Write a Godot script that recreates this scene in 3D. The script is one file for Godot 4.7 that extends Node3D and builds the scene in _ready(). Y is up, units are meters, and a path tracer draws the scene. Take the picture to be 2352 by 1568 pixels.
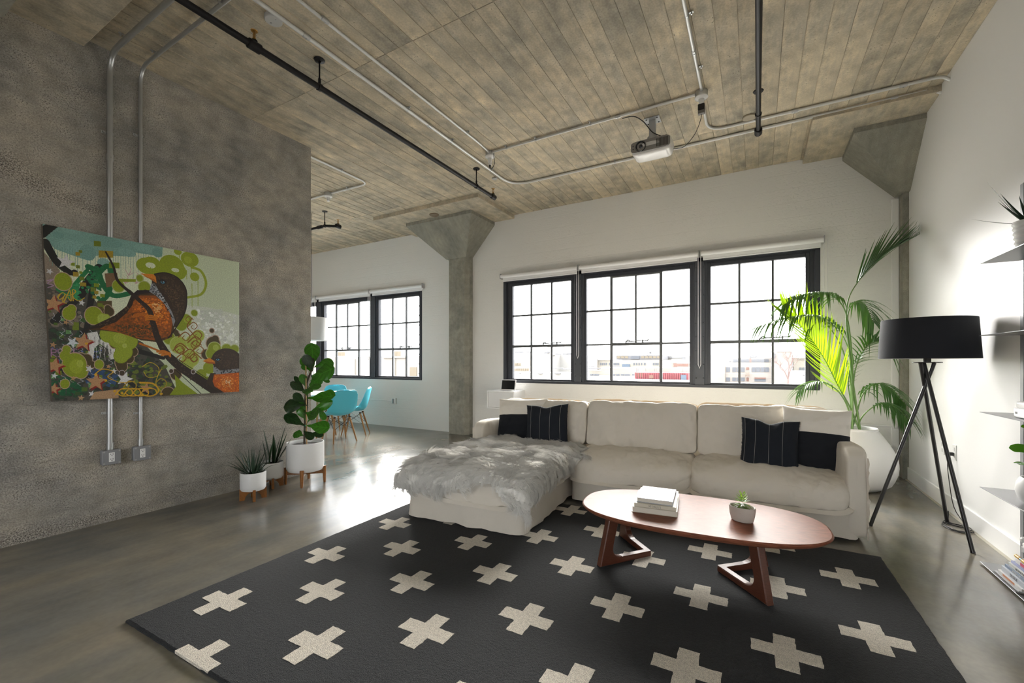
extends Node3D

func _ready() -> void:
	# camera: level, eye at 1.25 m, lens shifted
	var cam := Camera3D.new()
	cam.name = "camera"
	add_child(cam)
	cam.position = V(0, 1.25, 0)
	cam.rotation.y = deg_to_rad(29.552)
	cam.projection = Camera3D.PROJECTION_FRUSTUM
	cam.near = 0.05
	cam.far = 600.0
	cam.size = 0.05 * 1568.0 / 992.327
	cam.frustum_offset = Vector2(0, cam.size * (833.606 - 784.0) / 1568.0)
	cam.current = true
	# overcast sky
	var we := WorldEnvironment.new()
	we.name = "world_environment"
	var env := Environment.new()
	var sky := Sky.new()
	var sm := ProceduralSkyMaterial.new()
	sm.sky_top_color = Color(0.965, 0.98, 1.0)
	sm.sky_horizon_color = Color(1.0, 1.0, 1.0)
	sm.ground_horizon_color = Color(0.62, 0.61, 0.60)
	sm.ground_bottom_color = Color(0.55, 0.54, 0.53)
	sm.sky_energy_multiplier = SKY
	sm.ground_energy_multiplier = SKY
	sky.sky_material = sm
	env.background_mode = Environment.BG_SKY
	env.sky = sky
	env.tonemap_mode = Environment.TONE_MAPPER_LINEAR
	env.tonemap_exposure = 1.15
	env.sdfgi_enabled = true
	env.ssao_enabled = true
	env.ssil_enabled = true
	we.environment = env
	add_child(we)
	# sun behind thin cloud, beyond the window wall: a broad soft source
	var sun := DirectionalLight3D.new()
	sun.name = "hazy_sun"
	add_child(sun)
	sun.position = V(-6, 8, -14)
	sun.look_at(sun.position + V(0.30, -0.48, 0.82), Vector3.UP)
	sun.light_color = Color(1.0, 0.985, 0.96)
	sun.light_energy = 12.0
	sun.light_angular_distance = 55.0
	sun.shadow_enabled = true
	sun.sky_mode = DirectionalLight3D.SKY_MODE_LIGHT_ONLY
	make_materials()
	build_room()
	build_windows()
	build_sofa()
	build_cushions()
	build_throw()
	build_rug()
	build_table()
	build_table_things()
	build_lamp()
	build_palm()
	build_floor_plants()
	build_pipes()
	build_projector()
	build_painting()
	build_dining()
	build_shelf()
	build_outside()

const SKY := 2.35

# ------------------------------------------------------------------ mesh builder
class MB:
	var v := PackedVector3Array()
	var n := PackedVector3Array()
	var t := PackedVector2Array()

	func tri(a: Vector3, b: Vector3, c: Vector3, ua := Vector2.ZERO, ub := Vector2.ZERO, uc := Vector2.ZERO) -> void:
		var m := -(b - a).cross(c - a)
		if m.length_squared() < 1e-20:
			return
		m = m.normalized()
		v.append(a); v.append(b); v.append(c)
		n.append(m); n.append(m); n.append(m)
		t.append(ua); t.append(ub); t.append(uc)

	func stri(a: Vector3, b: Vector3, c: Vector3, na: Vector3, nb: Vector3, nc: Vector3, ua := Vector2.ZERO, ub := Vector2.ZERO, uc := Vector2.ZERO) -> void:
		var m := -(b - a).cross(c - a)
		if m.length_squared() < 1e-22:
			return
		if m.dot(na + nb + nc) < 0.0:
			v.append(a); v.append(c); v.append(b)
			n.append(na); n.append(nc); n.append(nb)
			t.append(ua); t.append(uc); t.append(ub)
		else:
			v.append(a); v.append(b); v.append(c)
			n.append(na); n.append(nb); n.append(nc)
			t.append(ua); t.append(ub); t.append(uc)

	# flat quad a b c d in order round the edge, facing away from the point «inside»
	func quad(a: Vector3, b: Vector3, c: Vector3, d: Vector3, inside: Vector3, ua := Vector2(0, 1), ub := Vector2(1, 1), uc := Vector2(1, 0), ud := Vector2(0, 0)) -> void:
		var m := -(b - a).cross(c - a)
		if m.dot((a + b + c + d) * 0.25 - inside) >= 0.0:
			tri(a, b, c, ua, ub, uc); tri(a, c, d, ua, uc, ud)
		else:
			tri(a, c, b, ua, uc, ub); tri(a, d, c, ua, ud, uc)

	func box(lo: Vector3, hi: Vector3, bev := 0.0, xf := Transform3D()) -> void:
		var c := (lo + hi) * 0.5
		var h := (hi - lo) * 0.5
		var b := minf(bev, minf(h.x, minf(h.y, h.z)) * 0.95)
		var mid := xf * c
		for ax in 3:
			var ay := (ax + 1) % 3
			var az := (ax + 2) % 3
			for s in [-1.0, 1.0]:
				var q: Array[Vector3] = []
				for k in [[-1, -1], [1, -1], [1, 1], [-1, 1]]:
					var p := Vector3.ZERO
					p[ax] = s * h[ax]
					p[ay] = k[0] * (h[ay] - b)
					p[az] = k[1] * (h[az] - b)
					q.append(xf * (c + p))
				quad(q[0], q[1], q[2], q[3], mid)
		if b <= 0.0:
			return
		for ax in 3:
			var ay := (ax + 1) % 3
			var az := (ax + 2) % 3
			for sy in [-1.0, 1.0]:
				for sz in [-1.0, 1.0]:
					var q: Array[Vector3] = []
					for k in [[-1, 0], [1, 0], [1, 1], [-1, 1]]:
						var p := Vector3.ZERO
						p[ax] = k[0] * (h[ax] - b)
						p[ay] = sy * (h[ay] - (b if k[1] == 0 else 0.0))
						p[az] = sz * (h[az] - (0.0 if k[1] == 0 else b))
						q.append(xf * (c + p))
					quad(q[0], q[1], q[2], q[3], mid)
		for sx in [-1.0, 1.0]:
			for sy in [-1.0, 1.0]:
				for sz in [-1.0, 1.0]:
					var s := Vector3(sx, sy, sz)
					var p := s * h
					var a := xf * (c + p - Vector3(0, s.y * b, s.z * b))
					var d := xf * (c + p - Vector3(s.x * b, 0, s.z * b))
					var e := xf * (c + p - Vector3(s.x * b, s.y * b, 0))
					if (-(d - a).cross(e - a)).dot(a - mid) < 0.0:
						tri(a, e, d)
					else:
						tri(a, d, e)

	# box between two points with a width and a height; «up» orients the height
	func bar(a: Vector3, b: Vector3, w: float, hgt: float, up := Vector3.UP, bev := 0.0) -> void:
		var z := (b - a)
		var l := z.length()
		z /= l
		var x := up.cross(z)
		if x.length() < 1e-4:
			x = Vector3.RIGHT.cross(z)
		x = x.normalized()
		var y := z.cross(x)
		box(Vector3(-w / 2, -hgt / 2, 0), Vector3(w / 2, hgt / 2, l), bev, Transform3D(Basis(x, y, z), a))

	func tube(p: Array, r, sides := 10, caps := true) -> void:
		var k := p.size()
		var rings := []
		var dirs := []
		var up := Vector3.UP
		for i in k:
			var d: Vector3 = (p[mini(i + 1, k - 1)] - p[maxi(i - 1, 0)]).normalized()
			if i == 0:
				if absf(d.dot(up)) > 0.9:
					up = Vector3.RIGHT
				up = (up - d * up.dot(d)).normalized()
			else:
				up = (up - d * up.dot(d)).normalized()
			var s := d.cross(up)
			var ring := PackedVector3Array()
			for j in sides:
				var a := TAU * j / sides
				ring.append(up * cos(a) + s * sin(a))
			rings.append(ring)
			dirs.append(d)
		var run := 0.0
		for i in k - 1:
			var r0: float = r[i] if r is Array else r
			var r1: float = r[i + 1] if r is Array else r
			var l: float = p[i].distance_to(p[i + 1])
			for j in sides:
				var j2 := (j + 1) % sides
				var a0: Vector3 = rings[i][j]
				var a1: Vector3 = rings[i][j2]
				var b0: Vector3 = rings[i + 1][j]
				var b1: Vector3 = rings[i + 1][j2]
				var u0 := float(j) / sides
				var u1 := float(j + 1) / sides
				stri(p[i] + a0 * r0, p[i + 1] + b0 * r1, p[i + 1] + b1 * r1, a0, b0, b1, Vector2(u0, run), Vector2(u0, run + l), Vector2(u1, run + l))
				stri(p[i] + a0 * r0, p[i + 1] + b1 * r1, p[i] + a1 * r0, a0, b1, a1, Vector2(u0, run), Vector2(u1, run + l), Vector2(u1, run))
			run += l
		if caps:
			for e in [0, k - 1]:
				var rr: float = r[e] if r is Array else r
				if rr < 1e-5:
					continue
				var m: Vector3 = -dirs[e] if e == 0 else dirs[e]
				for j in sides:
					stri(p[e], p[e] + rings[e][j] * rr, p[e] + rings[e][(j + 1) % sides] * rr, m, m, m)

	# profile of (radius, height); hard[i] edges are split where the profile turns by more than 40 degrees
	func lathe(pr: Array, segs := 32, xf := Transform3D(), sx := 1.0, sz := 1.0) -> void:
		var k := pr.size()
		var fn := []
		for i in k - 1:
			var d: Vector2 = pr[i + 1] - pr[i]
			fn.append(Vector2(d.y, -d.x).normalized())
		var run := 0.0
		for i in k - 1:
			var na: Vector2 = fn[i]
			var nb: Vector2 = fn[i]
			if i > 0 and fn[i - 1].dot(fn[i]) > 0.76:
				na = (fn[i - 1] + fn[i]).normalized()
			if i < k - 2 and fn[i + 1].dot(fn[i]) > 0.76:
				nb = (fn[i + 1] + fn[i]).normalized()
			var l: float = pr[i].distance_to(pr[i + 1])
			for j in segs:
				var c0 := Vector2(cos(TAU * j / segs), sin(TAU * j / segs))
				var c1 := Vector2(cos(TAU * (j + 1) / segs), sin(TAU * (j + 1) / segs))
				var q := []
				var m := []
				for w in [[c0, i, na], [c1, i, na], [c1, i + 1, nb], [c0, i + 1, nb]]:
					var pp: Vector2 = pr[w[1]]
					q.append(xf * Vector3(w[0].x * pp.x * sx, pp.y, w[0].y * pp.x * sz))
					m.append((xf.basis * Vector3(w[0].x * w[2].x / sx, w[2].y, w[0].y * w[2].x / sz)).normalized())
				var u0 := float(j) / segs
				var u1 := float(j + 1) / segs
				stri(q[0], q[1], q[2], m[0], m[1], m[2], Vector2(u0, run), Vector2(u1, run), Vector2(u1, run + l))
				stri(q[0], q[2], q[3], m[0], m[2], m[3], Vector2(u0, run), Vector2(u1, run + l), Vector2(u0, run + l))
			run += l

	# polygon in x,y pulled along z from z0 to z1, with a chamfer
	func prism(poly: PackedVector2Array, z0: float, z1: float, xf := Transform3D(), bev := 0.0, smooth := false) -> void:
		var p := poly
		if Geometry2D.is_polygon_clockwise(p):
			p.reverse()
		var idx := Geometry2D.triangulate_polygon(p)
		var inner := p
		if bev > 0.0:
			var off := Geometry2D.offset_polygon(p, -bev, Geometry2D.JOIN_MITER)
			if off.size() == 1 and off[0].size() == p.size():
				inner = PackedVector2Array()
				for q in p:
					var best: Vector2 = off[0][0]
					for o in off[0]:
						if o.distance_to(q) < best.distance_to(q):
							best = o
					inner.append(best)
			else:
				bev = 0.0
		for s in [0, 1]:
			var z: float = z0 if s == 0 else z1
			var m := (xf.basis * Vector3(0, 0, -1 if s == 0 else 1)).normalized()
			for i in range(0, idx.size(), 3):
				var q := []
				for k in 3:
					var w: Vector2 = inner[idx[i + k]]
					q.append(w)
				stri(xf * Vector3(q[0].x, q[0].y, z), xf * Vector3(q[1].x, q[1].y, z), xf * Vector3(q[2].x, q[2].y, z), m, m, m, q[0], q[1], q[2])
		var k2 := p.size()
		var en := []
		for i in k2:
			var d: Vector2 = p[(i + 1) % k2] - p[i]
			en.append(Vector2(d.y, -d.x).normalized())
		for i in k2:
			var j := (i + 1) % k2
			var e: Vector2 = en[i]
			var ea := e
			var eb := e
			if smooth:
				var pa: Vector2 = en[(i + k2 - 1) % k2]
				var pb: Vector2 = en[j]
				if pa.dot(e) > 0.8:
					ea = (pa + e).normalized()
				if pb.dot(e) > 0.8:
					eb = (pb + e).normalized()
			var ma := (xf.basis * Vector3(ea.x, ea.y, 0)).normalized()
			var mb := (xf.basis * Vector3(eb.x, eb.y, 0)).normalized()
			var a := xf * Vector3(p[i].x, p[i].y, z0 + bev)
			var b := xf * Vector3(p[j].x, p[j].y, z0 + bev)
			var c := xf * Vector3(p[j].x, p[j].y, z1 - bev)
			var d2 := xf * Vector3(p[i].x, p[i].y, z1 - bev)
			stri(a, b, c, ma, mb, mb); stri(a, c, d2, ma, mb, ma)
			if bev > 0.0:
				for s in [0, 1]:
					var zz: float = z0 if s == 0 else z1
					var ze: float = z0 + bev if s == 0 else z1 - bev
					var zn := xf.basis * Vector3(0, 0, -0.7 if s == 0 else 0.7)
					var na := (ma * 0.7 + zn).normalized()
					var nb := (mb * 0.7 + zn).normalized()
					var f0 := xf * Vector3(p[i].x, p[i].y, ze)
					var f1 := xf * Vector3(p[j].x, p[j].y, ze)
					var g1 := xf * Vector3(inner[j].x, inner[j].y, zz)
					var g0 := xf * Vector3(inner[i].x, inner[i].y, zz)
					stri(f0, f1, g1, na, nb, nb); stri(f0, g1, g0, na, nb, na)

	# smooth grid of points [nu+1][nv+1] given as one array, u-major
	func grid(p: PackedVector3Array, nu: int, nv: int, wrap_u := false, us := 1.0, vs := 1.0, flip := false) -> void:
		var m := PackedVector3Array()
		m.resize(p.size())
		var w := nv + 1
		for i in nu + 1:
			for j in nv + 1:
				var i0 := i - 1
				var i1 := i + 1
				if wrap_u:
					if i0 < 0: i0 = nu - 1
					if i1 > nu: i1 = 1
				else:
					i0 = maxi(i0, 0); i1 = mini(i1, nu)
				var du := p[i1 * w + j] - p[i0 * w + j]
				var dv := p[i * w + mini(j + 1, nv)] - p[i * w + maxi(j - 1, 0)]
				var q := -du.cross(dv)
				m[i * w + j] = (-q if flip else q).normalized()
		for i in nu:
			for j in nv:
				var a := i * w + j
				var b := (i + 1) * w + j
				var ua := Vector2(us * i / nu, vs * j / nv)
				var uc := Vector2(us * (i + 1) / nu, vs * (j + 1) / nv)
				stri(p[a], p[b], p[b + 1], m[a], m[b], m[b + 1], ua, Vector2(uc.x, ua.y), uc)
				stri(p[a], p[b + 1], p[a + 1], m[a], m[b + 1], m[a + 1], ua, uc, Vector2(ua.x, uc.y))

	func mesh() -> ArrayMesh:
		var a := []
		a.resize(Mesh.ARRAY_MAX)
		a[Mesh.ARRAY_VERTEX] = v
		a[Mesh.ARRAY_NORMAL] = n
		a[Mesh.ARRAY_TEX_UV] = t
		var m := ArrayMesh.new()
		m.add_surface_from_arrays(Mesh.PRIMITIVE_TRIANGLES, a)
		return m


var M := {}
var rng := RandomNumberGenerator.new()

func V(x: float, y: float, z: float) -> Vector3:
	return Vector3(x, y, z)

func lin(r: float, g: float, b: float) -> Color:   # linear base colour
	return Color(r, g, b).linear_to_srgb()

func mat(called: String, c: Color, rough := 0.6, metal := 0.0) -> StandardMaterial3D:
	var m := StandardMaterial3D.new()
	m.resource_name = called
	m.albedo_color = c
	m.roughness = rough
	m.metallic = metal
	M[called] = m
	return m

func noise(sd: int, freq: float, octaves := 4, kind := FastNoiseLite.TYPE_SIMPLEX_SMOOTH) -> FastNoiseLite:
	var f := FastNoiseLite.new()
	f.seed = sd
	f.frequency = freq
	f.noise_type = kind
	f.fractal_octaves = octaves
	return f

func bytes_of(f: FastNoiseLite, w: int, h: int, seamless := true) -> PackedByteArray:
	var im: Image = f.get_seamless_image(w, h) if seamless else f.get_image(w, h)
	im.convert(Image.FORMAT_L8)
	return im.get_data()

func grey_tex(f: FastNoiseLite, w: int, h: int, lo: float, hi: float) -> ImageTexture:
	var b := bytes_of(f, w, h)
	for i in b.size():
		b[i] = int(clampf(lerpf(lo, hi, b[i] / 255.0), 0, 1) * 255.0)
	return ImageTexture.create_from_image(Image.create_from_data(w, h, false, Image.FORMAT_L8, b))

func tri_map(m: StandardMaterial3D, s: Vector3, world := true) -> void:
	m.uv1_triplanar = true
	m.uv1_world_triplanar = world
	m.uv1_scale = s
	m.uv1_triplanar_sharpness = 4.0

func bump(m: StandardMaterial3D, tex: Texture2D, cm: float) -> void:
	m.heightmap_enabled = true
	m.heightmap_texture = tex
	m.heightmap_scale = cm

# ------------------------------------------------------------------ objects
func part(called: String, b, m: Material, parent: Node3D, label := "") -> MeshInstance3D:
	var o := MeshInstance3D.new()
	o.name = called
	o.mesh = b.mesh() if b is MB else b
	o.material_override = m
	if label != "":
		o.set_meta("label", label)
	parent.add_child(o, true)
	return o

var taken := {}
func numbered(called: String) -> String:
	taken[called] = taken.get(called, -1) + 1
	return called if taken[called] == 0 else "%s_%03d" % [called, taken[called]]

func thing(called: String, label: String, category: String, at := Vector3.ZERO, turn := 0.0, group := "") -> Node3D:
	var o := Node3D.new()
	o.name = numbered(called)
	o.position = at
	o.rotation.y = turn
	add_child(o)
	tag(o, label, category, group)
	return o

func tag(o: Node3D, label: String, category: String, group := "") -> void:
	o.set_meta("label", label)
	o.set_meta("category", category)
	if group != "":
		o.set_meta("group", group)

func struct(called: String, label: String, category := "") -> Node3D:
	var o := Node3D.new()
	o.name = called
	add_child(o)
	o.set_meta("kind", "structure")
	o.set_meta("label", label)
	o.set_meta("category", category if category else called.split("_")[0])
	return o

func dup(src: Node3D, label: String, at: Vector3, turn := 0.0) -> Node3D:
	var o: Node3D = src.duplicate()
	o.name = numbered(String(src.name).rstrip("_0123456789"))
	add_child(o)
	o.position = at
	o.rotation.y = turn
	o.set_meta("label", label)
	return o

# a path with its corners rounded
func fillet(p: Array, r: float, steps := 6) -> Array:
	var o := [p[0]]
	for i in range(1, p.size() - 1):
		var a: Vector3 = (p[i - 1] - p[i])
		var c: Vector3 = (p[i + 1] - p[i])
		var d := minf(r, minf(a.length(), c.length()) * 0.49)
		var q0: Vector3 = p[i] + a.normalized() * d
		var q1: Vector3 = p[i] + c.normalized() * d
		for k in steps + 1:
			var t := float(k) / steps
			o.append(q0.lerp(p[i], t).lerp(p[i].lerp(q1, t), t))
	o.append(p[-1])
	return o

func smoothpath(p: Array, steps := 6) -> Array:   # Catmull-Rom through the points
	var o := []
	for i in p.size() - 1:
		var a = p[maxi(i - 1, 0)]
		var d = p[mini(i + 2, p.size() - 1)]
		for k in steps:
			o.append(p[i].cubic_interpolate(p[i + 1], a, d, float(k) / steps))
	o.append(p[-1])
	return o

# ------------------------------------------------------------------ materials
const CEIL := 3.71
const ZW := -6.27      # inner face of the window wall
const XR := 1.42       # face of the right wall
const XL := -4.44      # face of the concrete wall

func concrete(w: int, h: int, sd: int, o: Dictionary, seamless := true) -> Array:
	# grey levels and relief of cast concrete: clouds, grain, pits, streaks; «o.rough» is a list of [x, y, radius x, radius y, strength, tilt] in 0..1
	var big := bytes_of(noise(sd, o.get("f_big", 3.0) / w, 4), w, h, seamless)
	var mid := bytes_of(noise(sd + 1, o.get("f_mid", 14.0) / w, 4), w, h, seamless)
	var fine := bytes_of(noise(sd + 2, o.get("f_fine", 90.0) / w, 3), w, h, seamless)
	var pit := bytes_of(noise(sd + 3, o.get("f_pit", 60.0) / w, 2, FastNoiseLite.TYPE_SIMPLEX), w, h, seamless)
	var st: Vector2 = o.get("stretch", Vector2(1, 1))
	var sw := int(w / st.x)
	var sh := int(h / st.y)
	var sim: Image = noise(sd + 4, o.get("f_str", 20.0) / sw, 4).get_seamless_image(sw, sh)
	sim.convert(Image.FORMAT_L8)
	sim.resize(w, h, Image.INTERPOLATE_BILINEAR)
	var strk := sim.get_data()
	var extra := PackedFloat32Array()
	extra.resize(w * h)
	for r in o.get("rough", []):
		var x0 := maxi(0, int((r[0] - r[2] * 1.6) * w))
		var x1 := mini(w, int((r[0] + r[2] * 1.6) * w))
		var y0 := maxi(0, int((r[1] - r[3] * 1.6 - absf(r[5]) * r[2] * 1.6) * h))
		var y1 := mini(h, int((r[1] + r[3] * 1.6 + absf(r[5]) * r[2] * 1.6) * h))
		for y in range(y0, y1):
			for x in range(x0, x1):
				var dx: float = (float(x) / w - r[0]) / r[2]
				var dy: float = (float(y) / h - r[1] - r[5] * (float(x) / w - r[0])) / r[3]
				var e: float = exp(-(dx * dx + dy * dy) * 1.6) * r[4]
				extra[y * w + x] = maxf(extra[y * w + x], e)
	var base: float = o.get("base", 0.5)
	var cb: float = o.get("big", 0.2) / 255.0
	var cm: float = o.get("mid", 0.15) / 255.0
	var cf: float = o.get("fine", 0.1) / 255.0
	var cs: float = o.get("str", 0.1) / 255.0
	var thr: float = o.get("pit_at", 205.0)
	var cp: float = o.get("pit", 0.5)
	var warm: float = o.get("warm", 0.0) / 255.0
	var lines: Array = o.get("lines", [])
	var rgb := PackedByteArray(); rgb.resize(w * h * 3)
	var hgt := PackedFloat32Array(); hgt.resize(w * h)
	for y in h:
		var ln := 0.0
		for q in lines:
			var dd: float = absf(float(y) / h - q[0]) * h
			if dd < q[2]:
				ln += q[1] * (1.0 - dd / q[2])
		for x in w:
			var i := y * w + x
			var e := extra[i]
			var v := base + cb * (big[i] - 128) + cm * (mid[i] - 128) + cf * (fine[i] - 128) * (1.0 + 3.0 * e) + cs * (strk[i] - 128)
			if ln != 0.0:
				v -= ln * clampf((mid[i] - 90) / 80.0, 0, 1)
			var k := 0.5 + cf * 0.6 * (fine[i] - 128) + cm * 0.4 * (mid[i] - 128) - ln * 0.6
			var over := pit[i] + 0.25 * (mid[i] - 128) - (thr - e * 50.0)
			if over > 0.0:
				var d := minf(over / 18.0, 1.0)
				v *= 1.0 - cp * d
				k -= 0.45 * d
			if e > 0.02:
				k += e * (fine[i] - 128) / 150.0
			var ww := warm * (big[i] - 128) + warm * 0.6 * (strk[i] - 128)
			var j := i * 3
			rgb[j] = int(clampf(v * (1.0 + ww), 0, 1) * 255)
			rgb[j + 1] = int(clampf(v, 0, 1) * 255)
			rgb[j + 2] = int(clampf(v * (1.0 - ww * 1.6), 0, 1) * 255)
			hgt[i] = clampf(k, 0, 1)
	return [ImageTexture.create_from_image(Image.create_from_data(w, h, false, Image.FORMAT_RGB8, rgb)), ImageTexture.create_from_image(Image.create_from_data(w, h, false, Image.FORMAT_RF, hgt.to_byte_array()))]

var ceil_mats: Array[StandardMaterial3D] = []

func make_materials() -> void:
	# cast ceiling: streaks run with the boards (along z)
	var c := concrete(1024, 1024, 11, {"base": 0.82, "big": 0.15, "mid": 0.18, "fine": 0.12, "str": 0.10, "f_str": 30.0, "stretch": Vector2(1, 6), "pit_at": 234.0, "pit": 0.30, "warm": 0.035, "f_pit": 60.0, "f_mid": 10.0})
	for k in 6:
		var m := mat("cast_ceiling_%d" % k, Color(0.89, 0.84, 0.74) * [1.0, 0.98, 1.02, 0.985, 1.03, 0.965][k], 0.85)
		m.albedo_texture = c[0]
		bump(m, c[1], 0.35)
		tri_map(m, V(0.55, 0.55, 0.5), false)
		m.uv1_offset = V(0.37 * k, 0.2 * k, 0.61 * k)
		ceil_mats.append(m)
	var cc := mat("cast_column", Color(0.71, 0.70, 0.65), 0.85)
	var c2 := concrete(1024, 1024, 31, {"base": 0.80, "big": 0.16, "mid": 0.14, "fine": 0.10, "str": 0.08, "f_str": 20.0, "stretch": Vector2(1, 8), "pit_at": 222.0, "pit": 0.45, "warm": 0.02, "f_pit": 110.0})
	cc.albedo_texture = c2[0]
	bump(cc, c2[1], 0.4)
	tri_map(cc, V(0.8, 0.8, 0.8))
	var cw := mat("cast_wall_rest", Color(0.58, 0.55, 0.49), 0.85)
	cw.albedo_texture = c2[0]
	bump(cw, c2[1], 0.4)
	tri_map(cw, V(0.6, 0.6, 0.6))
	# the concrete wall in view, 2.77 m by 3.71 m; x of the picture runs from the corner (z -3.165) to the viewer
	var f := func(z): return (z + 3.165) / 2.765
	var g := func(y): return 1.0 - y / 3.71
	var rough := [
		[f.call(-0.85), g.call(2.60), 0.05, 0.028, 0.9, 0.0], [f.call(-1.0), g.call(2.53), 0.05, 0.022, 0.8, 0.0], [f.call(-1.15), g.call(2.47), 0.06, 0.016, 0.7, 0.0], [f.call(-1.3), g.call(2.43), 0.05, 0.012, 0.6, 0.0],
		[f.call(-2.3), g.call(1.5), 0.10, 0.05, 0.30, 0.0], [f.call(-2.72), g.call(1.14), 0.09, 0.05, 0.55, 0.0], [f.call(-2.5), g.call(1.1), 0.14, 0.03, 0.35, 0.0], [f.call(-3.02), g.call(2.1), 0.06, 0.08, 0.35, 0.0], [f.call(-2.7), g.call(2.2), 0.14, 0.10, 0.20, 0.0],
		[f.call(-2.9), g.call(0.9), 0.14, 0.10, 0.3, 0.0], [f.call(-2.6), g.call(0.75), 0.2, 0.10, 0.22, 0.0], [f.call(-2.1), g.call(0.62), 0.3, 0.10, 0.18, 0.0], [f.call(-1.0), g.call(0.5), 0.4, 0.08, 0.16, 0.0],
		[f.call(-2.2), g.call(0.16), 0.10, 0.02, 0.5, 0.0], [f.call(-1.9), g.call(0.10), 0.10, 0.02, 0.45, 0.0], [f.call(-1.3), g.call(0.05), 0.12, 0.014, 0.7, 0.0], [f.call(-0.95), g.call(0.04), 0.12, 0.02, 0.8, 0.0], [f.call(-1.05), g.call(0.4), 0.04, 0.008, 0.6, 0.0],
		[f.call(-1.25), g.call(3.3), 0.06, 0.02, 0.3, 0.0], [f.call(-2.4), g.call(2.95), 0.12, 0.02, 0.22, 0.0], [f.call(-1.9), g.call(2.6), 0.08, 0.06, 0.16, 0.0],
	]
	var lines := [[g.call(0.955), 0.10, 3.0], [g.call(0.545), 0.09, 4.0], [g.call(0.36), 0.06, 3.0], [g.call(0.17), 0.08, 5.0], [g.call(1.42), 0.05, 3.0], [g.call(2.36), 0.03, 3.0], [g.call(1.15), 0.03, 2.0]]
	var cl := concrete(1104, 1480, 51, {"base": 0.80, "big": 0.18, "mid": 0.20, "fine": 0.26, "str": 0.07, "f_str": 10.0, "stretch": Vector2(3, 1), "pit_at": 219.0, "pit": 0.5, "warm": 0.03, "f_pit": 260.0, "f_fine": 230.0, "rough": rough, "lines": lines}, false)
	var wl := mat("cast_wall", Color(0.76, 0.735, 0.69), 0.9)
	wl.albedo_texture = cl[0]
	bump(wl, cl[1], 0.8)
	# polished floor
	var cf := concrete(1024, 1024, 71, {"base": 0.80, "big": 0.12, "mid": 0.08, "fine": 0.05, "str": 0.12, "f_str": 16.0, "stretch": Vector2(1, 5), "pit_at": 400.0, "pit": 0.2, "warm": 0.06, "f_big": 4.0, "f_mid": 9.0})
	var fl := mat("polished_floor", Color(0.56, 0.54, 0.495), 0.27)
	fl.albedo_texture = cf[0]
	tri_map(fl, V(0.3, 0.3, 0.3))
	fl.roughness = 1.0
	fl.roughness_texture = grey_tex(noise(73, 7.0 / 512, 5), 512, 512, 0.15, 0.23)
	# white painted board-marked wall
	var im: Image = noise(91, 12.0 / 64, 4).get_seamless_image(64, 512)
	im.convert(Image.FORMAT_L8)
	im.resize(1024, 512, Image.INTERPOLATE_CUBIC)
	var gr := bytes_of(noise(92, 70.0 / 1024, 3), 1024, 512)
	var pt := bytes_of(noise(93, 60.0 / 1024, 1, FastNoiseLite.TYPE_SIMPLEX), 1024, 512)
	var wb := im.get_data()
	for y in 512:
		var bl := fmod(y, 73.0)
		var line := 60 if bl < 3 else (25 if bl < 5 else 0)
		for x in 1024:
			var i := y * 1024 + x
			var k := 128 + int((wb[i] - 128) * 0.14) + int((gr[i] - 128) * 0.22) - line
			if pt[i] > 222:
				k -= 60
			wb[i] = clampi(k, 0, 255)
	var wt := ImageTexture.create_from_image(Image.create_from_data(1024, 512, false, Image.FORMAT_L8, wb))
	var ww := mat("white_board_wall", lin(0.74, 0.735, 0.71), 0.55)
	tri_map(ww, V(0.4, 0.8, 0.4))
	bump(ww, wt, 0.35)
	mat("white_plaster", lin(0.82, 0.82, 0.81), 0.45)
	mat("white_trim", lin(0.80, 0.80, 0.79), 0.4)
	mat("steel_frame", lin(0.028, 0.032, 0.042), 0.5, 0.0)
	mat("steel_bar", lin(0.09, 0.095, 0.10), 0.5, 0.0)
	var gl := mat("window_glass", Color(1, 1, 1, 0.03), 0.02)
	gl.transparency = BaseMaterial3D.TRANSPARENCY_ALPHA
	mat("galvanised", lin(0.52, 0.53, 0.53), 0.38, 0.85)
	mat("emt_paint", lin(0.66, 0.66, 0.64), 0.34, 0.35)
	mat("black_iron", lin(0.012, 0.011, 0.012), 0.40, 0.0).metallic_specular = 0.35
	mat("blind_white", lin(0.78, 0.78, 0.78), 0.5)
	mat("porcelain", lin(0.82, 0.82, 0.81), 0.2)
	mat("brass", lin(0.45, 0.26, 0.08), 0.35, 0.9)
	mat("black_plastic", lin(0.012, 0.012, 0.013), 0.35)

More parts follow.
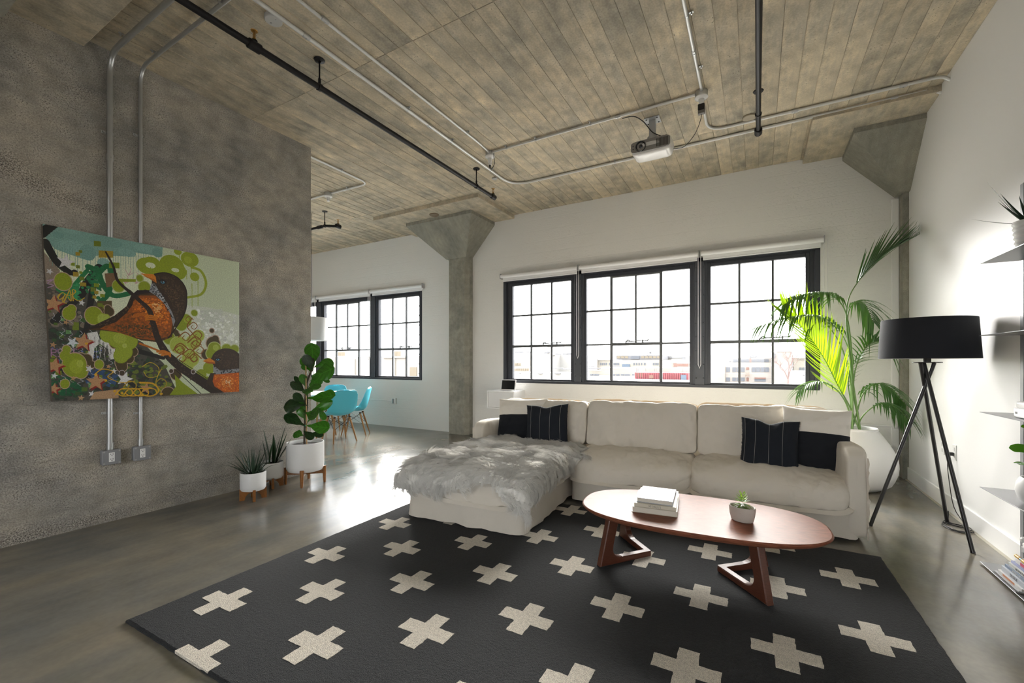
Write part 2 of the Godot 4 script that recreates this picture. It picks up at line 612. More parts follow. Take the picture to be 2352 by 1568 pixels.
# ------------------------------------------------------------------ the shell of the loft
func build_room() -> void:
	var b := MB.new()
	var o := struct("floor", "polished grey concrete floor reflecting the windows")
	b.box(V(-11.2, -0.3, -6.5), V(1.72, 0.0, 3.3))
	part("slab", b, M.polished_floor, o)
	b = MB.new()
	b.box(V(1.385, 0.0, -6.12), V(XR, 0.004, 3.0))
	part("edge_strip", b, mat("pale_cement", lin(0.45, 0.42, 0.35), 0.5), o, "paler cement strip along the right wall")
	# ceiling: cast against boards
	o = struct("ceiling", "board-marked raw concrete ceiling")
	b = MB.new()
	b.box(V(-11.2, CEIL + 0.013, -6.5), V(1.72, 4.0, 3.3))
	part("slab", b, M.cast_column, o)
	rng.seed = 7
	var cuts := [-6.27, -5.05, -2.497, -0.3, 3.0]
	var lens := {}
	var x := -10.9
	var i := 0
	while x < XR:
		var w := 0.1445 + rng.randf_range(-0.006, 0.006)
		var xe := minf(x + w, XR)
		for k in 4:
			if x < -6.2 and k > 1:
				continue
			var z0: float = cuts[k]
			var z1: float = cuts[k + 1]
			var m := MB.new()
			var dy := rng.randf_range(0.0, 0.0025)
			m.box(V(0.0008, -0.014 - dy, 0.0008), V(xe - x - 0.0008, 0.0, z1 - z0 - 0.0008), 0.0022)
			# the thin fin left where two boards met
			if rng.randf() < 0.75:
				m.box(V(-0.0015, -0.0175 - rng.randf() * 0.003, 0.0), V(0.0015, 0.0, (z1 - z0) * rng.randf_range(0.5, 1.0)))
			var p := part("board_mark", m, ceil_mats[rng.randi() % 6], o)
			p.position = V(x, CEIL + 0.0155, z0)
		x = xe
		i += 1
	# drop panels and column capitals, cast in one with the columns
	for q in [["trim_1", -4.575, -6.27, "middle concrete column with a flared capital, between the two window bays"], ["trim_2", 1.545, -6.27, "concrete column with a flared capital in the right-hand corner"], ["trim_3", -4.575, -0.17, "flared concrete capital above the near end of the concrete wall"]]:
		o = struct(q[0], q[3], "column")
		var cx: float = q[1]
		var cz: float = q[2]
		var xr := minf(cx + 1.065, XR + 0.02)
		b = MB.new()
		var zb := cz + 1.08
		var za: float = -6.29 if cz < -5 else cz - 1.08
		b.box(V(cx - 1.065, 3.652, za), V(xr, CEIL + 0.01, zb), 0.004)
		part("drop_panel", b, ceil_mats[3], o)
		b = MB.new()
		var h0 := 0.68
		var h1 := 0.215
		var z2: float = cz - 0.68 if cz > -5 else -6.29
		var z3: float = cz - 0.215 if cz > -5 else -6.29
		var top := 3.60
		var bot := 3.085
		var zf0 := cz + 0.70
		var zf1 := cz + 0.185
		b.box(V(cx - h0, top, z2), V(minf(cx + h0, XR + 0.02), 3.66, zf0), 0.004)
		var rx := minf(cx + h0, XR + 0.02)
		var rx1 := minf(cx + h1, XR + 0.02)
		var a := [V(cx - h0, top, z2), V(rx, top, z2), V(rx, top, zf0), V(cx - h0, top, zf0)]
		var d := [V(cx - h1, bot, z3), V(rx1, bot, z3), V(rx1, bot, zf1), V(cx - h1, bot, zf1)]
		var mid := V(cx, 3.5, cz + 0.1)
		for k in 4:
			b.quad(a[k], a[(k + 1) % 4], d[(k + 1) % 4], d[k], mid)
		b.quad(d[0], d[1], d[2], d[3], V(cx, 3.5, cz))
		part("capital", b, M.cast_column, o)
		b = MB.new()
		var fp := PackedVector2Array([Vector2(cx - 0.17, -cz + 0.02), Vector2(cx - 0.17, -(cz + 0.165)), Vector2(cx + 0.165, -(cz + 0.165)), Vector2(minf(cx + 0.225, 1.8), -(cz + 0.10)), Vector2(minf(cx + 0.225, 1.8), -cz + 0.02)])
		if cz > -5:
			fp = PackedVector2Array([Vector2(cx - 0.13, -cz + 0.17), Vector2(cx - 0.13, -cz - 0.17), Vector2(cx + 0.12, -cz - 0.17), Vector2(cx + 0.12, -cz + 0.17)])
		elif cx > 0:
			fp = PackedVector2Array([Vector2(1.366, 6.29), Vector2(1.366, 6.135), Vector2(1.70, 6.135), Vector2(1.70, 6.29)])
		b.prism(fp, 0.0, 3.10, Transform3D(Basis(V(1, 0, 0), V(0, 0, -1), V(0, 1, 0)), Vector3.ZERO), 0.006)
		part("shaft", b, M.cast_column, o)
	# window wall with two openings
	o = struct("wall_back", "white painted board-marked concrete wall with the two steel window bays")
	b = MB.new()
	for r in [[-11.2, 0.0, 1.72, 0.945], [-11.2, 2.655, 1.72, CEIL + 0.1], [-11.2, 0.945, -10.02, 2.655], [-5.515, 0.945, -3.715, 2.655], [0.65, 0.945, 1.72, 2.655]]:
		b.box(V(r[0], r[1], ZW - 0.22), V(r[2], r[3], ZW))
	part("masonry", b, M.white_board_wall, o)
	b = MB.new()
	b.box(V(-4.835, 0.0, ZW - 0.01), V(-4.745, 3.13, -6.21), 0.008)
	part("channel", b, M.white_trim, o, "white vertical channel left of the middle column")
	b = MB.new()
	b.box(V(1.30, 0.0, ZW - 0.01), V(1.366, 3.07, -6.25), 0.006)
	part("channel", b, M.white_trim, o, "white vertical ridge beside the corner column")
	# right wall and its baseboard
	o = struct("wall_right", "smooth white plaster wall on the right")
	b = MB.new()
	b.box(V(XR, 0.0, -6.137), V(1.72, CEIL + 0.1, 3.3))
	part("plaster", b, M.white_plaster, o)
	o = struct("baseboard_right", "white baseboard along the right wall")
	b = MB.new()
	b.box(V(XR - 0.014, 0.0, -6.137), V(XR + 0.002, 0.135, 3.0), 0.004)
	part("board", b, M.white_trim, o)
	# concrete wall on the left
	o = struct("wall_left", "rough pitted concrete wall that carries the painting")
	b = MB.new()
	b.quad(V(XL, 0, -3.165), V(XL, 0, -0.40), V(XL, CEIL, -0.40), V(XL, CEIL, -3.165), V(-5, 1.8, -2), Vector2(0, 1), Vector2(1, 1), Vector2(1, 0), Vector2(0, 0))
	part("cast_face", b, M.cast_wall, o)
	b = MB.new()
	b.box(V(-4.70, 0.0, -3.164), V(XL - 0.003, CEIL + 0.1, 3.3))
	b.box(V(-4.6, 0.0, -0.40), V(XL, CEIL + 0.05, 3.3))
	part("core", b, M.cast_wall_rest, o)
	# the parts of the shell behind the viewer
	o = struct("wall_front", "white wall behind the viewer")
	b = MB.new()
	for r in [[-11.2, 0.0, 1.72, 0.9], [-11.2, 2.7, 1.72, CEIL + 0.1], [-11.2, 0.9, -2.6, 2.7], [0.2, 0.9, 1.72, 2.7]]:
		b.box(V(r[0], r[1], 3.0), V(r[2], r[3], 3.3))
	part("plaster", b, M.white_plaster, o)
	b = MB.new()
	b.quad(V(-2.6, 0.9, 3.2), V(0.2, 0.9, 3.2), V(0.2, 2.7, 3.2), V(-2.6, 2.7, 3.2), V(0, 1, 9))
	part("pane", b, M.window_glass, o)
	o = struct("wall_far_left", "white wall at the far end of the dining area")
	b = MB.new()
	b.box(V(-11.2, 0.0, -6.5), V(-10.9, CEIL + 0.1, 3.3))
	b.box(V(-10.95, 0.0, -1.0), V(-4.69, CEIL + 0.1, -0.85))
	part("plaster", b, M.white_plaster, o)

# ------------------------------------------------------------------ steel windows
func build_windows() -> void:
	# glass areas: [left, right, upright bars, is it the wide one with a pivoting middle]
	var wins := [
		[-3.562, -2.520, [-3.222, -2.856], false, "left three-column steel window of the bay behind the sofa"],
		[-2.266, -0.797, [-1.885, -1.526, -1.176], true, "wide middle steel window of the bay behind the sofa"],
		[-0.536, 0.510, [-0.198, 0.172], false, "right steel window of the bay behind the sofa, partly behind the palm"],
		[-6.692, -5.612, [-6.322, -5.961], false, "right steel window of the dining bay"],
		[-8.382, -6.950, [-8.004, -7.648, -7.295], true, "wide steel window in the middle of the dining bay"],
		[-9.86, -8.66, [-9.46, -9.06], false, "steel window of the dining bay mostly hidden by the concrete wall"],
	]
	var n := 1
	for w in wins:
		var o := struct("window_%d" % n, w[4], "window")
		n += 1
		var x0: float = w[0]
		var x1: float = w[1]
		var y0 := 0.992
		var y1 := 2.537
		var ya := 1.528
		var yb := 2.038
		var zs := -6.335
		var fr := MB.new()
		for r in [[x0 - 0.045, y0 - 0.05, x0, y1 + 0.05], [x1, y0 - 0.05, x1 + 0.045, y1 + 0.05], [x0, y1, x1, y1 + 0.05], [x0, y0 - 0.05, x1, y0]]:
			fr.box(V(r[0], r[1], zs - 0.03), V(r[2], r[3], zs + 0.035), 0.004)
		part("frame", fr, M.steel_frame, o)
		var cols: Array = [x0] + w[2] + [x1]
		var wide: bool = w[3]
		for k in w[2].size():
			var mb := MB.new()
			var t := 0.0135
			var lo := y0
			if wide and k != 1:
				t = 0.019
			if wide and k == 1:
				lo = ya
			mb.box(V(w[2][k] - t, lo, zs - 0.018), V(w[2][k] + t, y1, zs + 0.018), 0.003)
			part("muntin", mb, M.steel_bar, o)
		var mh := MB.new()
		mh.box(V(x0, yb - 0.0135, zs - 0.018), V(x1, yb + 0.0135, zs + 0.018), 0.003)
		part("muntin", mh, M.steel_bar, o)
		mh = MB.new()
		if wide:
			mh.box(V(x0, ya - 0.012, zs - 0.016), V(x1, ya + 0.012, zs + 0.016), 0.003)
			mh.box(V(cols[1] - 0.012, ya - 0.02, zs - 0.024), V(cols[3] + 0.012, ya + 0.02, zs + 0.026), 0.004)
			mh.box(V(cols[1] - 0.012, y1 - 0.022, zs - 0.024), V(cols[3] + 0.012, y1 + 0.002, zs + 0.026), 0.004)
		else:
			mh.box(V(x0 - 0.02, ya - 0.02, zs - 0.02), V(x1 + 0.02, ya + 0.02, zs + 0.028), 0.004)
		part("rail", mh, M.steel_bar, o)
		# panes
		var ys := [[y0, ya], [ya, yb], [yb, y1]]
		for r in 3:
			for k in cols.size() - 1:
				if wide and r == 0 and k == 2:
					continue
				var xe: float = cols[k + 2] if wide and r == 0 and k == 1 else cols[k + 1]
				var pb := MB.new()
				pb.quad(V(cols[k], ys[r][0], zs), V(xe, ys[r][0], zs), V(xe, ys[r][1], zs), V(cols[k], ys[r][1], zs), V(0, 0, -9))
				part("pane", pb, M.window_glass, o)
		# stay arm that latches the pivoting sash
		var hx: float = (cols[1] + cols[2]) * 0.5 + 0.18 if not wide else cols[2] + 0.0
		var la := MB.new()
		la.tube([V(hx - 0.13, ya + 0.035, zs + 0.05), V(hx + 0.17, ya + 0.045, zs + 0.06)], 0.007, 6)
		la.tube([V(hx - 0.14, ya + 0.02, zs + 0.02), V(hx - 0.13, ya + 0.035, zs + 0.055), V(hx - 0.10, ya + 0.06, zs + 0.06), V(hx - 0.07, ya + 0.035, zs + 0.055)], 0.010, 6)
		la.box(V(hx + 0.10, ya + 0.01, zs + 0.02), V(hx + 0.115, ya + 0.06, zs + 0.065), 0.002)
		la.tube([V(hx + 0.17, ya + 0.04, zs + 0.06), V(hx + 0.19, ya + 0.06, zs + 0.06)], 0.010, 6)
		part("stay_arm", la, M.steel_bar, o)
	# riveted plates and posts round the sashes
	var g := 1
	for bay in [[-3.715, 0.65, -3.562, -2.520, -2.266, -0.797, -0.536, 0.510], [-9.98, -5.515, -9.86, -8.66, -8.382, -6.950, -6.692, -5.612]]:
		var o := struct("trim_%d" % (3 + g), ["riveted dark steel surround of the window bay behind the sofa", "riveted dark steel surround of the dining window bay"][g - 1], "trim")
		g += 1
		var z0 := -6.42
		var zf := -6.272
		for r in [[bay[0], 0.945, bay[2] - 0.04, 2.655], [bay[7] + 0.04, 0.945, bay[1], 2.655], [bay[2] - 0.04, 2.58, bay[7] + 0.04, 2.655], [bay[2] - 0.04, 0.945, bay[7] + 0.04, 0.955]]:
			var b := MB.new()
			b.box(V(r[0], r[1], z0), V(r[2], r[3], -6.305), 0.003)
			part("plate", b, M.steel_frame, o)
		for r in [[bay[0] - 0.004, bay[0] + 0.05], [bay[1] - 0.05, bay[1] + 0.004]]:
			var b := MB.new()
			b.box(V(r[0], 0.94, -6.305), V(r[1], 2.66, -6.262), 0.003)
			part("angle", b, M.steel_frame, o)
		var b2 := MB.new()
		b2.box(V(bay[0], 2.605, -6.305), V(bay[1], 2.66, -6.262), 0.003)
		part("angle", b2, M.steel_frame, o)
		b2 = MB.new()
		b2.box(V(bay[0], 0.925, -6.33), V(bay[1], 0.962, -6.258), 0.004)
		part("sill", b2, M.steel_frame, o)
		for r in [[bay[3] + 0.04, bay[4] - 0.04], [bay[5] + 0.04, bay[6] - 0.04]]:
			var b := MB.new()
			b.box(V(r[0], 0.945, z0), V(r[1], 2.655, -6.30), 0.003)
			b.box(V(r[0] + 0.03, 0.945, -6.30), V(r[1] - 0.03, 2.655, -6.262), 0.004)
			part("post", b, mat_post(), o)
		var rv := MB.new()
		for xx in [bay[0] + 0.10, bay[1] - 0.10, bay[3] + 0.085, bay[4] - 0.085, bay[5] + 0.085, bay[6] - 0.085]:
			var zz: float = -6.262 if xx > bay[3] and xx < bay[6] else -6.305
			for k in 9:
				rv.lathe([Vector2(0.010, 0.0), Vector2(0.008, 0.005), Vector2(0.0, 0.007)], 8, Transform3D(Basis(V(1, 0, 0), V(0, 0, 1), V(0, -1, 0)), V(xx, 1.05 + k * 0.185, zz)))
		for k in 12:
			rv.lathe([Vector2(0.010, 0.0), Vector2(0.008, 0.005), Vector2(0.0, 0.007)], 8, Transform3D(Basis(V(1, 0, 0), V(0, 0, 1), V(0, -1, 0)), V(lerpf(bay[0] + 0.2, bay[1] - 0.2, k / 11.0), 2.59, -6.305)))
		part("rivets", rv, M.steel_frame, o).set_meta("kind", "stuff")
	# roller blinds rolled up above each window
	var spans := [[-3.742, -2.365], [-2.355, -0.665], [-0.655, 0.690], [-6.84, -5.44], [-8.52, -6.85], [-9.98, -8.53]]
	var names := ["left roller blind of the bay behind the sofa, rolled up", "middle and longest roller blind behind the sofa, rolled up", "right roller blind behind the sofa, above the palm, rolled up", "rolled-up roller blind above the right dining window", "rolled-up roller blind above the wide dining window", "roller blind of the dining bay mostly hidden by the concrete wall"]
	for k in 6:
		var o := thing("roller_blind", names[k], "blind", V(spans[k][0], 2.70, -6.215), 0.0, "rolled-up white roller blinds above the windows")
		var l: float = spans[k][1] - spans[k][0]
		var b := MB.new()
		b.tube([V(0.01, 0, 0), V(l - 0.01, 0, 0)], 0.032, 20)
		part("roll", b, M.blind_white, o)
		b = MB.new()
		b.box(V(0.03, -0.075, -0.034), V(l - 0.03, -0.018, -0.028), 0.001)
		b.box(V(0.03, -0.085, -0.04), V(l - 0.03, -0.065, -0.024), 0.004)
		part("hem_bar", b, M.blind_white, o)
		for e in [0.004, l - 0.004]:
			b = MB.new()
			b.box(V(e - 0.004, -0.042, -0.05), V(e + 0.004, 0.042, 0.036), 0.002)
			part("bracket", b, mat("bracket_grey", lin(0.45, 0.45, 0.46), 0.4), o)
		b = MB.new()
		var cl := 1.52 if k == 1 else 1.38
		var cx := l + 0.005 if k != 3 else 0.03
		for e in [-0.016, 0.016]:
			b.tube([V(cx + e, -0.0, 0.038), V(cx + e, -cl + absf(e) * 3, 0.038)], 0.0035, 5)
		b.tube([V(cx - 0.016, -cl + 0.05, 0.038), V(cx, -cl, 0.038), V(cx + 0.016, -cl + 0.05, 0.038)], 0.0035, 5)
		part("pull_chain", b, M.blind_white, o)

func mat_post() -> StandardMaterial3D:
	return M.get("steel_post") if M.has("steel_post") else mat("steel_post", lin(0.050, 0.056, 0.068), 0.5)

# ------------------------------------------------------------------ soft things
# puffy box: superquadric with bulging faces and wrinkles; calls[0..2] = half sizes
func soft_box(half: Vector3, puff: Vector3, pw: float, sub: int, sd: int, wr: float, freq := 5.0, squash := Vector3(1, 1, 1), warp: Variant = null) -> MB:
	var nz := noise(sd, freq, 3)
	var pos := func(c: Vector3) -> Vector3:
		var r := pow(pow(absf(c.x), pw) + pow(absf(c.y), pw) + pow(absf(c.z), pw), -1.0 / pw)
		var q := c * r
		var s := q * half
		var a := Vector3(1 - q.x * q.x, 1 - q.y * q.y, 1 - q.z * q.z)
		s.x += puff.x * q.x * a.y * a.z
		s.y += puff.y * q.y * a.x * a.z
		s.z += puff.z * q.z * a.x * a.y
		var nn := (q / half).normalized()
		var w := nz.get_noise_3dv(s * squash)
		s += nn * w * wr
		return warp.call(s, q) if warp != null else s
	var b := MB.new()
	for ax in 3:
		var ay := (ax + 1) % 3
		var az := (ax + 2) % 3
		for sg in [-1.0, 1.0]:
			var p := PackedVector3Array()
			var m := PackedVector3Array()
			for i in sub + 1:
				for j in sub + 1:
					var u := sin((2.0 * i / sub - 1.0) * PI / 2.0 * 0.9) / sin(PI / 2.0 * 0.9)
					var v := sin((2.0 * j / sub - 1.0) * PI / 2.0 * 0.9) / sin(PI / 2.0 * 0.9)
					var c := Vector3.ZERO
					c[ax] = sg
					c[ay] = u
					c[az] = v
					var e := 0.02
					var cu := c
					cu[ay] += e
					var cv := c
					cv[az] += e
					var p0: Vector3 = pos.call(c)
					var n: Vector3 = (pos.call(cu) - p0).cross(pos.call(cv) - p0).normalized() * sg
					p.append(p0)
					m.append(n)
			var w := sub + 1
			for i in sub:
				for j in sub:
					var a := i * w + j
					var d := a + w
					b.stri(p[a], p[d], p[d + 1], m[a], m[d], m[d + 1])
					b.stri(p[a], p[d + 1], p[a + 1], m[a], m[d + 1], m[a + 1])
	return b

# slipcover skirt: a rounded rectangle pulled up from the floor, hanging in soft folds
func skirt(x0: float, x1: float, z0: float, z1: float, y0: float, y1: float, rad: float, sd: int, fold := 0.012, top := true) -> MB:
	var nz := noise(sd, 2.6, 3)
	var outl := []
	var per := 150
	var cx := (x0 + x1) / 2
	var cz := (z0 + z1) / 2
	for i in per:
		var a := TAU * i / per
		# walk evenly round the rounded rectangle
		var l := 2 * (x1 - x0) + 2 * (z1 - z0)
		var s := l * i / per
		var p := Vector2.ZERO
		if s < x1 - x0: p = Vector2(x0 + s, z1)
		elif s < x1 - x0 + z1 - z0: p = Vector2(x1, z1 - (s - (x1 - x0)))
		elif s < 2 * (x1 - x0) + z1 - z0: p = Vector2(x1 - (s - (x1 - x0) - (z1 - z0)), z0)
		else: p = Vector2(x0, z0 + (s - 2 * (x1 - x0) - (z1 - z0)))
		var q := Vector2(clampf(p.x, x0 + rad, x1 - rad), clampf(p.y, z0 + rad, z1 - rad))
		var d := p - q
		if d.length() > 1e-5:
			p = q + d.normalized() * minf(rad, d.length())
		outl.append([p, (p - Vector2(clampf(p.x, x0 + rad, x1 - rad), clampf(p.y, z0 + rad, z1 - rad))).normalized()])
	var rows := 14
	var g := PackedVector3Array()
	for i in per + 1:
		var o = outl[i % per]
		for j in rows + 1:
			var f := float(j) / rows
			var dn := 1.0 - f
			var w := nz.get_noise_3d(o[0].x * 2.2, f * 0.25, o[0].y * 2.2) * fold * (0.35 + 1.1 * dn) + 0.010 * dn
			var yy := lerpf(y0 + 0.010 + 0.012 * nz.get_noise_2d(o[0].x * 1.3 + 9, o[0].y * 1.3), y1, f)
			var pin := 0.0
			if j == rows: pin = 0.012
			g.append(V(o[0].x + o[1].x * (w - pin), yy, o[0].y + o[1].y * (w - pin)))
	var b := MB.new()
	b.grid(g, per, rows, true)
	# stitched hem near the floor
	if top:
		var w := rows + 1
		for i in per:
			b.tri(V(cx, y1, cz), g[i * w + rows], g[((i + 1) % (per + 1)) * w + rows])
	return b

func piping(p: Array, r: float, sd: int, amp := 0.004) -> MB:
	var nz := noise(sd, 7.0, 2)
	var q := []
	for a in p:
		q.append(a + V(nz.get_noise_3dv(a), nz.get_noise_3dv(a + V(3, 0, 0)), nz.get_noise_3dv(a + V(0, 5, 0))) * amp)
	var b := MB.new()
	b.tube(q, r, 6)
	return b

func loop_rect(hx: float, hz: float, y: float, rad: float, n := 60) -> Array:
	var o := []
	for i in n + 1:
		var a := TAU * i / n
		var c := cos(a)
		var s := sin(a)
		var pw := 7.0
		var r := pow(pow(absf(c), pw) + pow(absf(s), pw), -1.0 / pw)
		o.append(V(c * r * hx, y, s * r * hz))
	return o

# thin raw-edged flange that stands off the seam of a cushion, along a path
func flange(p: Array, out: Array, h: float, sd: int) -> MB:
	var nz := noise(sd, 1.6, 2)
	var b := MB.new()
	var g := PackedVector3Array()
	for i in p.size():
		var w := nz.get_noise_1d(i * 0.16)
		var side: Vector3 = (p[mini(i + 1, p.size() - 1)] - p[maxi(i - 1, 0)]).normalized().cross(out[i]).normalized()
		for j in 3:
			g.append(p[i] + out[i] * h * (j / 2.0) * (1.0 + 0.35 * w) + side * w * 0.010 * j)
	b.grid(g, p.size() - 1, 2)
	var k := PackedVector3Array()
	for q in g:
		k.append(q + V(0, 0, 0.002))
	b.grid(k, p.size() - 1, 2, false, 1.0, 1.0, true)
	return b

var SOFA: Node3D

func build_sofa() -> void:
	var weave := noise(301, 0.22, 2)
	var ln := mat("linen", lin(0.72, 0.665, 0.575), 0.85)
	var wim := bytes_of(noise(302, 0.05, 3), 256, 256)
	var fim := bytes_of(noise(303, 0.30, 2), 256, 256)
	for i in wim.size():
		var th := 16 * ((i % 4) / 2) + 16 * (((i / 256) % 4) / 2)
		wim[i] = clampi(90 + th + (wim[i] - 128) / 4 + (fim[i] - 128) / 3, 0, 255)
	bump(ln, ImageTexture.create_from_image(Image.create_from_data(256, 256, false, Image.FORMAT_L8, wim)), 0.12)
	tri_map(ln, V(3.2, 3.2, 3.2), false)
	ln.rim_enabled = true
	ln.rim = 0.25
	var fl := mat("linen_flange", lin(0.66, 0.58, 0.46), 0.85)
	fl.backlight_enabled = true
	fl.backlight = Color(0.5, 0.43, 0.32)
	# local axes: x along the sofa, -z towards the window wall; the chaise runs forward at the left end
	SOFA = thing("sectional_sofa", "cream linen slipcovered sectional sofa with a chaise at its left end", "sofa", V(-2.50, 0, -2.63), deg_to_rad(3.5))
	part("skirt", skirt(0.02, 1.055, -1.93, 0.0, 0.015, 0.275, 0.09, 311, 0.014), ln, SOFA, "loose skirt of the chaise")
	part("skirt", skirt(1.10, 3.17, -1.93, -0.965, 0.015, 0.275, 0.05, 312, 0.012), ln, SOFA, "skirt of the long side")
	# arms and back rest
	part("arm", _arm(-0.015, 0.115, -1.95, -1.09, 0.63, 315), ln, SOFA)
	part("arm", _arm(3.105, 3.235, -1.95, -0.955, 0.645, 316), ln, SOFA)
	var bk := soft_box(V(1.62, 0.29, 0.085), V(0, 0.01, 0.01), 12.0, 26, 317, 0.012)
	var o := part("back_frame", bk, ln, SOFA)
	o.position = V(1.61, 0.345, -1.865)
	# seat cushions
	var seats := [[0.0, 1.10, -1.66, 0.045, 0.335, 0.085], [1.085, 2.105, -1.62, -0.905, 0.340, 0.088], [2.10, 3.135, -1.62, -0.885, 0.340, 0.090]]
	for k in 3:
		var s = seats[k]
		var hx: float = (s[1] - s[0]) / 2
		var hz: float = (s[3] - s[2]) / 2
		var droop := func(p: Vector3, q: Vector3) -> Vector3:
			# the front edge rolls down over the frame
			var f := clampf((p.z - hz + 0.30) / 0.30, 0.0, 1.0)
			return p + V(0, -0.045 * f * f, f * (0.030 * (1.0 - q.y) * 0.5 - 0.035 * (1.0 + q.y) * 0.5))
		var cb := soft_box(V(hx, s[5], hz), V(0.012, 0.032, 0.015), 8.0, 60, 320 + k, 0.024, 6.0, V(1.0, 1.0, 0.5), droop)
		var c := part("seat_cushion", cb, ln, SOFA)
		c.position = V((s[0] + s[1]) / 2, s[4], (s[2] + s[3]) / 2)
		# seam with its flange round the lower edge
		var lp := loop_rect(hx + 0.004, hz + 0.006, 0.0, 0.1, 90)
		var path := []
		var outs := []
		for p in lp:
			var f := clampf((p.z - hz + 0.30) / 0.30, 0.0, 1.0)
			path.append(V(p.x, -s[5] * 0.72 - 0.045 * f * f, p.z + f * 0.024) * V(0.988, 1, 0.988))
			outs.append((V(p.x / hx, 0, p.z / hz).normalized() * 0.7 + V(0, -0.7, 0)).normalized())
		part("seam", flange(path, outs, 0.034, 330 + k), ln, c)
	# back cushions with standing flanges
	var backs := [[0.14, 1.085, 0.845], [1.085, 2.125, 0.865], [2.12, 3.12, 0.872]]
	for k in 3:
		var s = backs[k]
		var hx: float = (s[1] - s[0]) / 2 - 0.006
		var hy: float = (s[2] - 0.40) / 2
		var sag := func(p: Vector3, q: Vector3) -> Vector3:
			var t := (p.y / hy + 1.0) * 0.5
			return p + V(0, 0, -0.03 * t * t) - V(0, 0.012 * cos(p.x / hx * 1.4) * clampf(t, 0, 1) - 0.006, 0)
		var cb := soft_box(V(hx, hy, 0.105), V(0.004, 0.010, 0.050), 13.0, 60, 340 + k, 0.026, 4.5, V(1.0, 0.7, 1.0), sag)
		var c := part("back_cushion", cb, ln, SOFA)
		c.position = V((s[0] + s[1]) / 2, 0.40 + hy, -1.585)
		c.rotation.x = -0.16
		var path := []
		var outs := []
		for i in 61:
			var a := -0.35 + (PI + 0.7) * i / 60.0
			var cc := cos(a)
			var ss := sin(a)
			var r := pow(pow(absf(cc), 9.0) + pow(absf(ss), 9.0), -1.0 / 9.0)
			path.append(V(cc * r * (hx - 0.004), ss * r * (hy + 0.002) - 0.010 * cos(cc * r * 1.4), -0.03))
			outs.append(V(cc, ss, 0).normalized() if absf(cc) * hy < absf(ss) * hx * 3.0 else V(signf(cc), 0, 0))
		part("flange", flange(path, outs, 0.030, 350 + k), fl, c, "raw-edged linen flange glowing in the backlight")

func _arm(x0: float, x1: float, z0: float, z1: float, top: float, sd: int) -> MB:
	var h := V((x1 - x0) / 2, (top - 0.015) / 2, (z1 - z0) / 2)
	var c := V((x0 + x1) / 2, 0.015 + h.y, (z0 + z1) / 2)
	var wrap := func(p: Vector3, q: Vector3) -> Vector3:
		return p + c + V(0, 0.012 * sin(q.z * 3.0) * clampf(q.y, 0, 1), 0.0)
	var b := soft_box(h, V(0.012, 0.0, 0.008), 9.0, 30, sd, 0.012, 4.0, V(1, 0.5, 1), wrap)
	# flange down the front edge
	for e in [1.0 if x0 > 1.0 else -1.0]:
		var path := []
		var outs := []
		for i in 30:
			var t := i / 29.0
			path.append(V(c.x + e * (h.x - 0.010), lerpf(0.03, top - 0.05, t), z1 - 0.016))
			outs.append(V(e * 0.5, 0, 0.85).normalized())
		var f := flange(path, outs, 0.014, sd + 40 + int(e))
		b.v.append_array(f.v); b.n.append_array(f.n); b.t.append_array(f.t)
	return b

# scatter cushion lying in the x,y plane, base at y = 0; rows v0..v1 only, so that two fabrics can share one shape
func cushion_point(u: float, v: float, side: float, w: float, h: float, t: float, nz: FastNoiseLite, chop: float) -> Vector3:
	var x := w / 2 * u * (1.0 - 0.055 * (1 - v * v))
	var y := h / 2 * v * (1.0 - 0.055 * (1 - u * u))
	var z := t / 2 * pow(maxf((1 - u * u) * (1 - v * v), 0.0), 0.42)
	var up := clampf((v + 0.2) / 1.2, 0, 1)
	var d := chop * exp(-pow(u / 0.30, 2.0)) * up * up
	y -= d
	z *= 1.0 - 1.6 * d / maxf(h, 0.01) * 2.0
	var e := maxf(absf(u), absf(v))
	z += nz.get_noise_3d(x * 3.0, y * 3.0, side) * 0.016 * (0.35 + e) * (1.0 - pow(e, 8.0))
	return V(x, y + h / 2, z * side)

func cushion_face(w: float, h: float, t: float, v0: float, v1: float, sd: int, chop := 0.0) -> MB:
	var nz := noise(sd, 3.0, 3)
	var b := MB.new()
	var nu := 44
	var nv := maxi(8, int(44 * (v1 - v0) / 2))
	for side in [-1.0, 1.0]:
		var g := PackedVector3Array()
		for i in nu + 1:
			for j in nv + 1:
				g.append(cushion_point(sin((2.0 * i / nu - 1) * PI / 2), lerpf(v0, v1, j / float(nv)) if v1 - v0 < 1.9 else sin((2.0 * j / nv - 1) * PI / 2), side, w, h, t, nz, chop))
		b.grid(g, nu, nv, false, 1, 1, side > 0)
	return b

func stitch_line(u: float, w: float, h: float, t: float, sd: int, chop: float) -> MB:
	var nz := noise(sd, 3.0, 3)
	var b := MB.new()
	var g := PackedVector3Array()
	for i in 41:
		var v := sin((2.0 * i / 40 - 1) * 1.53)
		for du in [-0.0045, 0.0045]:
			g.append(cushion_point(u + du, v, 1.0, w, h, t, nz, chop) + V(0, 0, 0.0016))
	b.grid(g, 40, 1)
	return b

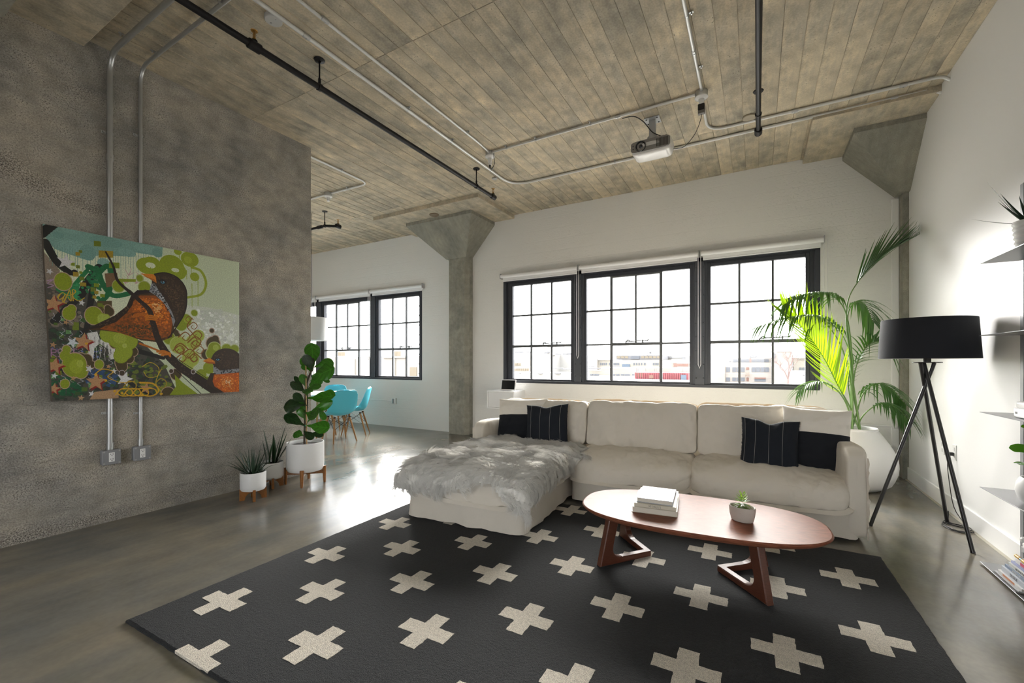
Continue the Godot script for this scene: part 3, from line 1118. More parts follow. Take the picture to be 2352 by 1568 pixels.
func build_cushions() -> void:
	var cm := mat("cream_cotton", lin(0.84, 0.79, 0.70), 0.85)
	cm.heightmap_enabled = true
	bump(cm, M.linen.heightmap_texture, 0.08)
	tri_map(cm, V(4, 4, 4), false)
	var bm := mat("black_cotton", lin(0.006, 0.008, 0.012), 0.9)
	bump(bm, M.linen.heightmap_texture, 0.10)
	tri_map(bm, V(4, 4, 4), false)
	var nm := mat("indigo_black_linen", lin(0.008, 0.011, 0.017), 0.9)
	bump(nm, M.linen.heightmap_texture, 0.14)
	tri_map(nm, V(4, 4, 4), false)
	var sm := mat("white_stitching", lin(0.36, 0.36, 0.35), 0.8)
	var T := SOFA.transform
	# local place, width, height, thickness, turn, roll, lean, is it striped
	var spec := [
		["cream cushion with a wide black lower band, at the chaise end of the sofa", 0.405, 0.415, -1.39, 0.55, 0.47, 0.17, 0.16, 0.03, -0.32, false],
		["black cushion with thin white stripes on the chaise, in front of a two-tone cushion", 0.74, 0.42, -1.27, 0.44, 0.42, 0.15, 0.05, 0.07, -0.28, true],
		["black cushion with thin white stripes at the right end of the sofa", 2.655, 0.40, -1.18, 0.40, 0.41, 0.15, -0.06, -0.035, -0.28, true],
		["cream cushion with a wide black lower band, leaning in the right corner of the sofa", 2.975, 0.41, -1.28, 0.46, 0.50, 0.18, -0.12, -0.03, -0.30, false],
	]
	for k in 4:
		var s = spec[k]
		var o := thing("scatter_cushion", s[0], "cushion", T * V(s[1], s[2], s[3]), T.basis.get_euler().y + s[7], "scatter cushions on the sofa")
		o.rotation = Vector3(s[9], o.rotation.y, s[8])
		o.rotation_order = EULER_ORDER_YXZ
		var sd := 360 + k * 3
		if s[10]:
			var chop := 0.022 if k == 1 else 0.030
			part("cover", cushion_face(s[4], s[5], s[6], -1.0, 1.0, sd, chop), nm, o)
			for u in [-0.74, -0.26, 0.24, 0.72] if k == 1 else [-0.90, -0.52, -0.02, 0.46]:
				part("stripe", stitch_line(u, s[4], s[5], s[6], sd, chop), sm, o)
			# frayed edge
			var nz := noise(sd + 1, 40.0, 1)
			var nc := noise(sd, 3.0, 3)
			for e in [-1.0, 1.0]:
				var fr := MB.new()
				for i in 90:
					var v := 2.0 * i / 89.0 - 1.0
					var p := cushion_point(e, v, 1.0, s[4], s[5], s[6], nc, chop)
					var l := 0.006 + 0.006 * absf(nz.get_noise_1d(i * 3.0))
					fr.tri(p + V(0, -0.003, 0), p + V(0, 0.003, 0), p + V(e * l, nz.get_noise_1d(i * 7.0) * 0.006, 0))
				part("frayed_edge", fr, nm, o)
		else:
			var split := 0.20 if k == 0 else 0.16
			part("cream_panel", cushion_face(s[4], s[5], s[6], split, 1.0, sd), cm, o)
			part("black_panel", cushion_face(s[4], s[5], s[6], -1.0, split, sd), bm, o)

# ------------------------------------------------------------------ the fur throw on the chaise
func build_throw() -> void:
	var T := SOFA.transform
	var o := thing("fur_throw", "long-haired white fur throw spread over the chaise", "throw", SOFA.position, SOFA.rotation.y)
	var fm := mat("white_fur", lin(0.95, 0.94, 0.91), 0.75)
	fm.vertex_color_use_as_albedo = true
	var hm := mat("fur_coat", lin(0.76, 0.74, 0.69), 0.9)
	# outline in the chaise's own x and distance back (d)
	var outl := PackedVector2Array([Vector2(-0.05, -0.12), Vector2(0.12, -0.15), Vector2(0.32, -0.14), Vector2(0.52, -0.10), Vector2(0.70, -0.06), Vector2(0.86, -0.05), Vector2(0.97, -0.12), Vector2(1.06, -0.17), Vector2(1.16, -0.15), Vector2(1.19, 0.0), Vector2(1.18, 0.25), Vector2(1.17, 0.52), Vector2(1.17, 0.78), Vector2(1.22, 0.98), Vector2(1.27, 1.14), Vector2(1.22, 1.27), Vector2(1.02, 1.33), Vector2(0.72, 1.30), Vector2(0.44, 1.30), Vector2(0.20, 1.36), Vector2(0.05, 1.27), Vector2(-0.03, 1.0), Vector2(-0.04, 0.6), Vector2(-0.06, 0.25)])
	var surf := func(x: float, d: float) -> Vector3:
		var y := 0.448 - 0.020 * pow(absf((x - 0.54) / 0.54), 4.0)
		var px := x
		var pd := d
		if d < 0.25:
			var f := clampf((0.25 - d) / 0.28, 0, 1)
			y -= 0.05 * f * f
		if d < 0.0:
			var l := -d
			pd = -0.055 - 0.01 * sin(l * 9)
			y -= minf(l, 0.3) * 1.0
			if l < 0.06:
				pd = -l * 0.9
				y += l * 0.5
		if x > 1.08 and d < 0.92:
			var l := x - 1.08
			px = 1.08 + 0.045 * minf(l / 0.05, 1.0)
			y -= l * 0.95
		elif x > 1.08:
			y -= 0.012
		if x < 0.0:
			y += x * 1.0
			px = -0.01 + x * 0.4
		return V(px, y, -pd)
	var nrm := func(x: float, d: float) -> Vector3:
		var e := 0.02
		return (surf.call(x, d - e) - surf.call(x, d + e)).cross(surf.call(x + e, d) - surf.call(x - e, d)).normalized()
	# thick coat: a patch displaced into combed locks
	var b := MB.new()
	var nx := 170
	var nd := 200
	var inside := func(x, d): return Geometry2D.is_point_in_polygon(Vector2(x, d), outl)
	var field := noise(401, 1.9, 2)
	var lock := noise(404, 16.0, 3)
	var lump := noise(405, 5.0, 2)
	var pts := PackedVector3Array()
	var ok := PackedByteArray()
	for i in nx + 1:
		for j in nd + 1:
			var x := lerpf(-0.06, 1.32, i / float(nx))
			var d := lerpf(-0.22, 1.40, j / float(nd))
			var an := field.get_noise_2d(x * 1.3, d * 1.3) * 3.4
			# noise stretched along the way the hair is combed
			var c := cos(an + 0.3)
			var sn := sin(an + 0.3)
			var al := (x * sn - d * c) * 0.22
			var ac := x * c + d * sn
			var h := 0.018 + 0.020 * lock.get_noise_2d(ac, al) + 0.016 * lump.get_noise_2d(x, d)
			pts.append(surf.call(x, d) + nrm.call(x, d) * maxf(h, 0.004))
			ok.append(1 if inside.call(x, d) else 0)
	var nn := PackedVector3Array()
	nn.resize(pts.size())
	for i in nx + 1:
		for j in nd + 1:
			var du := pts[mini(i + 1, nx) * (nd + 1) + j] - pts[maxi(i - 1, 0) * (nd + 1) + j]
			var dv := pts[i * (nd + 1) + mini(j + 1, nd)] - pts[i * (nd + 1) + maxi(j - 1, 0)]
			nn[i * (nd + 1) + j] = dv.cross(du).normalized() * -1.0
	for i in nx:
		for j in nd:
			var a := i * (nd + 1) + j
			var e := a + nd + 1
			if ok[a] + ok[e] + ok[a + 1] + ok[e + 1] == 4:
				b.stri(pts[a], pts[e], pts[e + 1], nn[a], nn[e], nn[e + 1])
				b.stri(pts[a], pts[e + 1], pts[a + 1], nn[a], nn[e + 1], nn[a + 1])
	part("coat", b, hm, o)
	# tufts of hair: a few shapes, many copies, combed along a slow field
	var r := RandomNumberGenerator.new()
	r.seed = 99
	var clump := noise(402, 9.0, 2)
	for kind in 3:
		var tb := MB.new()
		for s in 12:
			var a := r.randf() * TAU
			var root := V(cos(a), 0, sin(a)) * r.randf() * 0.024
			var l := r.randf_range(0.055, 0.10)
			var tip := V(r.randf_range(-0.014, 0.014) - root.x * 0.6, 0, r.randf_range(-0.014, 0.014) - root.z * 0.5)
			var hair := []
			for k in 5:
				var t := k / 4.0
				# leans towards +z as it rises
				hair.append(root + V(0, l * (t - 0.45 * t * t) * 0.9, l * 0.85 * t * t) + tip * t * t)
			tb.tube(hair, [0.0010, 0.0010, 0.0009, 0.0006, 0.0001], 3, false)
		for k in tb.n.size():
			tb.n[k] = tb.n[k].lerp(V(0, 0.9, 0.45), 0.72).normalized()
		var mm := MultiMesh.new()
		mm.transform_format = MultiMesh.TRANSFORM_3D
		mm.use_colors = true
		mm.mesh = tb.mesh()
		var list := []
		while list.size() < 1900:
			var x := r.randf_range(-0.06, 1.32)
			var d := r.randf_range(-0.22, 1.40)
			if not inside.call(x, d):
				continue
			var m: Vector3 = nrm.call(x, d)
			var p: Vector3 = surf.call(x, d) + m * 0.008
			# hair direction: forward and outwards with slow swirls
			var an := field.get_noise_2d(x * 1.3, d * 1.3) * 3.4
			var dir := V(sin(an) * 0.8 + (x - 0.5) * 0.5, -0.25, cos(an) * 0.75 + 0.30)
			dir = (dir - m * dir.dot(m)).normalized()
			var bas := Basis(m.cross(dir), m, dir)
			var cl := clump.get_noise_2d(x, d)
			var sc := r.randf_range(0.75, 1.1) * (0.92 + 0.5 * cl)
			bas = bas * Basis(V(0, 1, 0), r.randf_range(-0.45, 0.45)) * Basis(V(1, 0, 0), r.randf_range(-0.1, 0.30) + cl * 0.5)
			list.append([Transform3D(bas.scaled(V(sc, sc, sc)), p), lerpf(0.86, 1.0, r.randf()) * (0.95 + 0.10 * cl)])
		mm.instance_count = list.size()
		for k in list.size():
			mm.set_instance_transform(k, list[k][0])
			var g: float = list[k][1]
			mm.set_instance_color(k, Color(g, g * 0.985, g * 0.95))
		var mi := MultiMeshInstance3D.new()
		mi.name = "pile"
		mi.multimesh = mm
		mi.material_override = fm
		mi.set_meta("kind", "stuff")
		o.add_child(mi, true)

# ------------------------------------------------------------------ rug
func build_rug() -> void:
	var dk := mat("charcoal_wool", lin(0.022, 0.024, 0.026), 0.95)
	var lt := mat("cream_wool", lin(0.86, 0.79, 0.67), 0.95)
	var a := bytes_of(noise(501, 0.35, 2), 512, 512)
	var c := bytes_of(noise(502, 0.06, 3), 512, 512)
	var alb := PackedByteArray(); alb.resize(512 * 512)
	for i in a.size():
		alb[i] = clampi(222 + (a[i] - 128) * 3 / 4 + (c[i] - 128) / 6, 40, 255)
		a[i] = clampi(128 + (a[i] - 128) * 3 / 4 + (c[i] - 128) / 3, 0, 255)
	var ht := ImageTexture.create_from_image(Image.create_from_data(512, 512, false, Image.FORMAT_L8, a))
	var at := ImageTexture.create_from_image(Image.create_from_data(512, 512, false, Image.FORMAT_L8, alb))
	for m in [dk, lt]:
		m.albedo_texture = at
		bump(m, ht, 0.8)
		tri_map(m, V(1.6, 1.6, 1.6), false)
		m.rim_enabled = true
		m.rim = 0.15
	var o := thing("area_rug", "charcoal wool rug with rows of cream crosses under the sofa and table", "rug", V(-2.410, 0, -1.2146), 0.0152)
	# outline: 3.34 m by 2.6 m
	var x0 := -0.240
	var x1 := 3.135
	var z0 := -2.305
	var z1 := 0.318
	var b := MB.new()
	var nz := noise(503, 6.0, 2)
	var prof := [[0.0, 0.0], [0.0, 0.007], [0.003, 0.012], [0.010, 0.015]]
	var ring := []
	var pts := []
	for i in 120: pts.append(Vector2(lerpf(x0, x1, i / 120.0), z1))
	for i in 100: pts.append(Vector2(x1, lerpf(z1, z0, i / 100.0)))
	for i in 120: pts.append(Vector2(lerpf(x1, x0, i / 120.0), z0))
	for i in 100: pts.append(Vector2(x0, lerpf(z0, z1, i / 100.0)))
	var g := PackedVector3Array()
	var ctr := Vector2((x0 + x1) / 2, (z0 + z1) / 2)
	for i in pts.size() + 1:
		var p: Vector2 = pts[i % pts.size()]
		for k in prof:
			var q := Vector2(clampf(p.x, x0 + k[0], x1 - k[0]), clampf(p.y, z0 + k[0], z1 - k[0]))
			q += Vector2(nz.get_noise_2d(p.x * 2, p.y * 2), nz.get_noise_2d(p.x * 2 + 7, p.y * 2)) * 0.004
			g.append(V(q.x, k[1], q.y))
	b.grid(g, pts.size(), prof.size() - 1, true)
	for i in pts.size():
		b.tri(V(ctr.x, 0.015, ctr.y), g[i * 4 + 3], g[(i + 1) * 4 + 3])
	part("field", b, dk, o)
	var r := RandomNumberGenerator.new()
	r.seed = 5
	var jn := noise(504, 30.0, 2)
	var whole := PackedVector2Array([Vector2(x0 - 0.001, z0 + 0.0), Vector2(x1, z0), Vector2(x1, z1 + 0.001), Vector2(x0 - 0.001, z1 + 0.001)])
	for i in range(0, 10):
		for j in range(-1, 8):
			if posmod(i + j, 2) != 0:
				continue
			var cx := 0.3615 * i
			var cz := -0.30926 * j
			var L := 0.130
			var D := 0.126
			var w := 0.042
			var raw := [Vector2(-L, -w), Vector2(-w, -w), Vector2(-w, -D), Vector2(w, -D), Vector2(w, -w), Vector2(L, -w), Vector2(L, w), Vector2(w, w), Vector2(w, D), Vector2(-w, D), Vector2(-w, w), Vector2(-L, w)]
			var poly := PackedVector2Array()
			for k in 12:
				for t in 5:
					var p: Vector2 = raw[k].lerp(raw[(k + 1) % 12], t / 5.0) + Vector2(cx, cz)
					poly.append(p + Vector2(jn.get_noise_2d(p.x * 3, p.y * 3), jn.get_noise_2d(p.x * 3 + 4, p.y * 3 + 9)) * 0.0035)
			var cut := Geometry2D.intersect_polygons(poly, whole)
			if cut.is_empty() or cx > x1:
				continue
			var pb := MB.new()
			# the polygon lies in x, z: prism's own z is up
			pb.prism(cut[0], 0.004, 0.0165, Transform3D(Basis(V(1, 0, 0), V(0, 0, 1), V(0, 1, 0)), Vector3.ZERO))
			part("cross", pb, lt, o)

# ------------------------------------------------------------------ coffee table
func wood(called: String, c: Color, rough: float, s: Vector3, sd: int, depth := 0.35, axis := Vector2(1, 12)) -> StandardMaterial3D:
	var m := mat(called, c, rough)
	var sw := int(512 / axis.x)
	var sh := int(512 / axis.y)
	var im: Image = noise(sd, 0.035, 4).get_seamless_image(maxi(sw, 8), maxi(sh, 8))
	if axis.x > axis.y:
		im = noise(sd, 0.3, 4).get_seamless_image(maxi(sw, 8), maxi(sh, 8))
	im.convert(Image.FORMAT_L8)
	im.resize(512, 512, Image.INTERPOLATE_CUBIC)
	var f := bytes_of(noise(sd + 1, 0.3, 2), 512, 512)
	var d := im.get_data()
	for i in d.size():
		d[i] = clampi(int(255 * (1.0 - depth * (1.0 - d[i] / 255.0)) - absi(f[i] - 128) * 0.06), 0, 255)
	m.albedo_texture = ImageTexture.create_from_image(Image.create_from_data(512, 512, false, Image.FORMAT_L8, d))
	tri_map(m, s, false)
	return m

func build_table() -> void:
	var top := wood("walnut_top", lin(0.40, 0.145, 0.082), 0.42, V(0.8, 2.5, 2.5), 601, 0.55, Vector2(10, 1))
	top.metallic_specular = 0.20
	var leg := wood("walnut_leg", lin(0.16, 0.05, 0.026), 0.32, V(2, 2, 2), 605, 0.4, Vector2(10, 1))
	var o := thing("coffee_table", "oval walnut coffee table on two open V-shaped legs, standing on the rug", "table", V(-0.322, 0.017, -2.770), 0.068)
	var b := MB.new()
	var rings := [[0.930, 0.316], [0.965, 0.322], [0.99, 0.333], [1.0, 0.341], [0.996, 0.346], [0.985, 0.3485]]
	var n := 140
	var g := PackedVector3Array()
	for i in n + 1:
		var a := TAU * i / n
		for k in rings:
			var e := 2.0 / 2.6
			g.append(V(0.668 * k[0] * signf(cos(a)) * pow(absf(cos(a)), e), k[1], (0.354 - (1.0 - k[0]) * 0.25) * signf(sin(a)) * pow(absf(sin(a)), e)))
	b.grid(g, n, rings.size() - 1, true)
	for i in n:
		var w := rings.size()
		b.stri(V(0, 0.349, 0), g[i * w + w - 1], g[(i + 1) * w + w - 1], Vector3.UP, Vector3.UP, Vector3.UP)
		b.stri(V(0, 0.316, 0), g[i * w], g[(i + 1) * w], Vector3.DOWN, Vector3.DOWN, Vector3.DOWN)
	part("tabletop", b, top, o)
	# each leg is an open L cut from one board: foot rail from the inner point to the outer foot, then an upright leaning inwards
	var T := Transform3D(Basis(V(0, 1, 0), 0.068), V(-0.322, 0.017, -2.770)).affine_inverse()
	for s in [[V(-0.612, 0.017, -2.842), V(-0.838, 0.017, -2.545), V(-0.846, 0.017, -3.085)], [V(-0.182, 0.017, -2.835), V(0.062, 0.017, -2.560), V(0.050, 0.017, -3.055)]]:
		for k in [1, 2]:
			var a: Vector3 = T * s[0]
			var f: Vector3 = T * s[k]
			var d := V(f.x - a.x, 0, f.z - a.z)
			var L := d.length()
			d /= L
			var poly := PackedVector2Array([Vector2(-0.012, 0), Vector2(L, 0), Vector2(L - 0.075, 0.318), Vector2(L - 0.150, 0.318)])
			var cr := Vector2(L - 0.082, 0.045)
			var p0 := Vector2(L - 0.150, 0.318)
			var p1 := Vector2(L - 0.098, 0.115)
			for q in 9:
				var t := q / 8.0
				var c0 := p1.lerp(cr, t)
				var c1 := cr.lerp(Vector2(L - 0.165, 0.036), t)
				poly.append(c0.lerp(c1, t))
			poly.append(Vector2(-0.012, 0.034))
			var lb := MB.new()
			lb.prism(poly, -0.022, 0.022, Transform3D(Basis(d, V(0, 1, 0), d.cross(V(0, 1, 0))), a), 0.005)
			part("leg", lb, leg, o)
	# cross rail under the top
	b = MB.new()
	b.box(V(-0.42, 0.285, -0.03), V(0.42, 0.317, 0.03), 0.004)
	part("under_rail", b, leg, o)

func book(called: String, label: String, group: String, at: Vector3, turn: float, sx: float, sy: float, sz: float, cover: Color, spine_side: int, text := "", text_col := Color.BLACK, band: Variant = null) -> Node3D:
	# spine_side: 0 = -x, 1 = +x, 2 = +z
	var o := thing(called, label, "book", at, turn, group)
	var cv := mat("cover_" + str(taken[called]), cover, 0.45)
	var pg: StandardMaterial3D = M.get("pages") if M.has("pages") else mat("pages", lin(0.62, 0.58, 0.50), 0.8)
	var t := 0.0022
	var b := MB.new()
	b.box(V(-sx / 2, 0, -sz / 2), V(sx / 2, t, sz / 2), 0.0006)
	part("back_cover", b, cv, o)
	b = MB.new()
	b.box(V(-sx / 2, sy - t, -sz / 2), V(sx / 2, sy, sz / 2), 0.0006)
	var fc := part("front_cover", b, cv, o)
	b = MB.new()
	if spine_side == 0: b.box(V(-sx / 2, t, -sz / 2), V(-sx / 2 + t, sy - t, sz / 2))
	elif spine_side == 1: b.box(V(sx / 2 - t, t, -sz / 2), V(sx / 2, sy - t, sz / 2))
	else: b.box(V(-sx / 2, t, sz / 2 - t), V(sx / 2, sy - t, sz / 2))
	var sp := part("spine", b, cv, o)
	var i := 0.005
	b = MB.new()
	b.box(V(-sx / 2 + (t if spine_side == 0 else i), t, -sz / 2 + i), V(sx / 2 - (t if spine_side == 1 else i), sy - t, sz / 2 - (t if spine_side == 2 else i)))
	part("page_block", b, pg, o)
	if band != null and spine_side == 0:
		b = MB.new()
		b.box(V(-sx / 2 - 0.0006, t, -sz * 0.28), V(-sx / 2 + 0.0004, sy - t, sz * 0.22))
		part("label_band", b, mat("band_" + str(taken[called]), band, 0.5), sp)
	if text != "":
		var tm := TextMesh.new()
		var fnt := SystemFont.new()
		fnt.font_names = PackedStringArray(["Droid Serif"])
		tm.font = fnt
		tm.text = text
		tm.font_size = 32
		tm.pixel_size = sy * 0.55 / 26.0
		tm.depth = 0.0006
		var q := part("title", tm, mat("ink_" + str(taken[called]), text_col, 0.6), sp)
		if spine_side == 2: q.transform = Transform3D(Basis(V(0, 0, 1), PI), V(0, sy / 2, sz / 2 + 0.0002))
		elif spine_side == 0: q.transform = Transform3D(Basis(V(0, 1, 0), -PI / 2), V(-sx / 2 - 0.0002, sy / 2, 0))
	return o

func build_table_things() -> void:
	var y := 0.3665
	book("book", "thick cream hardback at the bottom of the stack on the coffee table", "books stacked on the coffee table", V(-0.545, y, -2.790), 0.12, 0.255, 0.031, 0.375, lin(0.60, 0.56, 0.48), 1)
	book("book", "cream book with a serif title, middle of the stack on the coffee table", "books stacked on the coffee table", V(-0.540, y + 0.0315, -2.785), 0.11, 0.235, 0.021, 0.345, lin(0.58, 0.54, 0.44), 2, "LIVING IN", lin(0.02, 0.02, 0.02))
	var o := book("book", "pale blue-grey hardback on top of the stack on the coffee table", "books stacked on the coffee table", V(-0.538, y + 0.053, -2.765), 0.08, 0.205, 0.026, 0.27, lin(0.40, 0.44, 0.52), 1)
	var b := MB.new()
	b.box(V(0.078, 0.0255, -0.134), V(0.082, 0.0263, 0.134))
	part("hinge_groove", b, mat("groove", lin(0.10, 0.11, 0.15), 0.6), o)
	b = MB.new()
	for k in 7:
		b.lathe([Vector2(0.022, 0.0), Vector2(0.016, 0.0006), Vector2(0.0, 0.0006)], 10, Transform3D(Basis(), V(-0.02 + 0.026 * cos(k * 0.9), 0.0258, 0.03 * sin(k * 0.9))))
	part("cover_print", b, mat("cover_print", lin(0.50, 0.50, 0.48), 0.5), o)
	# oval planter with a dotted surface
	o = thing("succulent_pot", "small oval dotted ceramic pot with a spiky green succulent on the coffee table", "potted plant", V(-0.072, y, -2.745), -0.35)
	var pm := mat("dotted_ceramic", lin(0.50, 0.45, 0.40), 0.7)
	var im := Image.create(64, 64, false, Image.FORMAT_L8)
	im.fill(Color(0.6, 0.6, 0.6))
	im.fill_rect(Rect2i(16, 16, 32, 32), Color(0.1, 0.1, 0.1))
	im.fill_rect(Rect2i(22, 22, 20, 20), Color(0, 0, 0))
	bump(pm, ImageTexture.create_from_image(im), 0.2)
	tri_map(pm, V(170, 170, 170), false)
	b = MB.new()
	b.lathe([Vector2(0.0, 0.0), Vector2(0.048, 0.0), Vector2(0.054, 0.004), Vector2(0.062, 0.035), Vector2(0.066, 0.070), Vector2(0.0655, 0.081), Vector2(0.063, 0.083), Vector2(0.059, 0.081), Vector2(0.057, 0.068), Vector2(0.0, 0.066)], 48, Transform3D(), 1.05, 0.78)
	part("planter", b, pm, o)
	b = MB.new()
	b.lathe([Vector2(0.058, 0.064), Vector2(0.03, 0.070), Vector2(0.0, 0.072)], 24, Transform3D(), 1.03, 0.76)
	part("soil", b, soil(), o)
	var lm := mat("succulent_green", lin(0.10, 0.24, 0.05), 0.45)
	var dm := mat("succulent_dark", lin(0.06, 0.09, 0.035), 0.5)
	for m in [lm, dm]:
		m.backlight_enabled = true
		m.backlight = Color(0.5, 0.6, 0.2)
	var r := RandomNumberGenerator.new()
	r.seed = 21
	for lay in 6:
		var cnt := 9 - lay
		for k in cnt:
			var a := TAU * k / cnt + lay * 0.7
			var t := lay / 5.0
			var l := lerpf(0.045, 0.020, t)
			var h := lerpf(0.078, 0.150, t)
			var up := lerpf(-0.25, 0.9, t)
			var dir := V(cos(a), up, sin(a)).normalized()
			part("leaf", blade(V(cos(a) * 0.008, h, sin(a) * 0.008), dir, l, lerpf(0.018, 0.008, t), 0.3 if lay < 2 else -0.2), dm if lay < 2 else lm, o)

func soil() -> StandardMaterial3D:
	return M.get("soil") if M.has("soil") else mat("soil", lin(0.012, 0.009, 0.007), 0.95)

# a pointed, gently folded leaf
func blade(p: Vector3, dir: Vector3, l: float, w: float, droop: float, seg := 7, fat := 0.35) -> MB:
	var side := dir.cross(V(0, 1, 0))
	if side.length() < 0.05:
		side = dir.cross(V(1, 0, 0))
	side = side.normalized()
	var up := side.cross(dir).normalized()
	var g := PackedVector3Array()
	for i in seg + 1:
		var t := float(i) / seg
		var c := p + dir * l * t + V(0, -1, 0) * droop * l * t * t
		var ww := w * 0.5 * pow(sin(PI * pow(clampf(t * 0.94 + 0.05, 0, 1), fat + 0.25)), 0.8)
		if i == seg: ww = 0.0003
		for j in 5:
			var s := (j / 2.0 - 1.0)
			g.append(c + side * ww * s + up * ww * 0.35 * absf(s))
	var b := MB.new()
	b.grid(g, seg, 4)
	return b

# ------------------------------------------------------------------ floor lamp
func build_lamp() -> void:
	var at := V(1.092, 0, -4.281)
	var o := thing("floor_lamp", "black tripod floor lamp with a wide dark drum shade beside the palm", "lamp", at)
	var mt := mat("lamp_black", lin(0.018, 0.017, 0.017), 0.38)
	var ft := [V(0.758, 0.0, -4.249), V(1.297, 0.0, -4.626), V(1.236, 0.0, -3.967)]
	var tp := [V(1.137, 1.252, -4.305), V(1.048, 1.252, -4.252), V(1.078, 1.252, -4.300)]
	for k in 3:
		var b := MB.new()
		var a: Vector3 = ft[k] - at
		var c: Vector3 = tp[k] - at
		b.tube([a + (c - a) * 0.004, c], 0.0125, 14)
		var lg := part("leg", b, mt, o)
		b = MB.new()
		b.tube([a + V(0, 0.001, 0), a + (c - a) * 0.012], 0.0135, 12)
		part("foot_cap", b, M.black_plastic, lg)
	var b := MB.new()
	b.lathe([Vector2(0.0, 1.252), Vector2(0.082, 1.252), Vector2(0.083, 1.255), Vector2(0.082, 1.258), Vector2(0.0, 1.258)], 28)
	part("top_plate", b, mt, o)
	b = MB.new()
	b.lathe([Vector2(0.022, 1.256), Vector2(0.022, 1.285), Vector2(0.018, 1.29), Vector2(0.012, 1.29), Vector2(0.012, 1.33), Vector2(0.02, 1.335), Vector2(0.02, 1.40), Vector2(0.0, 1.402)], 18)
	part("socket", b, mt, o)
	b = MB.new()
	b.lathe([Vector2(0.0, 1.50), Vector2(0.016, 1.495), Vector2(0.030, 1.47), Vector2(0.028, 1.44), Vector2(0.014, 1.40)], 16)
	part("bulb", b, M.porcelain, o)
	var sh := mat("shade_black_cloth", lin(0.010, 0.012, 0.018), 0.8)
	bump(sh, M.linen.heightmap_texture, 0.06)
	tri_map(sh, V(5, 5, 5), false)
	sh.backlight_enabled = true
	sh.backlight = Color(0.02, 0.02, 0.03)
	b = MB.new()
	b.lathe([Vector2(0.279, 1.283), Vector2(0.2795, 1.286), Vector2(0.262, 1.571), Vector2(0.2605, 1.573)], 64)
	var s := part("shade", b, sh, o)
	b = MB.new()
	b.lathe([Vector2(0.2605, 1.573), Vector2(0.277, 1.284), Vector2(0.279, 1.283)], 64)
	part("lining", b, mat("shade_lining", lin(0.5, 0.5, 0.5), 0.7), s)
	b = MB.new()
	for k in 3:
		var a := TAU * k / 3.0 + 0.4
		b.tube([V(0, 1.565, 0), V(cos(a) * 0.26, 1.565, sin(a) * 0.26)], 0.003, 6)
	b.lathe([Vector2(0.0, 1.592), Vector2(0.010, 1.588), Vector2(0.013, 1.578), Vector2(0.006, 1.562), Vector2(0.0, 1.56)], 14)
	b.tube([V(0, 1.40, 0), V(0, 1.57, 0)], 0.004, 6)
	part("finial", b, mt, s)
	# flex: down one leg, coiled on the floor, up to the plug in the wall
	b = MB.new()
	var p := [V(1.295, 0.10, -4.60), V(1.30, 0.03, -4.62), V(1.27, 0.008, -4.60)]
	for k in 26:
		var a := k * 0.72
		p.append(V(1.315 + (0.055 + 0.018 * sin(k * 1.7)) * cos(a) * 1.2, 0.006 + 0.0012 * (k % 5), -4.50 + (0.10 + 0.02 * sin(k * 2.3)) * sin(a)))
	p.append_array([V(1.385, 0.012, -4.60), V(1.37, 0.10, -4.75), V(1.372, 0.30, -4.86), V(1.375, 0.43, -4.90), V(1.388, 0.485, -4.905), V(1.405, 0.50, -4.90)])
	for k in p.size():
		p[k] -= at
	b.tube(smoothpath(p, 4), 0.0033, 6)
	part("flex", b, M.black_plastic, o)
	b = MB.new()
	b.box(V(1.385, 0.485, -4.918) - at, V(1.414, 0.512, -4.886) - at, 0.004)
	part("plug", b, M.black_plastic, o)
	# wall sockets
	for q in [[-4.90, "white double wall socket on the right wall that the lamp is plugged into"], [-5.16, "white wall plate on the right wall behind the lamp, nearer the corner"]]:
		var w := thing("wall_socket", q[1], "socket", V(XR, 0.515, q[0]))
		b = MB.new()
		b.box(V(-0.006, -0.062, -0.038), V(0.001, 0.062, 0.038), 0.002)
		part("plate", b, M.white_trim, w)
		for yy in [-0.025, 0.025]:
			b = MB.new()
			b.box(V(-0.0085, yy - 0.016, -0.016), V(-0.004, yy + 0.016, 0.016), 0.002)
			part("outlet", b, M.porcelain, w)

# ------------------------------------------------------------------ plants
func frond(pts: Array, start: float, pairs: int, l: float, spread: float, droop: float, w: float, face: Vector3, sd: int) -> Array:
	var p := smoothpath(pts, 10)
	var stem := MB.new()
	var rad := []
	for i in p.size():
		rad.append(lerpf(0.0085, 0.0015, float(i) / p.size()))
	stem.tube(p, rad, 7)
	var b := MB.new()
	var r := RandomNumberGenerator.new()
	r.seed = sd
	for i in pairs:
		var f := lerpf(start, 0.985, float(i) / (pairs - 1))
		var x := f * (p.size() - 1)
		var k := mini(int(x), p.size() - 2)
		var at: Vector3 = p[k].lerp(p[k + 1], x - k)
		var d: Vector3 = (p[k + 1] - p[k]).normalized()
		var side := d.cross(face).normalized()
		var g := float(i) / (pairs - 1)
		var ll := l * (0.45 + 1.0 * sin(PI * clampf(0.18 + 0.74 * g, 0, 1))) * 0.72
		for e in [-1.0, 1.0]:
			var sp := spread * lerpf(1.1, 0.55, g) + r.randf_range(-0.07, 0.07)
			var dir: Vector3 = (d * cos(sp) + side * sin(sp) * e + face * 0.25).normalized()
			var q := blade(at, dir, ll * r.randf_range(0.9, 1.08), w * r.randf_range(0.85, 1.1), droop * r.randf_range(0.7, 1.3), 6, 0.2)
			b.v.append_array(q.v); b.n.append_array(q.n); b.t.append_array(q.t)
	return [stem, b]

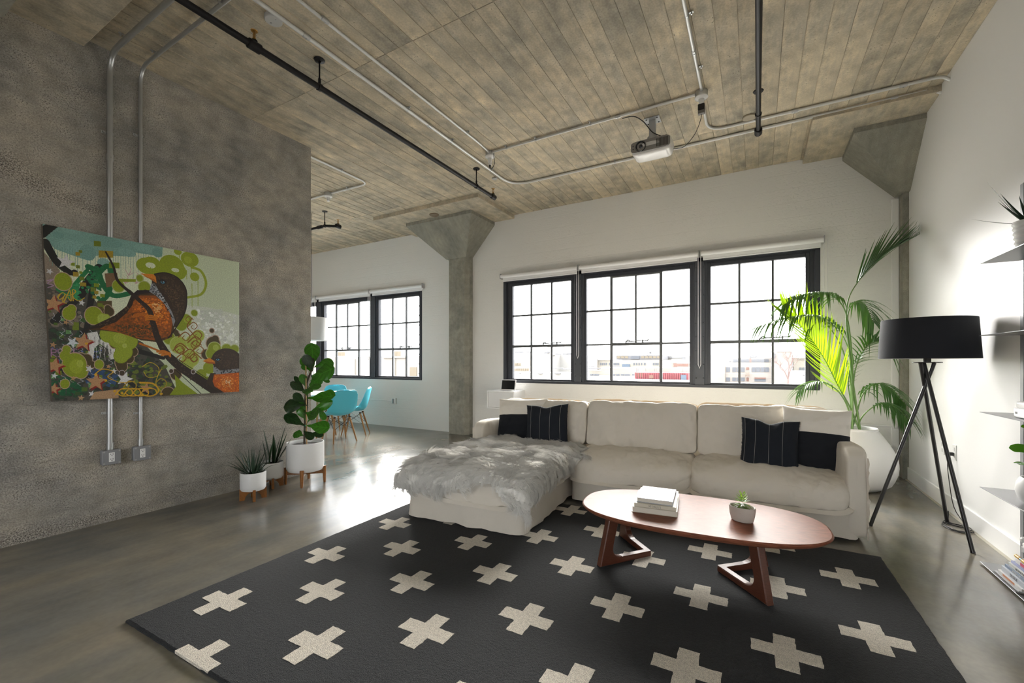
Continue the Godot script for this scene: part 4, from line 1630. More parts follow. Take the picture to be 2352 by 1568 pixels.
# leaves bend back where they meet the wall
func _keep(b: MB, at: Vector3, x_most: float, z_least: float) -> void:
	for k in b.v.size():
		var p := b.v[k] + at
		if p.x > x_most or p.z < z_least:
			b.v[k] = V(minf(p.x, x_most - 0.03 * (p.x - x_most)), p.y, maxf(p.z, z_least)) - at

func build_palm() -> void:
	var o := thing("potted_palm", "tall kentia palm in a big round white pot between the sofa and the corner column", "potted plant", V(0.855, 0, -5.515))
	var at := o.position
	var pm := mat("white_fibre", lin(0.78, 0.78, 0.77), 0.5)
	var b := MB.new()
	var pr := [Vector2(0.0, 0.0), Vector2(0.20, 0.0), Vector2(0.255, 0.03)]
	for k in 13:
		var t := k / 12.0
		pr.append(Vector2(0.19 + 0.155 * sin(PI * (0.23 + 0.77 * t)) , 0.06 + 0.50 * t + 0.02 * t))
	pr.append_array([Vector2(0.195, 0.592), Vector2(0.188, 0.602), Vector2(0.178, 0.60), Vector2(0.172, 0.585), Vector2(0.175, 0.52), Vector2(0.0, 0.52)])
	b.lathe(pr, 56)
	part("planter", b, pm, o)
	b = MB.new()
	b.lathe([Vector2(0.176, 0.535), Vector2(0.09, 0.55), Vector2(0.0, 0.555)], 24)
	part("soil", b, soil(), o)
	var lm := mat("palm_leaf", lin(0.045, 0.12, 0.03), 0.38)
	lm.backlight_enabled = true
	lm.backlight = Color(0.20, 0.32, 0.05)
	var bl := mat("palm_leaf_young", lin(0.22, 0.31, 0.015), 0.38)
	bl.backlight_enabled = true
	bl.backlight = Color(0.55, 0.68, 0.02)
	var sm := mat("palm_stem", lin(0.13, 0.24, 0.06), 0.45)
	var up := V(0, 1, 0)
	var tv := V(-0.35, 0.1, 0.93).normalized()      # roughly towards the room
	var base := V(0.86, 0.54, -5.515)
	# points of the stalk and midrib, where the leaflets start, pairs, leaflet length, spread, droop, width, facing
	var fr := [
		[[base, V(0.83, 1.2, -5.50), V(0.79, 1.80, -5.475), V(0.90, 2.09, -5.54), V(1.08, 2.31, -5.64), V(1.255, 2.45, -5.735)], 0.58, 20, 0.46, 0.20, 0.02, 0.034, tv, false],
		[[base, V(0.84, 1.2, -5.50), V(0.795, 1.70, -5.47), V(0.70, 1.90, -5.42), V(0.545, 1.96, -5.33), V(0.36, 1.93, -5.22), V(0.25, 1.85, -5.16)], 0.48, 24, 0.34, 1.0, 1.05, 0.028, up, false],
		[[base, V(0.83, 1.0, -5.48), V(0.72, 1.45, -5.38), V(0.52, 1.70, -5.25), V(0.28, 1.70, -5.12), V(0.02, 1.61, -4.98)], 0.50, 24, 0.34, 0.95, 0.85, 0.022, up, false],
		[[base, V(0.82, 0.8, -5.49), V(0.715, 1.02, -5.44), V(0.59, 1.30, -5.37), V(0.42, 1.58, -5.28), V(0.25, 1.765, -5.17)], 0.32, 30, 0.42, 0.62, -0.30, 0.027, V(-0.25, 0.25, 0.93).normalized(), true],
		[[base, V(0.85, 0.95, -5.54), V(0.88, 1.22, -5.56), V(0.97, 1.42, -5.59), V(1.08, 1.47, -5.64), V(1.18, 1.38, -5.68)], 0.42, 20, 0.32, 0.85, 0.40, 0.024, V(-0.2, 0.7, 0.6).normalized(), false],
		[[base, V(0.88, 0.75, -5.53), V(0.93, 0.93, -5.55), V(1.04, 1.04, -5.61), V(1.18, 0.99, -5.67), V(1.30, 0.83, -5.74)], 0.42, 18, 0.27, 0.95, 1.05, 0.028, up, false],
		[[base, V(0.90, 0.66, -5.52), V(0.98, 0.78, -5.55), V(1.10, 0.85, -5.60), V(1.22, 0.80, -5.65), V(1.32, 0.67, -5.70)], 0.48, 16, 0.23, 0.90, 1.0, 0.026, up, false],
		[[base, V(0.80, 0.80, -5.48), V(0.70, 0.98, -5.42), V(0.56, 1.06, -5.34), V(0.45, 1.04, -5.28), V(0.37, 0.96, -5.24)], 0.48, 15, 0.22, 0.95, 0.7, 0.018, up, false],
		[[base, V(0.83, 1.2, -5.52), V(0.80, 1.70, -5.50), V(0.86, 1.86, -5.53), V(0.95, 1.84, -5.57), V(1.02, 1.66, -5.60)], 0.58, 18, 0.30, 0.95, 0.95, 0.026, up, false],
		[[base, V(0.85, 1.0, -5.56), V(0.83, 1.35, -5.58), V(0.72, 1.62, -5.52), V(0.58, 1.72, -5.46), V(0.46, 1.66, -5.40)], 0.55, 18, 0.30, 0.9, 0.8, 0.024, up, false],
		[[base, V(0.84, 0.8, -5.56), V(0.82, 1.05, -5.60), V(0.86, 1.22, -5.64), V(0.94, 1.30, -5.68)], 0.45, 12, 0.22, 0.7, 0.2, 0.015, tv, false],
	]
	for k in fr.size():
		var q = fr[k]
		var pts := []
		for p in q[0]:
			pts.append(p - at)
		pts[0] += V(0.05 * cos(k * 2.1), 0, 0.05 * sin(k * 2.1))
		var m := frond(pts, q[1], q[2], q[3], q[4], q[5], q[6], q[7], 700 + k)
		_keep(m[1], at, 1.405, -6.19)
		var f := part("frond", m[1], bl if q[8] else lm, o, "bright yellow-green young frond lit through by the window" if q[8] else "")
		part("stalk", m[0], sm, f)

func build_floor_plants() -> void:
	var gz := mat("white_glaze", lin(0.80, 0.80, 0.79), 0.28)
	var wd := wood("beech_honey", lin(0.44, 0.17, 0.035), 0.35, V(4, 1.2, 4), 621, 0.35, Vector2(10, 1))
	# fiddle-leaf fig on a four-legged stand
	var o := thing("fiddle_leaf_fig", "fiddle-leaf fig in a white cylinder pot on a four-legged wooden stand", "potted plant", V(-4.095, 0, -2.855), 0.05)
	var b := MB.new()
	b.lathe([Vector2(0.0, 0.132), Vector2(0.13, 0.132), Vector2(0.165, 0.142), Vector2(0.178, 0.165), Vector2(0.181, 0.20), Vector2(0.181, 0.425), Vector2(0.179, 0.432), Vector2(0.174, 0.432), Vector2(0.170, 0.425), Vector2(0.170, 0.38), Vector2(0.0, 0.38)], 56)
	part("planter", b, gz, o)
	b = MB.new()
	b.lathe([Vector2(0.171, 0.395), Vector2(0.08, 0.405), Vector2(0.0, 0.41)], 24)
	part("soil", b, soil(), o)
	for k in 4:
		var a := PI / 4 + PI / 2 * k + 0.05
		var d := V(cos(a), 0, sin(a))
		b = MB.new()
		b.tube([d * 0.186, d * 0.186 + V(0, 0.01, 0), d * 0.182 + V(0, 0.165, 0), d * 0.182 + V(0, 0.172, 0)], [0.011, 0.013, 0.020, 0.017], 14)
		part("leg", b, wd, o)
	for k in 2:
		var a := PI / 4 + PI / 2 * k + 0.05
		var d := V(cos(a), 0, sin(a))
		b = MB.new()
		b.bar(-d * 0.175 + V(0, 0.113, 0), d * 0.175 + V(0, 0.113, 0), 0.020, 0.036, Vector3.UP, 0.003)
		part("cross_rail", b, wd, o)
	var lt := _leaf_texture()
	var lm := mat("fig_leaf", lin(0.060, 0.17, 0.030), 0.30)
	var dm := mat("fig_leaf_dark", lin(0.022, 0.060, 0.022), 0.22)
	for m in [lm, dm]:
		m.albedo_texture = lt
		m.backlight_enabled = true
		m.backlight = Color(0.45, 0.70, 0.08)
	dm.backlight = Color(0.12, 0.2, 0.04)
	var bark := mat("bark", lin(0.05, 0.035, 0.025), 0.8)
	var at := o.transform.affine_inverse()
	b = MB.new()
	b.tube(smoothpath([at * V(-4.105, 0.38, -2.85), at * V(-4.098, 0.80, -2.855), at * V(-4.085, 1.0, -2.857), at * V(-4.06, 1.09, -2.865), at * V(-4.026, 1.21, -2.89), at * V(-4.022, 1.30, -2.895)], 6), 0.010, 8)
	b.tube(smoothpath([at * V(-4.11, 0.40, -2.86), at * V(-4.13, 0.62, -2.87), at * V(-4.09, 0.80, -2.875), at * V(-4.10, 1.12, -2.875)], 6), 0.007, 8)
	part("stem", b, bark, o)
	b = MB.new()
	b.tube([at * V(-4.058, 0.39, -2.845), at * V(-4.063, 1.225, -2.838)], 0.0065, 8)
	part("bamboo_stake", b, mat("bamboo", lin(0.42, 0.26, 0.11), 0.5), o)
	b = MB.new()
	b.lathe([Vector2(0.014, -0.006), Vector2(0.016, 0.0), Vector2(0.014, 0.006)], 12, Transform3D(Basis(), at * V(-4.07, 0.60, -2.845)))
	part("plant_tie", b, mat("green_tie", lin(0.02, 0.40, 0.20), 0.4), o)
	var leaves := [
		[V(-4.005, 1.209, -2.883), V(-4.081, 1.450, -2.920), 0.115],
		[V(-3.951, 1.084, -2.822), V(-3.721, 1.196, -2.906), 0.132],
		[V(-4.038, 1.212, -2.922), V(-3.913, 1.250, -3.050), 0.104],
		[V(-3.983, 1.168, -2.861), V(-4.009, 1.328, -2.789), 0.076],
		[V(-4.107, 1.159, -2.882), V(-4.142, 1.233, -2.863), 0.049],
		[V(-4.061, 0.995, -2.840), V(-4.074, 1.130, -2.798), 0.059],
		[V(-4.032, 0.979, -2.833), V(-3.850, 1.014, -2.856), 0.056],
		[V(-4.076, 0.983, -2.866), V(-4.022, 1.039, -2.954), 0.049],
		[V(-4.041, 0.952, -2.817), V(-4.092, 1.052, -2.696), 0.069],
		[V(-4.050, 0.838, -2.823), V(-4.104, 0.934, -2.735), 0.076],
		[V(-4.097, 0.951, -2.854), V(-4.208, 1.105, -2.814), 0.038],
		[V(-4.023, 0.890, -2.827), V(-3.750, 0.919, -2.935), 0.122],
		[V(-4.049, 0.821, -2.824), V(-4.205, 0.800, -2.700), 0.111],
		[V(-4.064, 0.603, -2.827), V(-4.199, 0.715, -2.704), 0.104],
		[V(-4.098, 0.708, -2.888), V(-3.893, 0.847, -3.016), 0.073],
		[V(-4.076, 0.659, -2.843), V(-4.120, 0.782, -2.795), 0.059],
		[V(-4.026, 0.609, -2.825), V(-3.782, 0.594, -2.895), 0.104],
		[V(-4.032, 0.639, -2.833), V(-3.913, 0.783, -2.866), 0.059],
		[V(-3.930, 0.793, -2.891), V(-3.849, 0.674, -2.902), 0.049],
		[V(-4.056, 0.555, -2.808), V(-3.919, 0.483, -2.817), 0.063],
		[V(-4.080, 0.518, -2.886), V(-3.979, 0.492, -2.978), 0.052],
		[V(-4.159, 0.488, -2.876), V(-4.270, 0.508, -2.848), 0.076],
		[V(-4.004, 1.096, -2.953), V(-3.946, 1.051, -3.032), 0.035],
		[V(-4.080, 1.103, -2.921), V(-4.061, 1.046, -2.943), 0.049],
		[V(-4.04, 1.02, -2.86), V(-3.90, 1.11, -2.90), 0.10],
		[V(-4.07, 0.76, -2.85), V(-4.19, 0.90, -2.80), 0.09],
		[V(-4.06, 0.74, -2.83), V(-3.93, 0.70, -2.86), 0.08],
		[V(-4.03, 1.15, -2.88), V(-4.13, 1.31, -2.86), 0.09],
		[V(-4.05, 0.92, -2.84), V(-3.95, 0.99, -2.78), 0.08],
	]
	var r := RandomNumberGenerator.new()
	r.seed = 31
	for k in leaves.size():
		var q = leaves[k]
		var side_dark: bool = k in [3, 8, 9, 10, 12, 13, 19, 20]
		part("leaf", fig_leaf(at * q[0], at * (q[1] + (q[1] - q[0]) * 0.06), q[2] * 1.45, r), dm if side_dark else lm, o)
	# grassy plant and snake plant on arched stands
	for s in [["grassy_plant", "arching grass-leaved plant in a small white pot on an arched wooden stand, nearest the viewer", V(-4.035, 0, -2.285), 0.97, 0], ["snake_plant", "dark snake plant in a small white pot behind the grassy plant, against the concrete wall", V(-4.275, 0, -2.605), 1.0, 1]]:
		o = thing(s[0], s[1], "potted plant", s[2], 0.35)
		b = MB.new()
		b.lathe([Vector2(0.0, 0.082), Vector2(0.07, 0.082), Vector2(0.095, 0.09), Vector2(0.104, 0.105), Vector2(0.105, 0.13), Vector2(0.106, 0.248), Vector2(0.104, 0.253), Vector2(0.100, 0.252), Vector2(0.098, 0.245), Vector2(0.098, 0.225), Vector2(0.0, 0.225)], 40)
		part("planter", b, gz, o)
		b = MB.new()
		b.lathe([Vector2(0.099, 0.230), Vector2(0.0, 0.236)], 20)
		part("soil", b, soil(), o)
		for k in 2:
			var poly := PackedVector2Array([Vector2(-0.108, 0.0), Vector2(-0.070, 0.0)])
			for i in 9:
				var a := PI - PI * i / 8.0
				poly.append(Vector2(0.066 * cos(a), 0.008 + 0.060 * sin(a)))
			poly.append_array(PackedVector2Array([Vector2(0.070, 0.0), Vector2(0.108, 0.0), Vector2(0.108, 0.105), Vector2(0.098, 0.105)]))
			for i in 7:
				var a := lerpf(0.0, 1.0, i / 6.0)
				poly.append(Vector2(lerpf(0.096, -0.096, a), 0.083 + 0.014 * pow(absf(a * 2 - 1), 6.0)))
			poly.append_array(PackedVector2Array([Vector2(-0.098, 0.105), Vector2(-0.108, 0.105)]))
			b = MB.new()
			b.prism(poly, -0.011, 0.011, Transform3D(Basis(V(0, 1, 0), PI / 4 + PI / 2 * k), Vector3.ZERO))
			part("stand_board", b, wd, o)
		if s[4] == 0:
			var gm := mat("grass_leaf", lin(0.028, 0.060, 0.032), 0.35)
			for k in 58:
				var a := r.randf() * TAU
				var rr := sqrt(r.randf()) * 0.07
				var p := V(cos(a) * rr, 0.228, sin(a) * rr)
				var lean := r.randf_range(0.15, 1.0) * (0.4 + rr / 0.07)
				var d := V(cos(a) * lean, 1.0, sin(a) * lean).normalized()
				part("leaf", blade(p, d, r.randf_range(0.14, 0.30), r.randf_range(0.010, 0.016), r.randf_range(0.05, 0.45) * lean, 8, 0.2), gm, o)
		else:
			var sm := mat("snake_leaf", lin(0.026, 0.062, 0.024), 0.35)
			var em := mat("snake_leaf_pale_edge", lin(0.10, 0.13, 0.03), 0.4)
			for q in [[-0.02, 0.0, -0.12, 0.36, 0.055], [0.02, 0.01, 0.05, 0.30, 0.06], [0.035, -0.02, 0.18, 0.38, 0.062], [0.05, 0.0, 0.36, 0.32, 0.048], [0.06, 0.02, 0.62, 0.31, 0.046], [-0.04, 0.02, -0.2, 0.24, 0.055], [0.0, 0.03, 0.1, 0.22, 0.05], [0.05, 0.03, 0.45, 0.22, 0.04], [0.0, -0.03, 0.3, 0.28, 0.05]]:
				var d := (V(0.72 * q[2], 1.0, -0.55 * q[2]) + V(r.randf_range(-0.08, 0.08), 0, r.randf_range(-0.08, 0.08))).normalized()
				var lf := part("leaf", blade(V(q[0], 0.228, q[1]), d, q[3], q[4], -0.03, 9, 0.55), sm, o)
				if q[4] < 0.047:
					part("leaf_edge", blade(V(q[0] + 0.006, 0.228, q[1] - 0.004), d, q[3] * 0.95, q[4] * 0.35, -0.03, 9, 0.55), em, lf)

func _leaf_texture() -> ImageTexture:
	var im := Image.create(128, 256, false, Image.FORMAT_RGB8)
	im.fill(Color(0.82, 0.82, 0.82))
	for y in 256:
		for x in 128:
			var u := absf(x - 63.5) / 64.0
			var v := y / 256.0
			var q := fmod(v * 7.0 + u * 1.3, 1.0)
			var k := 0.80 + 0.06 * sin(u * 9.0 + v * 31.0)
			if q < 0.07: k = 1.0
			if u < 0.04: k = 1.0
			im.set_pixel(x, y, Color(k, k, k * (0.9 if k < 0.99 else 1.0)))
	return ImageTexture.create_from_image(im)

func fig_leaf(p: Vector3, tip: Vector3, w: float, r: RandomNumberGenerator) -> MB:
	var d := tip - p
	var l := d.length()
	d /= l
	var face := (V(0.62, 0.45, 0.62) + V(r.randf_range(-0.35, 0.35), r.randf_range(-0.3, 0.3), r.randf_range(-0.3, 0.3))).normalized()
	face = (face - d * face.dot(d)).normalized()
	var side := d.cross(face).normalized()
	var ph := r.randf() * 6.0
	var cup := r.randf_range(-0.25, 0.15)
	var bend := r.randf_range(-0.05, 0.12)
	var g := PackedVector3Array()
	var nu := 8
	var nv := 16
	for i in nu + 1:
		for j in nv + 1:
			var u := 2.0 * i / nu - 1.0
			var t := j / float(nv)
			# narrow foot, slight waist, broad round head
			var ww := 0.0
			if t < 0.12:
				ww = lerpf(0.04, 0.10, t / 0.12)
			else:
				var s := (t - 0.12) / 0.88
				ww = 0.5 * pow(sin(PI * pow(s, 1.18)), 0.60) * (0.62 + 0.50 * s)
				ww = maxf(ww, 0.10 * (1 - s))
			var wave := 0.020 * sin(t * 16.0 + ph + u * 2.0) * absf(u) * absf(u)
			var c := p + d * l * t + face * (bend * l * sin(PI * t) * 0.8)
			g.append(c + side * w * ww * u + face * (cup * w * ww * u * u + wave * w * 4.0 * ww))
	var b := MB.new()
	b.grid(g, nu, nv)
	# short stalk
	b.tube([p - d * 0.02 - V(0, 0.012, 0), p + d * l * 0.06], 0.0028, 5)
	return b

# ------------------------------------------------------------------ pipes and fittings on ceiling and walls
func conduit(label: String, pts: Array, r: float, m: Material, bend := 0.16, straps := [], called := "conduit", category := "conduit", group := "") -> Node3D:
	var o := thing(called, label, category, pts[0], 0.0, group)
	var p := []
	for q in pts:
		p.append(q - pts[0])
	var b := MB.new()
	b.tube(fillet(p, bend, 8), r, 14)
	part("pipe", b, m, o)
	for s in straps:      # [place, direction, wall normal, is it a coupling]
		var c: Vector3 = s[0] - pts[0]
		var d: Vector3 = s[1].normalized()
		b = MB.new()
		if s[3]:
			b.tube([c - d * 0.028, c - d * 0.024, c + d * 0.024, c + d * 0.028], [r + 0.001, r + 0.005, r + 0.005, r + 0.001], 14)
			b.tube([c + s[2] * -(r + 0.001), c + s[2] * -(r + 0.010)], 0.004, 6)
			part("coupling", b, M.galvanised, o)
		else:
			var side: Vector3 = d.cross(s[2]).normalized()
			b.tube([c - d * 0.010, c + d * 0.010], r + 0.0025, 14, false)
			b.bar(c + side * (r - 0.002) + s[2] * r * 0.85, c + side * (r + 0.030) + s[2] * r * 0.85, 0.018, 0.0025, s[2])
			b.tube([c + side * (r + 0.018) + s[2] * r * 0.8, c + side * (r + 0.018) - s[2] * 0.004], 0.006, 8)
			part("strap", b, M.galvanised, o)
	return o

func build_pipes() -> void:
	var up := V(0, 1, 0)
	var lf := V(-1, 0, 0)
	var g: Material = M.galvanised
	var e: Material = M.emt_paint
	conduit("thick grey conduit rising up the concrete wall to the ceiling, left of the pair", [V(-4.415, 0.565, -1.392), V(-4.415, 3.676, -1.392), V(-1.2, 3.684, -1.372)], 0.0185, g, 0.17, [[V(-4.415, 3.05, -1.392), up, lf, false], [V(-4.415, 2.86, -1.392), up, lf, true], [V(-4.10, 3.678, -1.39), V(1, 0, 0), up, false], [V(-4.415, 0.60, -1.392), up, lf, true], [V(-4.415, 0.86, -1.392), up, lf, false]], "conduit", "conduit", "grey conduits on the concrete wall")
	conduit("thinner grey conduit rising up the concrete wall, right of the pair", [V(-4.422, 0.565, -1.588), V(-4.422, 3.684, -1.588), V(-1.2, 3.690, -1.566)], 0.0135, g, 0.15, [[V(-4.422, 3.12, -1.588), up, lf, false], [V(-4.12, 3.686, -1.586), V(1, 0, 0), up, false], [V(-3.15, 3.69, -1.57), V(1, 0, 0), up, false], [V(-4.422, 0.60, -1.588), up, lf, true], [V(-4.422, 0.84, -1.588), up, lf, false]], "conduit", "conduit", "grey conduits on the concrete wall")
	# outlet boxes at their feet
	for s in [[-1.395, 0.0, "grey surface outlet box under the left conduit on the concrete wall"], [-1.590, -0.003, "grey surface outlet box under the right conduit on the concrete wall"]]:
		var o := thing("outlet_box", s[2], "outlet", V(XL, 0.515 + s[1], s[0]))
		var b := MB.new()
		b.box(V(0.0, -0.056, -0.056), V(0.046, 0.056, 0.056), 0.006)
		part("box", b, mat("box_grey", lin(0.30, 0.31, 0.33), 0.4, 0.4), o)
		b = MB.new()
		b.box(V(0.046, -0.058, -0.058), V(0.052, 0.058, 0.058), 0.003)
		var pl := part("cover_plate", b, mat("plate_grey", lin(0.34, 0.35, 0.37), 0.32, 0.5), o)
		for k in 4:
			b = MB.new()
			b.tube([V(0.052, -0.046 if k < 2 else 0.046, -0.046 if k % 2 else 0.046), V(0.0545, -0.046 if k < 2 else 0.046, -0.046 if k % 2 else 0.046)], 0.007, 8)
			part("screw", b, M.galvanised, pl)
		b = MB.new()
		b.box(V(0.052, -0.036, -0.018), V(0.0555, 0.036, 0.018), 0.0015)
		var fc := part("receptacle", b, M.porcelain, o)
		for yy in [-0.019, 0.019]:
			b = MB.new()
			b.box(V(0.0553, yy + 0.000, -0.008), V(0.0562, yy + 0.010, -0.005))
			b.box(V(0.0553, yy + 0.000, 0.005), V(0.0562, yy + 0.010, 0.008))
			b.box(V(0.0553, yy - 0.009, -0.003), V(0.0562, yy - 0.004, 0.003))
			part("slots", b, M.black_plastic, fc).set_meta("kind", "stuff")
	# ceiling conduits
	var y := 3.692
	var zd := V(0, 0, -1)
	var xd := V(1, 0, 0)
	conduit("longest pale conduit, bending from the near ceiling along the window wall to the right wall", [V(-2.928, y, 3.0), V(-2.935, y, -5.185), V(1.33, y, -5.205), V(1.375, y - 0.01, -5.207), V(1.425, y - 0.05, -5.207)], 0.0155, e, 0.30, [[V(-2.93, y, -2.05), zd, up, true], [V(-2.932, y, -3.12), zd, up, false], [V(-2.933, y, -3.45), zd, up, true], [V(-2.933, y, -3.80), zd, up, false], [V(-2.935, y, -4.62), zd, up, false], [V(1.10, y, -5.204), xd, up, true], [V(-1.5, y, -5.19), xd, up, false]], "conduit", "conduit", "pale conduits on the ceiling")
	conduit("pale conduit along the ceiling ending at the porcelain lamp holder near the middle", [V(-2.675, y, 3.0), V(-2.685, y, -4.00), V(-2.70, y, -4.22)], 0.0120, e, 0.10, [[V(-2.676, y, -2.02), zd, up, true], [V(-2.683, y, -3.75), zd, up, false]], "conduit", "conduit", "pale conduits on the ceiling")
	conduit("pale conduit crossing the ceiling between the two lamp holders", [V(-2.66, y, -4.235), V(-0.49, y, -4.245)], 0.0125, e, 0.1, [[V(-2.47, y, -4.236), xd, up, false], [V(-2.10, y, -4.238), xd, up, false], [V(-1.20, y, -4.242), xd, up, true], [V(-1.48, y, -4.24), xd, up, false]], "conduit", "conduit", "pale conduits on the ceiling")
	conduit("pale conduit from the near ceiling to the right lamp holder", [V(-0.425, y, 3.0), V(-0.432, y, -4.21)], 0.0130, e, 0.1, [[V(-0.429, y, -3.25), zd, up, false], [V(-0.43, y, -3.66), zd, up, true], [V(-0.431, y, -3.88), zd, up, false]], "conduit", "conduit", "pale conduits on the ceiling")
	conduit("pale conduit leaving the right lamp holder, bending along the window wall to the right wall", [V(-0.440, y, -4.29), V(-0.452, y, -4.985), V(1.34, y, -5.005), V(1.385, y - 0.012, -5.006), V(1.425, y - 0.05, -5.006)], 0.0135, e, 0.20, [[V(0.32, y, -4.994), xd, up, true], [V(1.12, y, -5.002), xd, up, true]], "conduit", "conduit", "pale conduits on the ceiling")
	conduit("pale conduit on the ceiling over the dining area, bending to a lamp holder", [V(-4.595, y, -3.2), V(-4.597, y, -4.152), V(-5.32, y, -4.125)], 0.0125, e, 0.13, [[V(-4.596, y, -3.70), zd, up, false], [V(-4.98, y, -4.138), xd, up, false]], "conduit", "conduit", "pale conduits on the ceiling")
	conduit("pale conduit leaving the dining lamp holder to the left", [V(-5.45, y, -4.12), V(-8.0, y, -4.10)], 0.0125, e, 0.13, [], "conduit", "conduit", "pale conduits on the ceiling")
	# lamp holders on octagon boxes
	var names := ["porcelain ceiling lamp holder with a black plug under it, where two pale conduits meet", "porcelain ceiling lamp holder with a black adapter, right of the projector", "porcelain ceiling lamp holder over the dining area"]
	var wh := [V(-2.708, CEIL, -4.255), V(-0.438, CEIL, -4.25), V(-5.385, CEIL, -4.12)]
	for k in 3:
		var o := thing("lamp_holder", names[k], "light fitting", wh[k])
		var b := MB.new()
		b.lathe([Vector2(0.0, -0.052), Vector2(0.052, -0.052), Vector2(0.054, -0.048), Vector2(0.054, 0.002)], 8)
		part("box", b, g, o)
		b = MB.new()
		b.lathe([Vector2(0.056, -0.052), Vector2(0.057, -0.058), Vector2(0.050, -0.066), Vector2(0.026, -0.074), Vector2(0.022, -0.10), Vector2(0.021, -0.122), Vector2(0.0, -0.122)], 32)
		part("holder", b, M.porcelain, o)
		if k == 0:
			b = MB.new()
			b.lathe([Vector2(0.018, -0.120), Vector2(0.020, -0.150), Vector2(0.014, -0.152), Vector2(0.0, -0.152)], 16)
			part("adapter", b, M.porcelain, o)
			b = MB.new()
			b.lathe([Vector2(0.012, -0.145), Vector2(0.011, -0.165), Vector2(0.004, -0.195), Vector2(0.0, -0.195)], 12)
			part("plug", b, M.black_plastic, o)
			b = MB.new()
			b.tube(smoothpath([V(0.065, -0.04, 0.02), V(0.072, -0.09, 0.03), V(0.075, -0.14, 0.02), V(0.055, -0.18, 0.01), V(0.02, -0.205, 0.0)], 6), 0.004, 6)
			part("cable_end", b, M.black_plastic, o)
		elif k == 1:
			b = MB.new()
			b.box(V(-0.028, -0.175, -0.022), V(0.028, -0.118, 0.022), 0.004)
			part("adapter", b, M.black_plastic, o)
			b = MB.new()
			b.box(V(-0.028, -0.205, -0.022), V(0.028, -0.176, 0.022), 0.004)
			part("plug", b, mat("grey_plug", lin(0.16, 0.15, 0.14), 0.5), o)
	# black sprinkler pipes
	var py := 3.488
	var o := conduit("long black sprinkler pipe hanging under the ceiling from the near left to the middle column", [V(-3.085, py, 3.0), V(-3.092, py, -4.93)], 0.0235, M.black_iron, 0.1, [], "sprinkler_pipe", "pipe")
	var at := o.position
	for z in [-0.2, -2.28, -4.537]:
		hanger(o, V(-3.09, py, z) - at, 0.0235, CEIL - py)
	for z in [-1.757, -4.935]:
		sprinkler(o, V(-3.09, py, z) - at, z < -3)
	o = conduit("black sprinkler pipe crossing the ceiling at the right, straight towards the viewer", [V(0.008, 3.50, 3.0), V(0.011, 3.50, -4.84)], 0.0215, M.black_iron, 0.1, [], "sprinkler_pipe", "pipe")
	at = o.position
	hanger(o, V(0.011, 3.50, -4.50) - at, 0.0215, CEIL - 3.50)
	hanger(o, V(0.011, 3.50, -1.0) - at, 0.0215, CEIL - 3.50)
	var b := MB.new()
	b.tube([V(0.011, 3.50, -4.80) - at, V(0.011, 3.50, -4.855) - at], 0.027, 16)
	part("end_cap", b, M.black_iron, o)
	sprinkler(o, V(0.011, 3.50, -4.83) - at, true)
	o = conduit("short black sprinkler branch over the dining area", [V(-7.8, 3.47, -4.58), V(-6.10, 3.475, -4.60), V(-5.93, 3.475, -4.72)], 0.0200, M.black_iron, 0.02, [], "sprinkler_pipe", "pipe")
	at = o.position
	hanger(o, V(-6.10, 3.475, -4.60) - at, 0.020, CEIL - 3.475)
	sprinkler(o, V(-5.93, 3.475, -4.72) - at, true)
	b = MB.new()
	b.tube([V(-6.27, 3.473, -4.598) - at, V(-6.17, 3.474, -4.60) - at], 0.028, 14)
	part("tee", b, M.black_iron, o)
	# ceiling plates
	var dn := 0
	for s in [[V(-2.995, CEIL, -1.838), 0.058, "round white cover plate on the ceiling beside the black pipe"], [V(-3.035, CEIL, -4.885), 0.036, "small round grey blank plate on the ceiling near the end of the black pipe"], [V(-0.065, CEIL, -4.925), 0.062, "round pale patch plate on the ceiling behind the right black pipe"], [V(-4.542, 3.652, -5.456), 0.075, "round cast patch in the drop panel over the middle column"]]:
		var w := thing("cover_plate", s[2], "plate", s[0])
		var pb := MB.new()
		pb.lathe([Vector2(s[1], 0.0), Vector2(s[1], -0.012 - (0.012 if dn == 0 else 0.0)), Vector2(s[1] - 0.004, -0.016 - (0.012 if dn == 0 else 0.0)), Vector2(0.0, -0.017 - (0.012 if dn == 0 else 0.0))], 36)
		part("disc", pb, [mat("plate_white", lin(0.50, 0.50, 0.48), 0.4), M.galvanised, mat("plate_tan", lin(0.40, 0.35, 0.26), 0.6), mat("plate_brown", lin(0.20, 0.15, 0.10), 0.8)][dn], w)
		if dn == 0:
			for k in 2:
				pb = MB.new()
				pb.tube([V(0.028 * (k * 2 - 1), -0.028, 0.0), V(0.028 * (k * 2 - 1), -0.0315, 0.0)], 0.005, 8)
				part("screw", pb, M.galvanised, w)
		dn += 1
	# outlet on a thin conduit in the dining area, and pipe low on the right
	o = conduit("thin white conduit low on the wall under the dining window", [V(-8.6, 0.503, -6.255), V(-6.27, 0.507, -6.255)], 0.009, M.white_trim, 0.1)
	w_box("white outlet box at the end of the thin conduit under the dining window", V(-6.21, 0.507, ZW))
	o = conduit("thin white pipe low on the wall behind the palm pot", [V(0.70, 0.548, -6.252), V(1.33, 0.549, -6.252)], 0.011, M.white_trim, 0.1)
	b = MB.new()
	b.lathe([Vector2(0.0, -0.02), Vector2(0.022, -0.018), Vector2(0.026, 0.0), Vector2(0.022, 0.018), Vector2(0.0, 0.02)], 16, Transform3D(Basis(V(0, 0, 1), PI / 2), V(1.33, 0.549, -6.25) - o.position))
	part("end_fitting", b, M.white_trim, o)

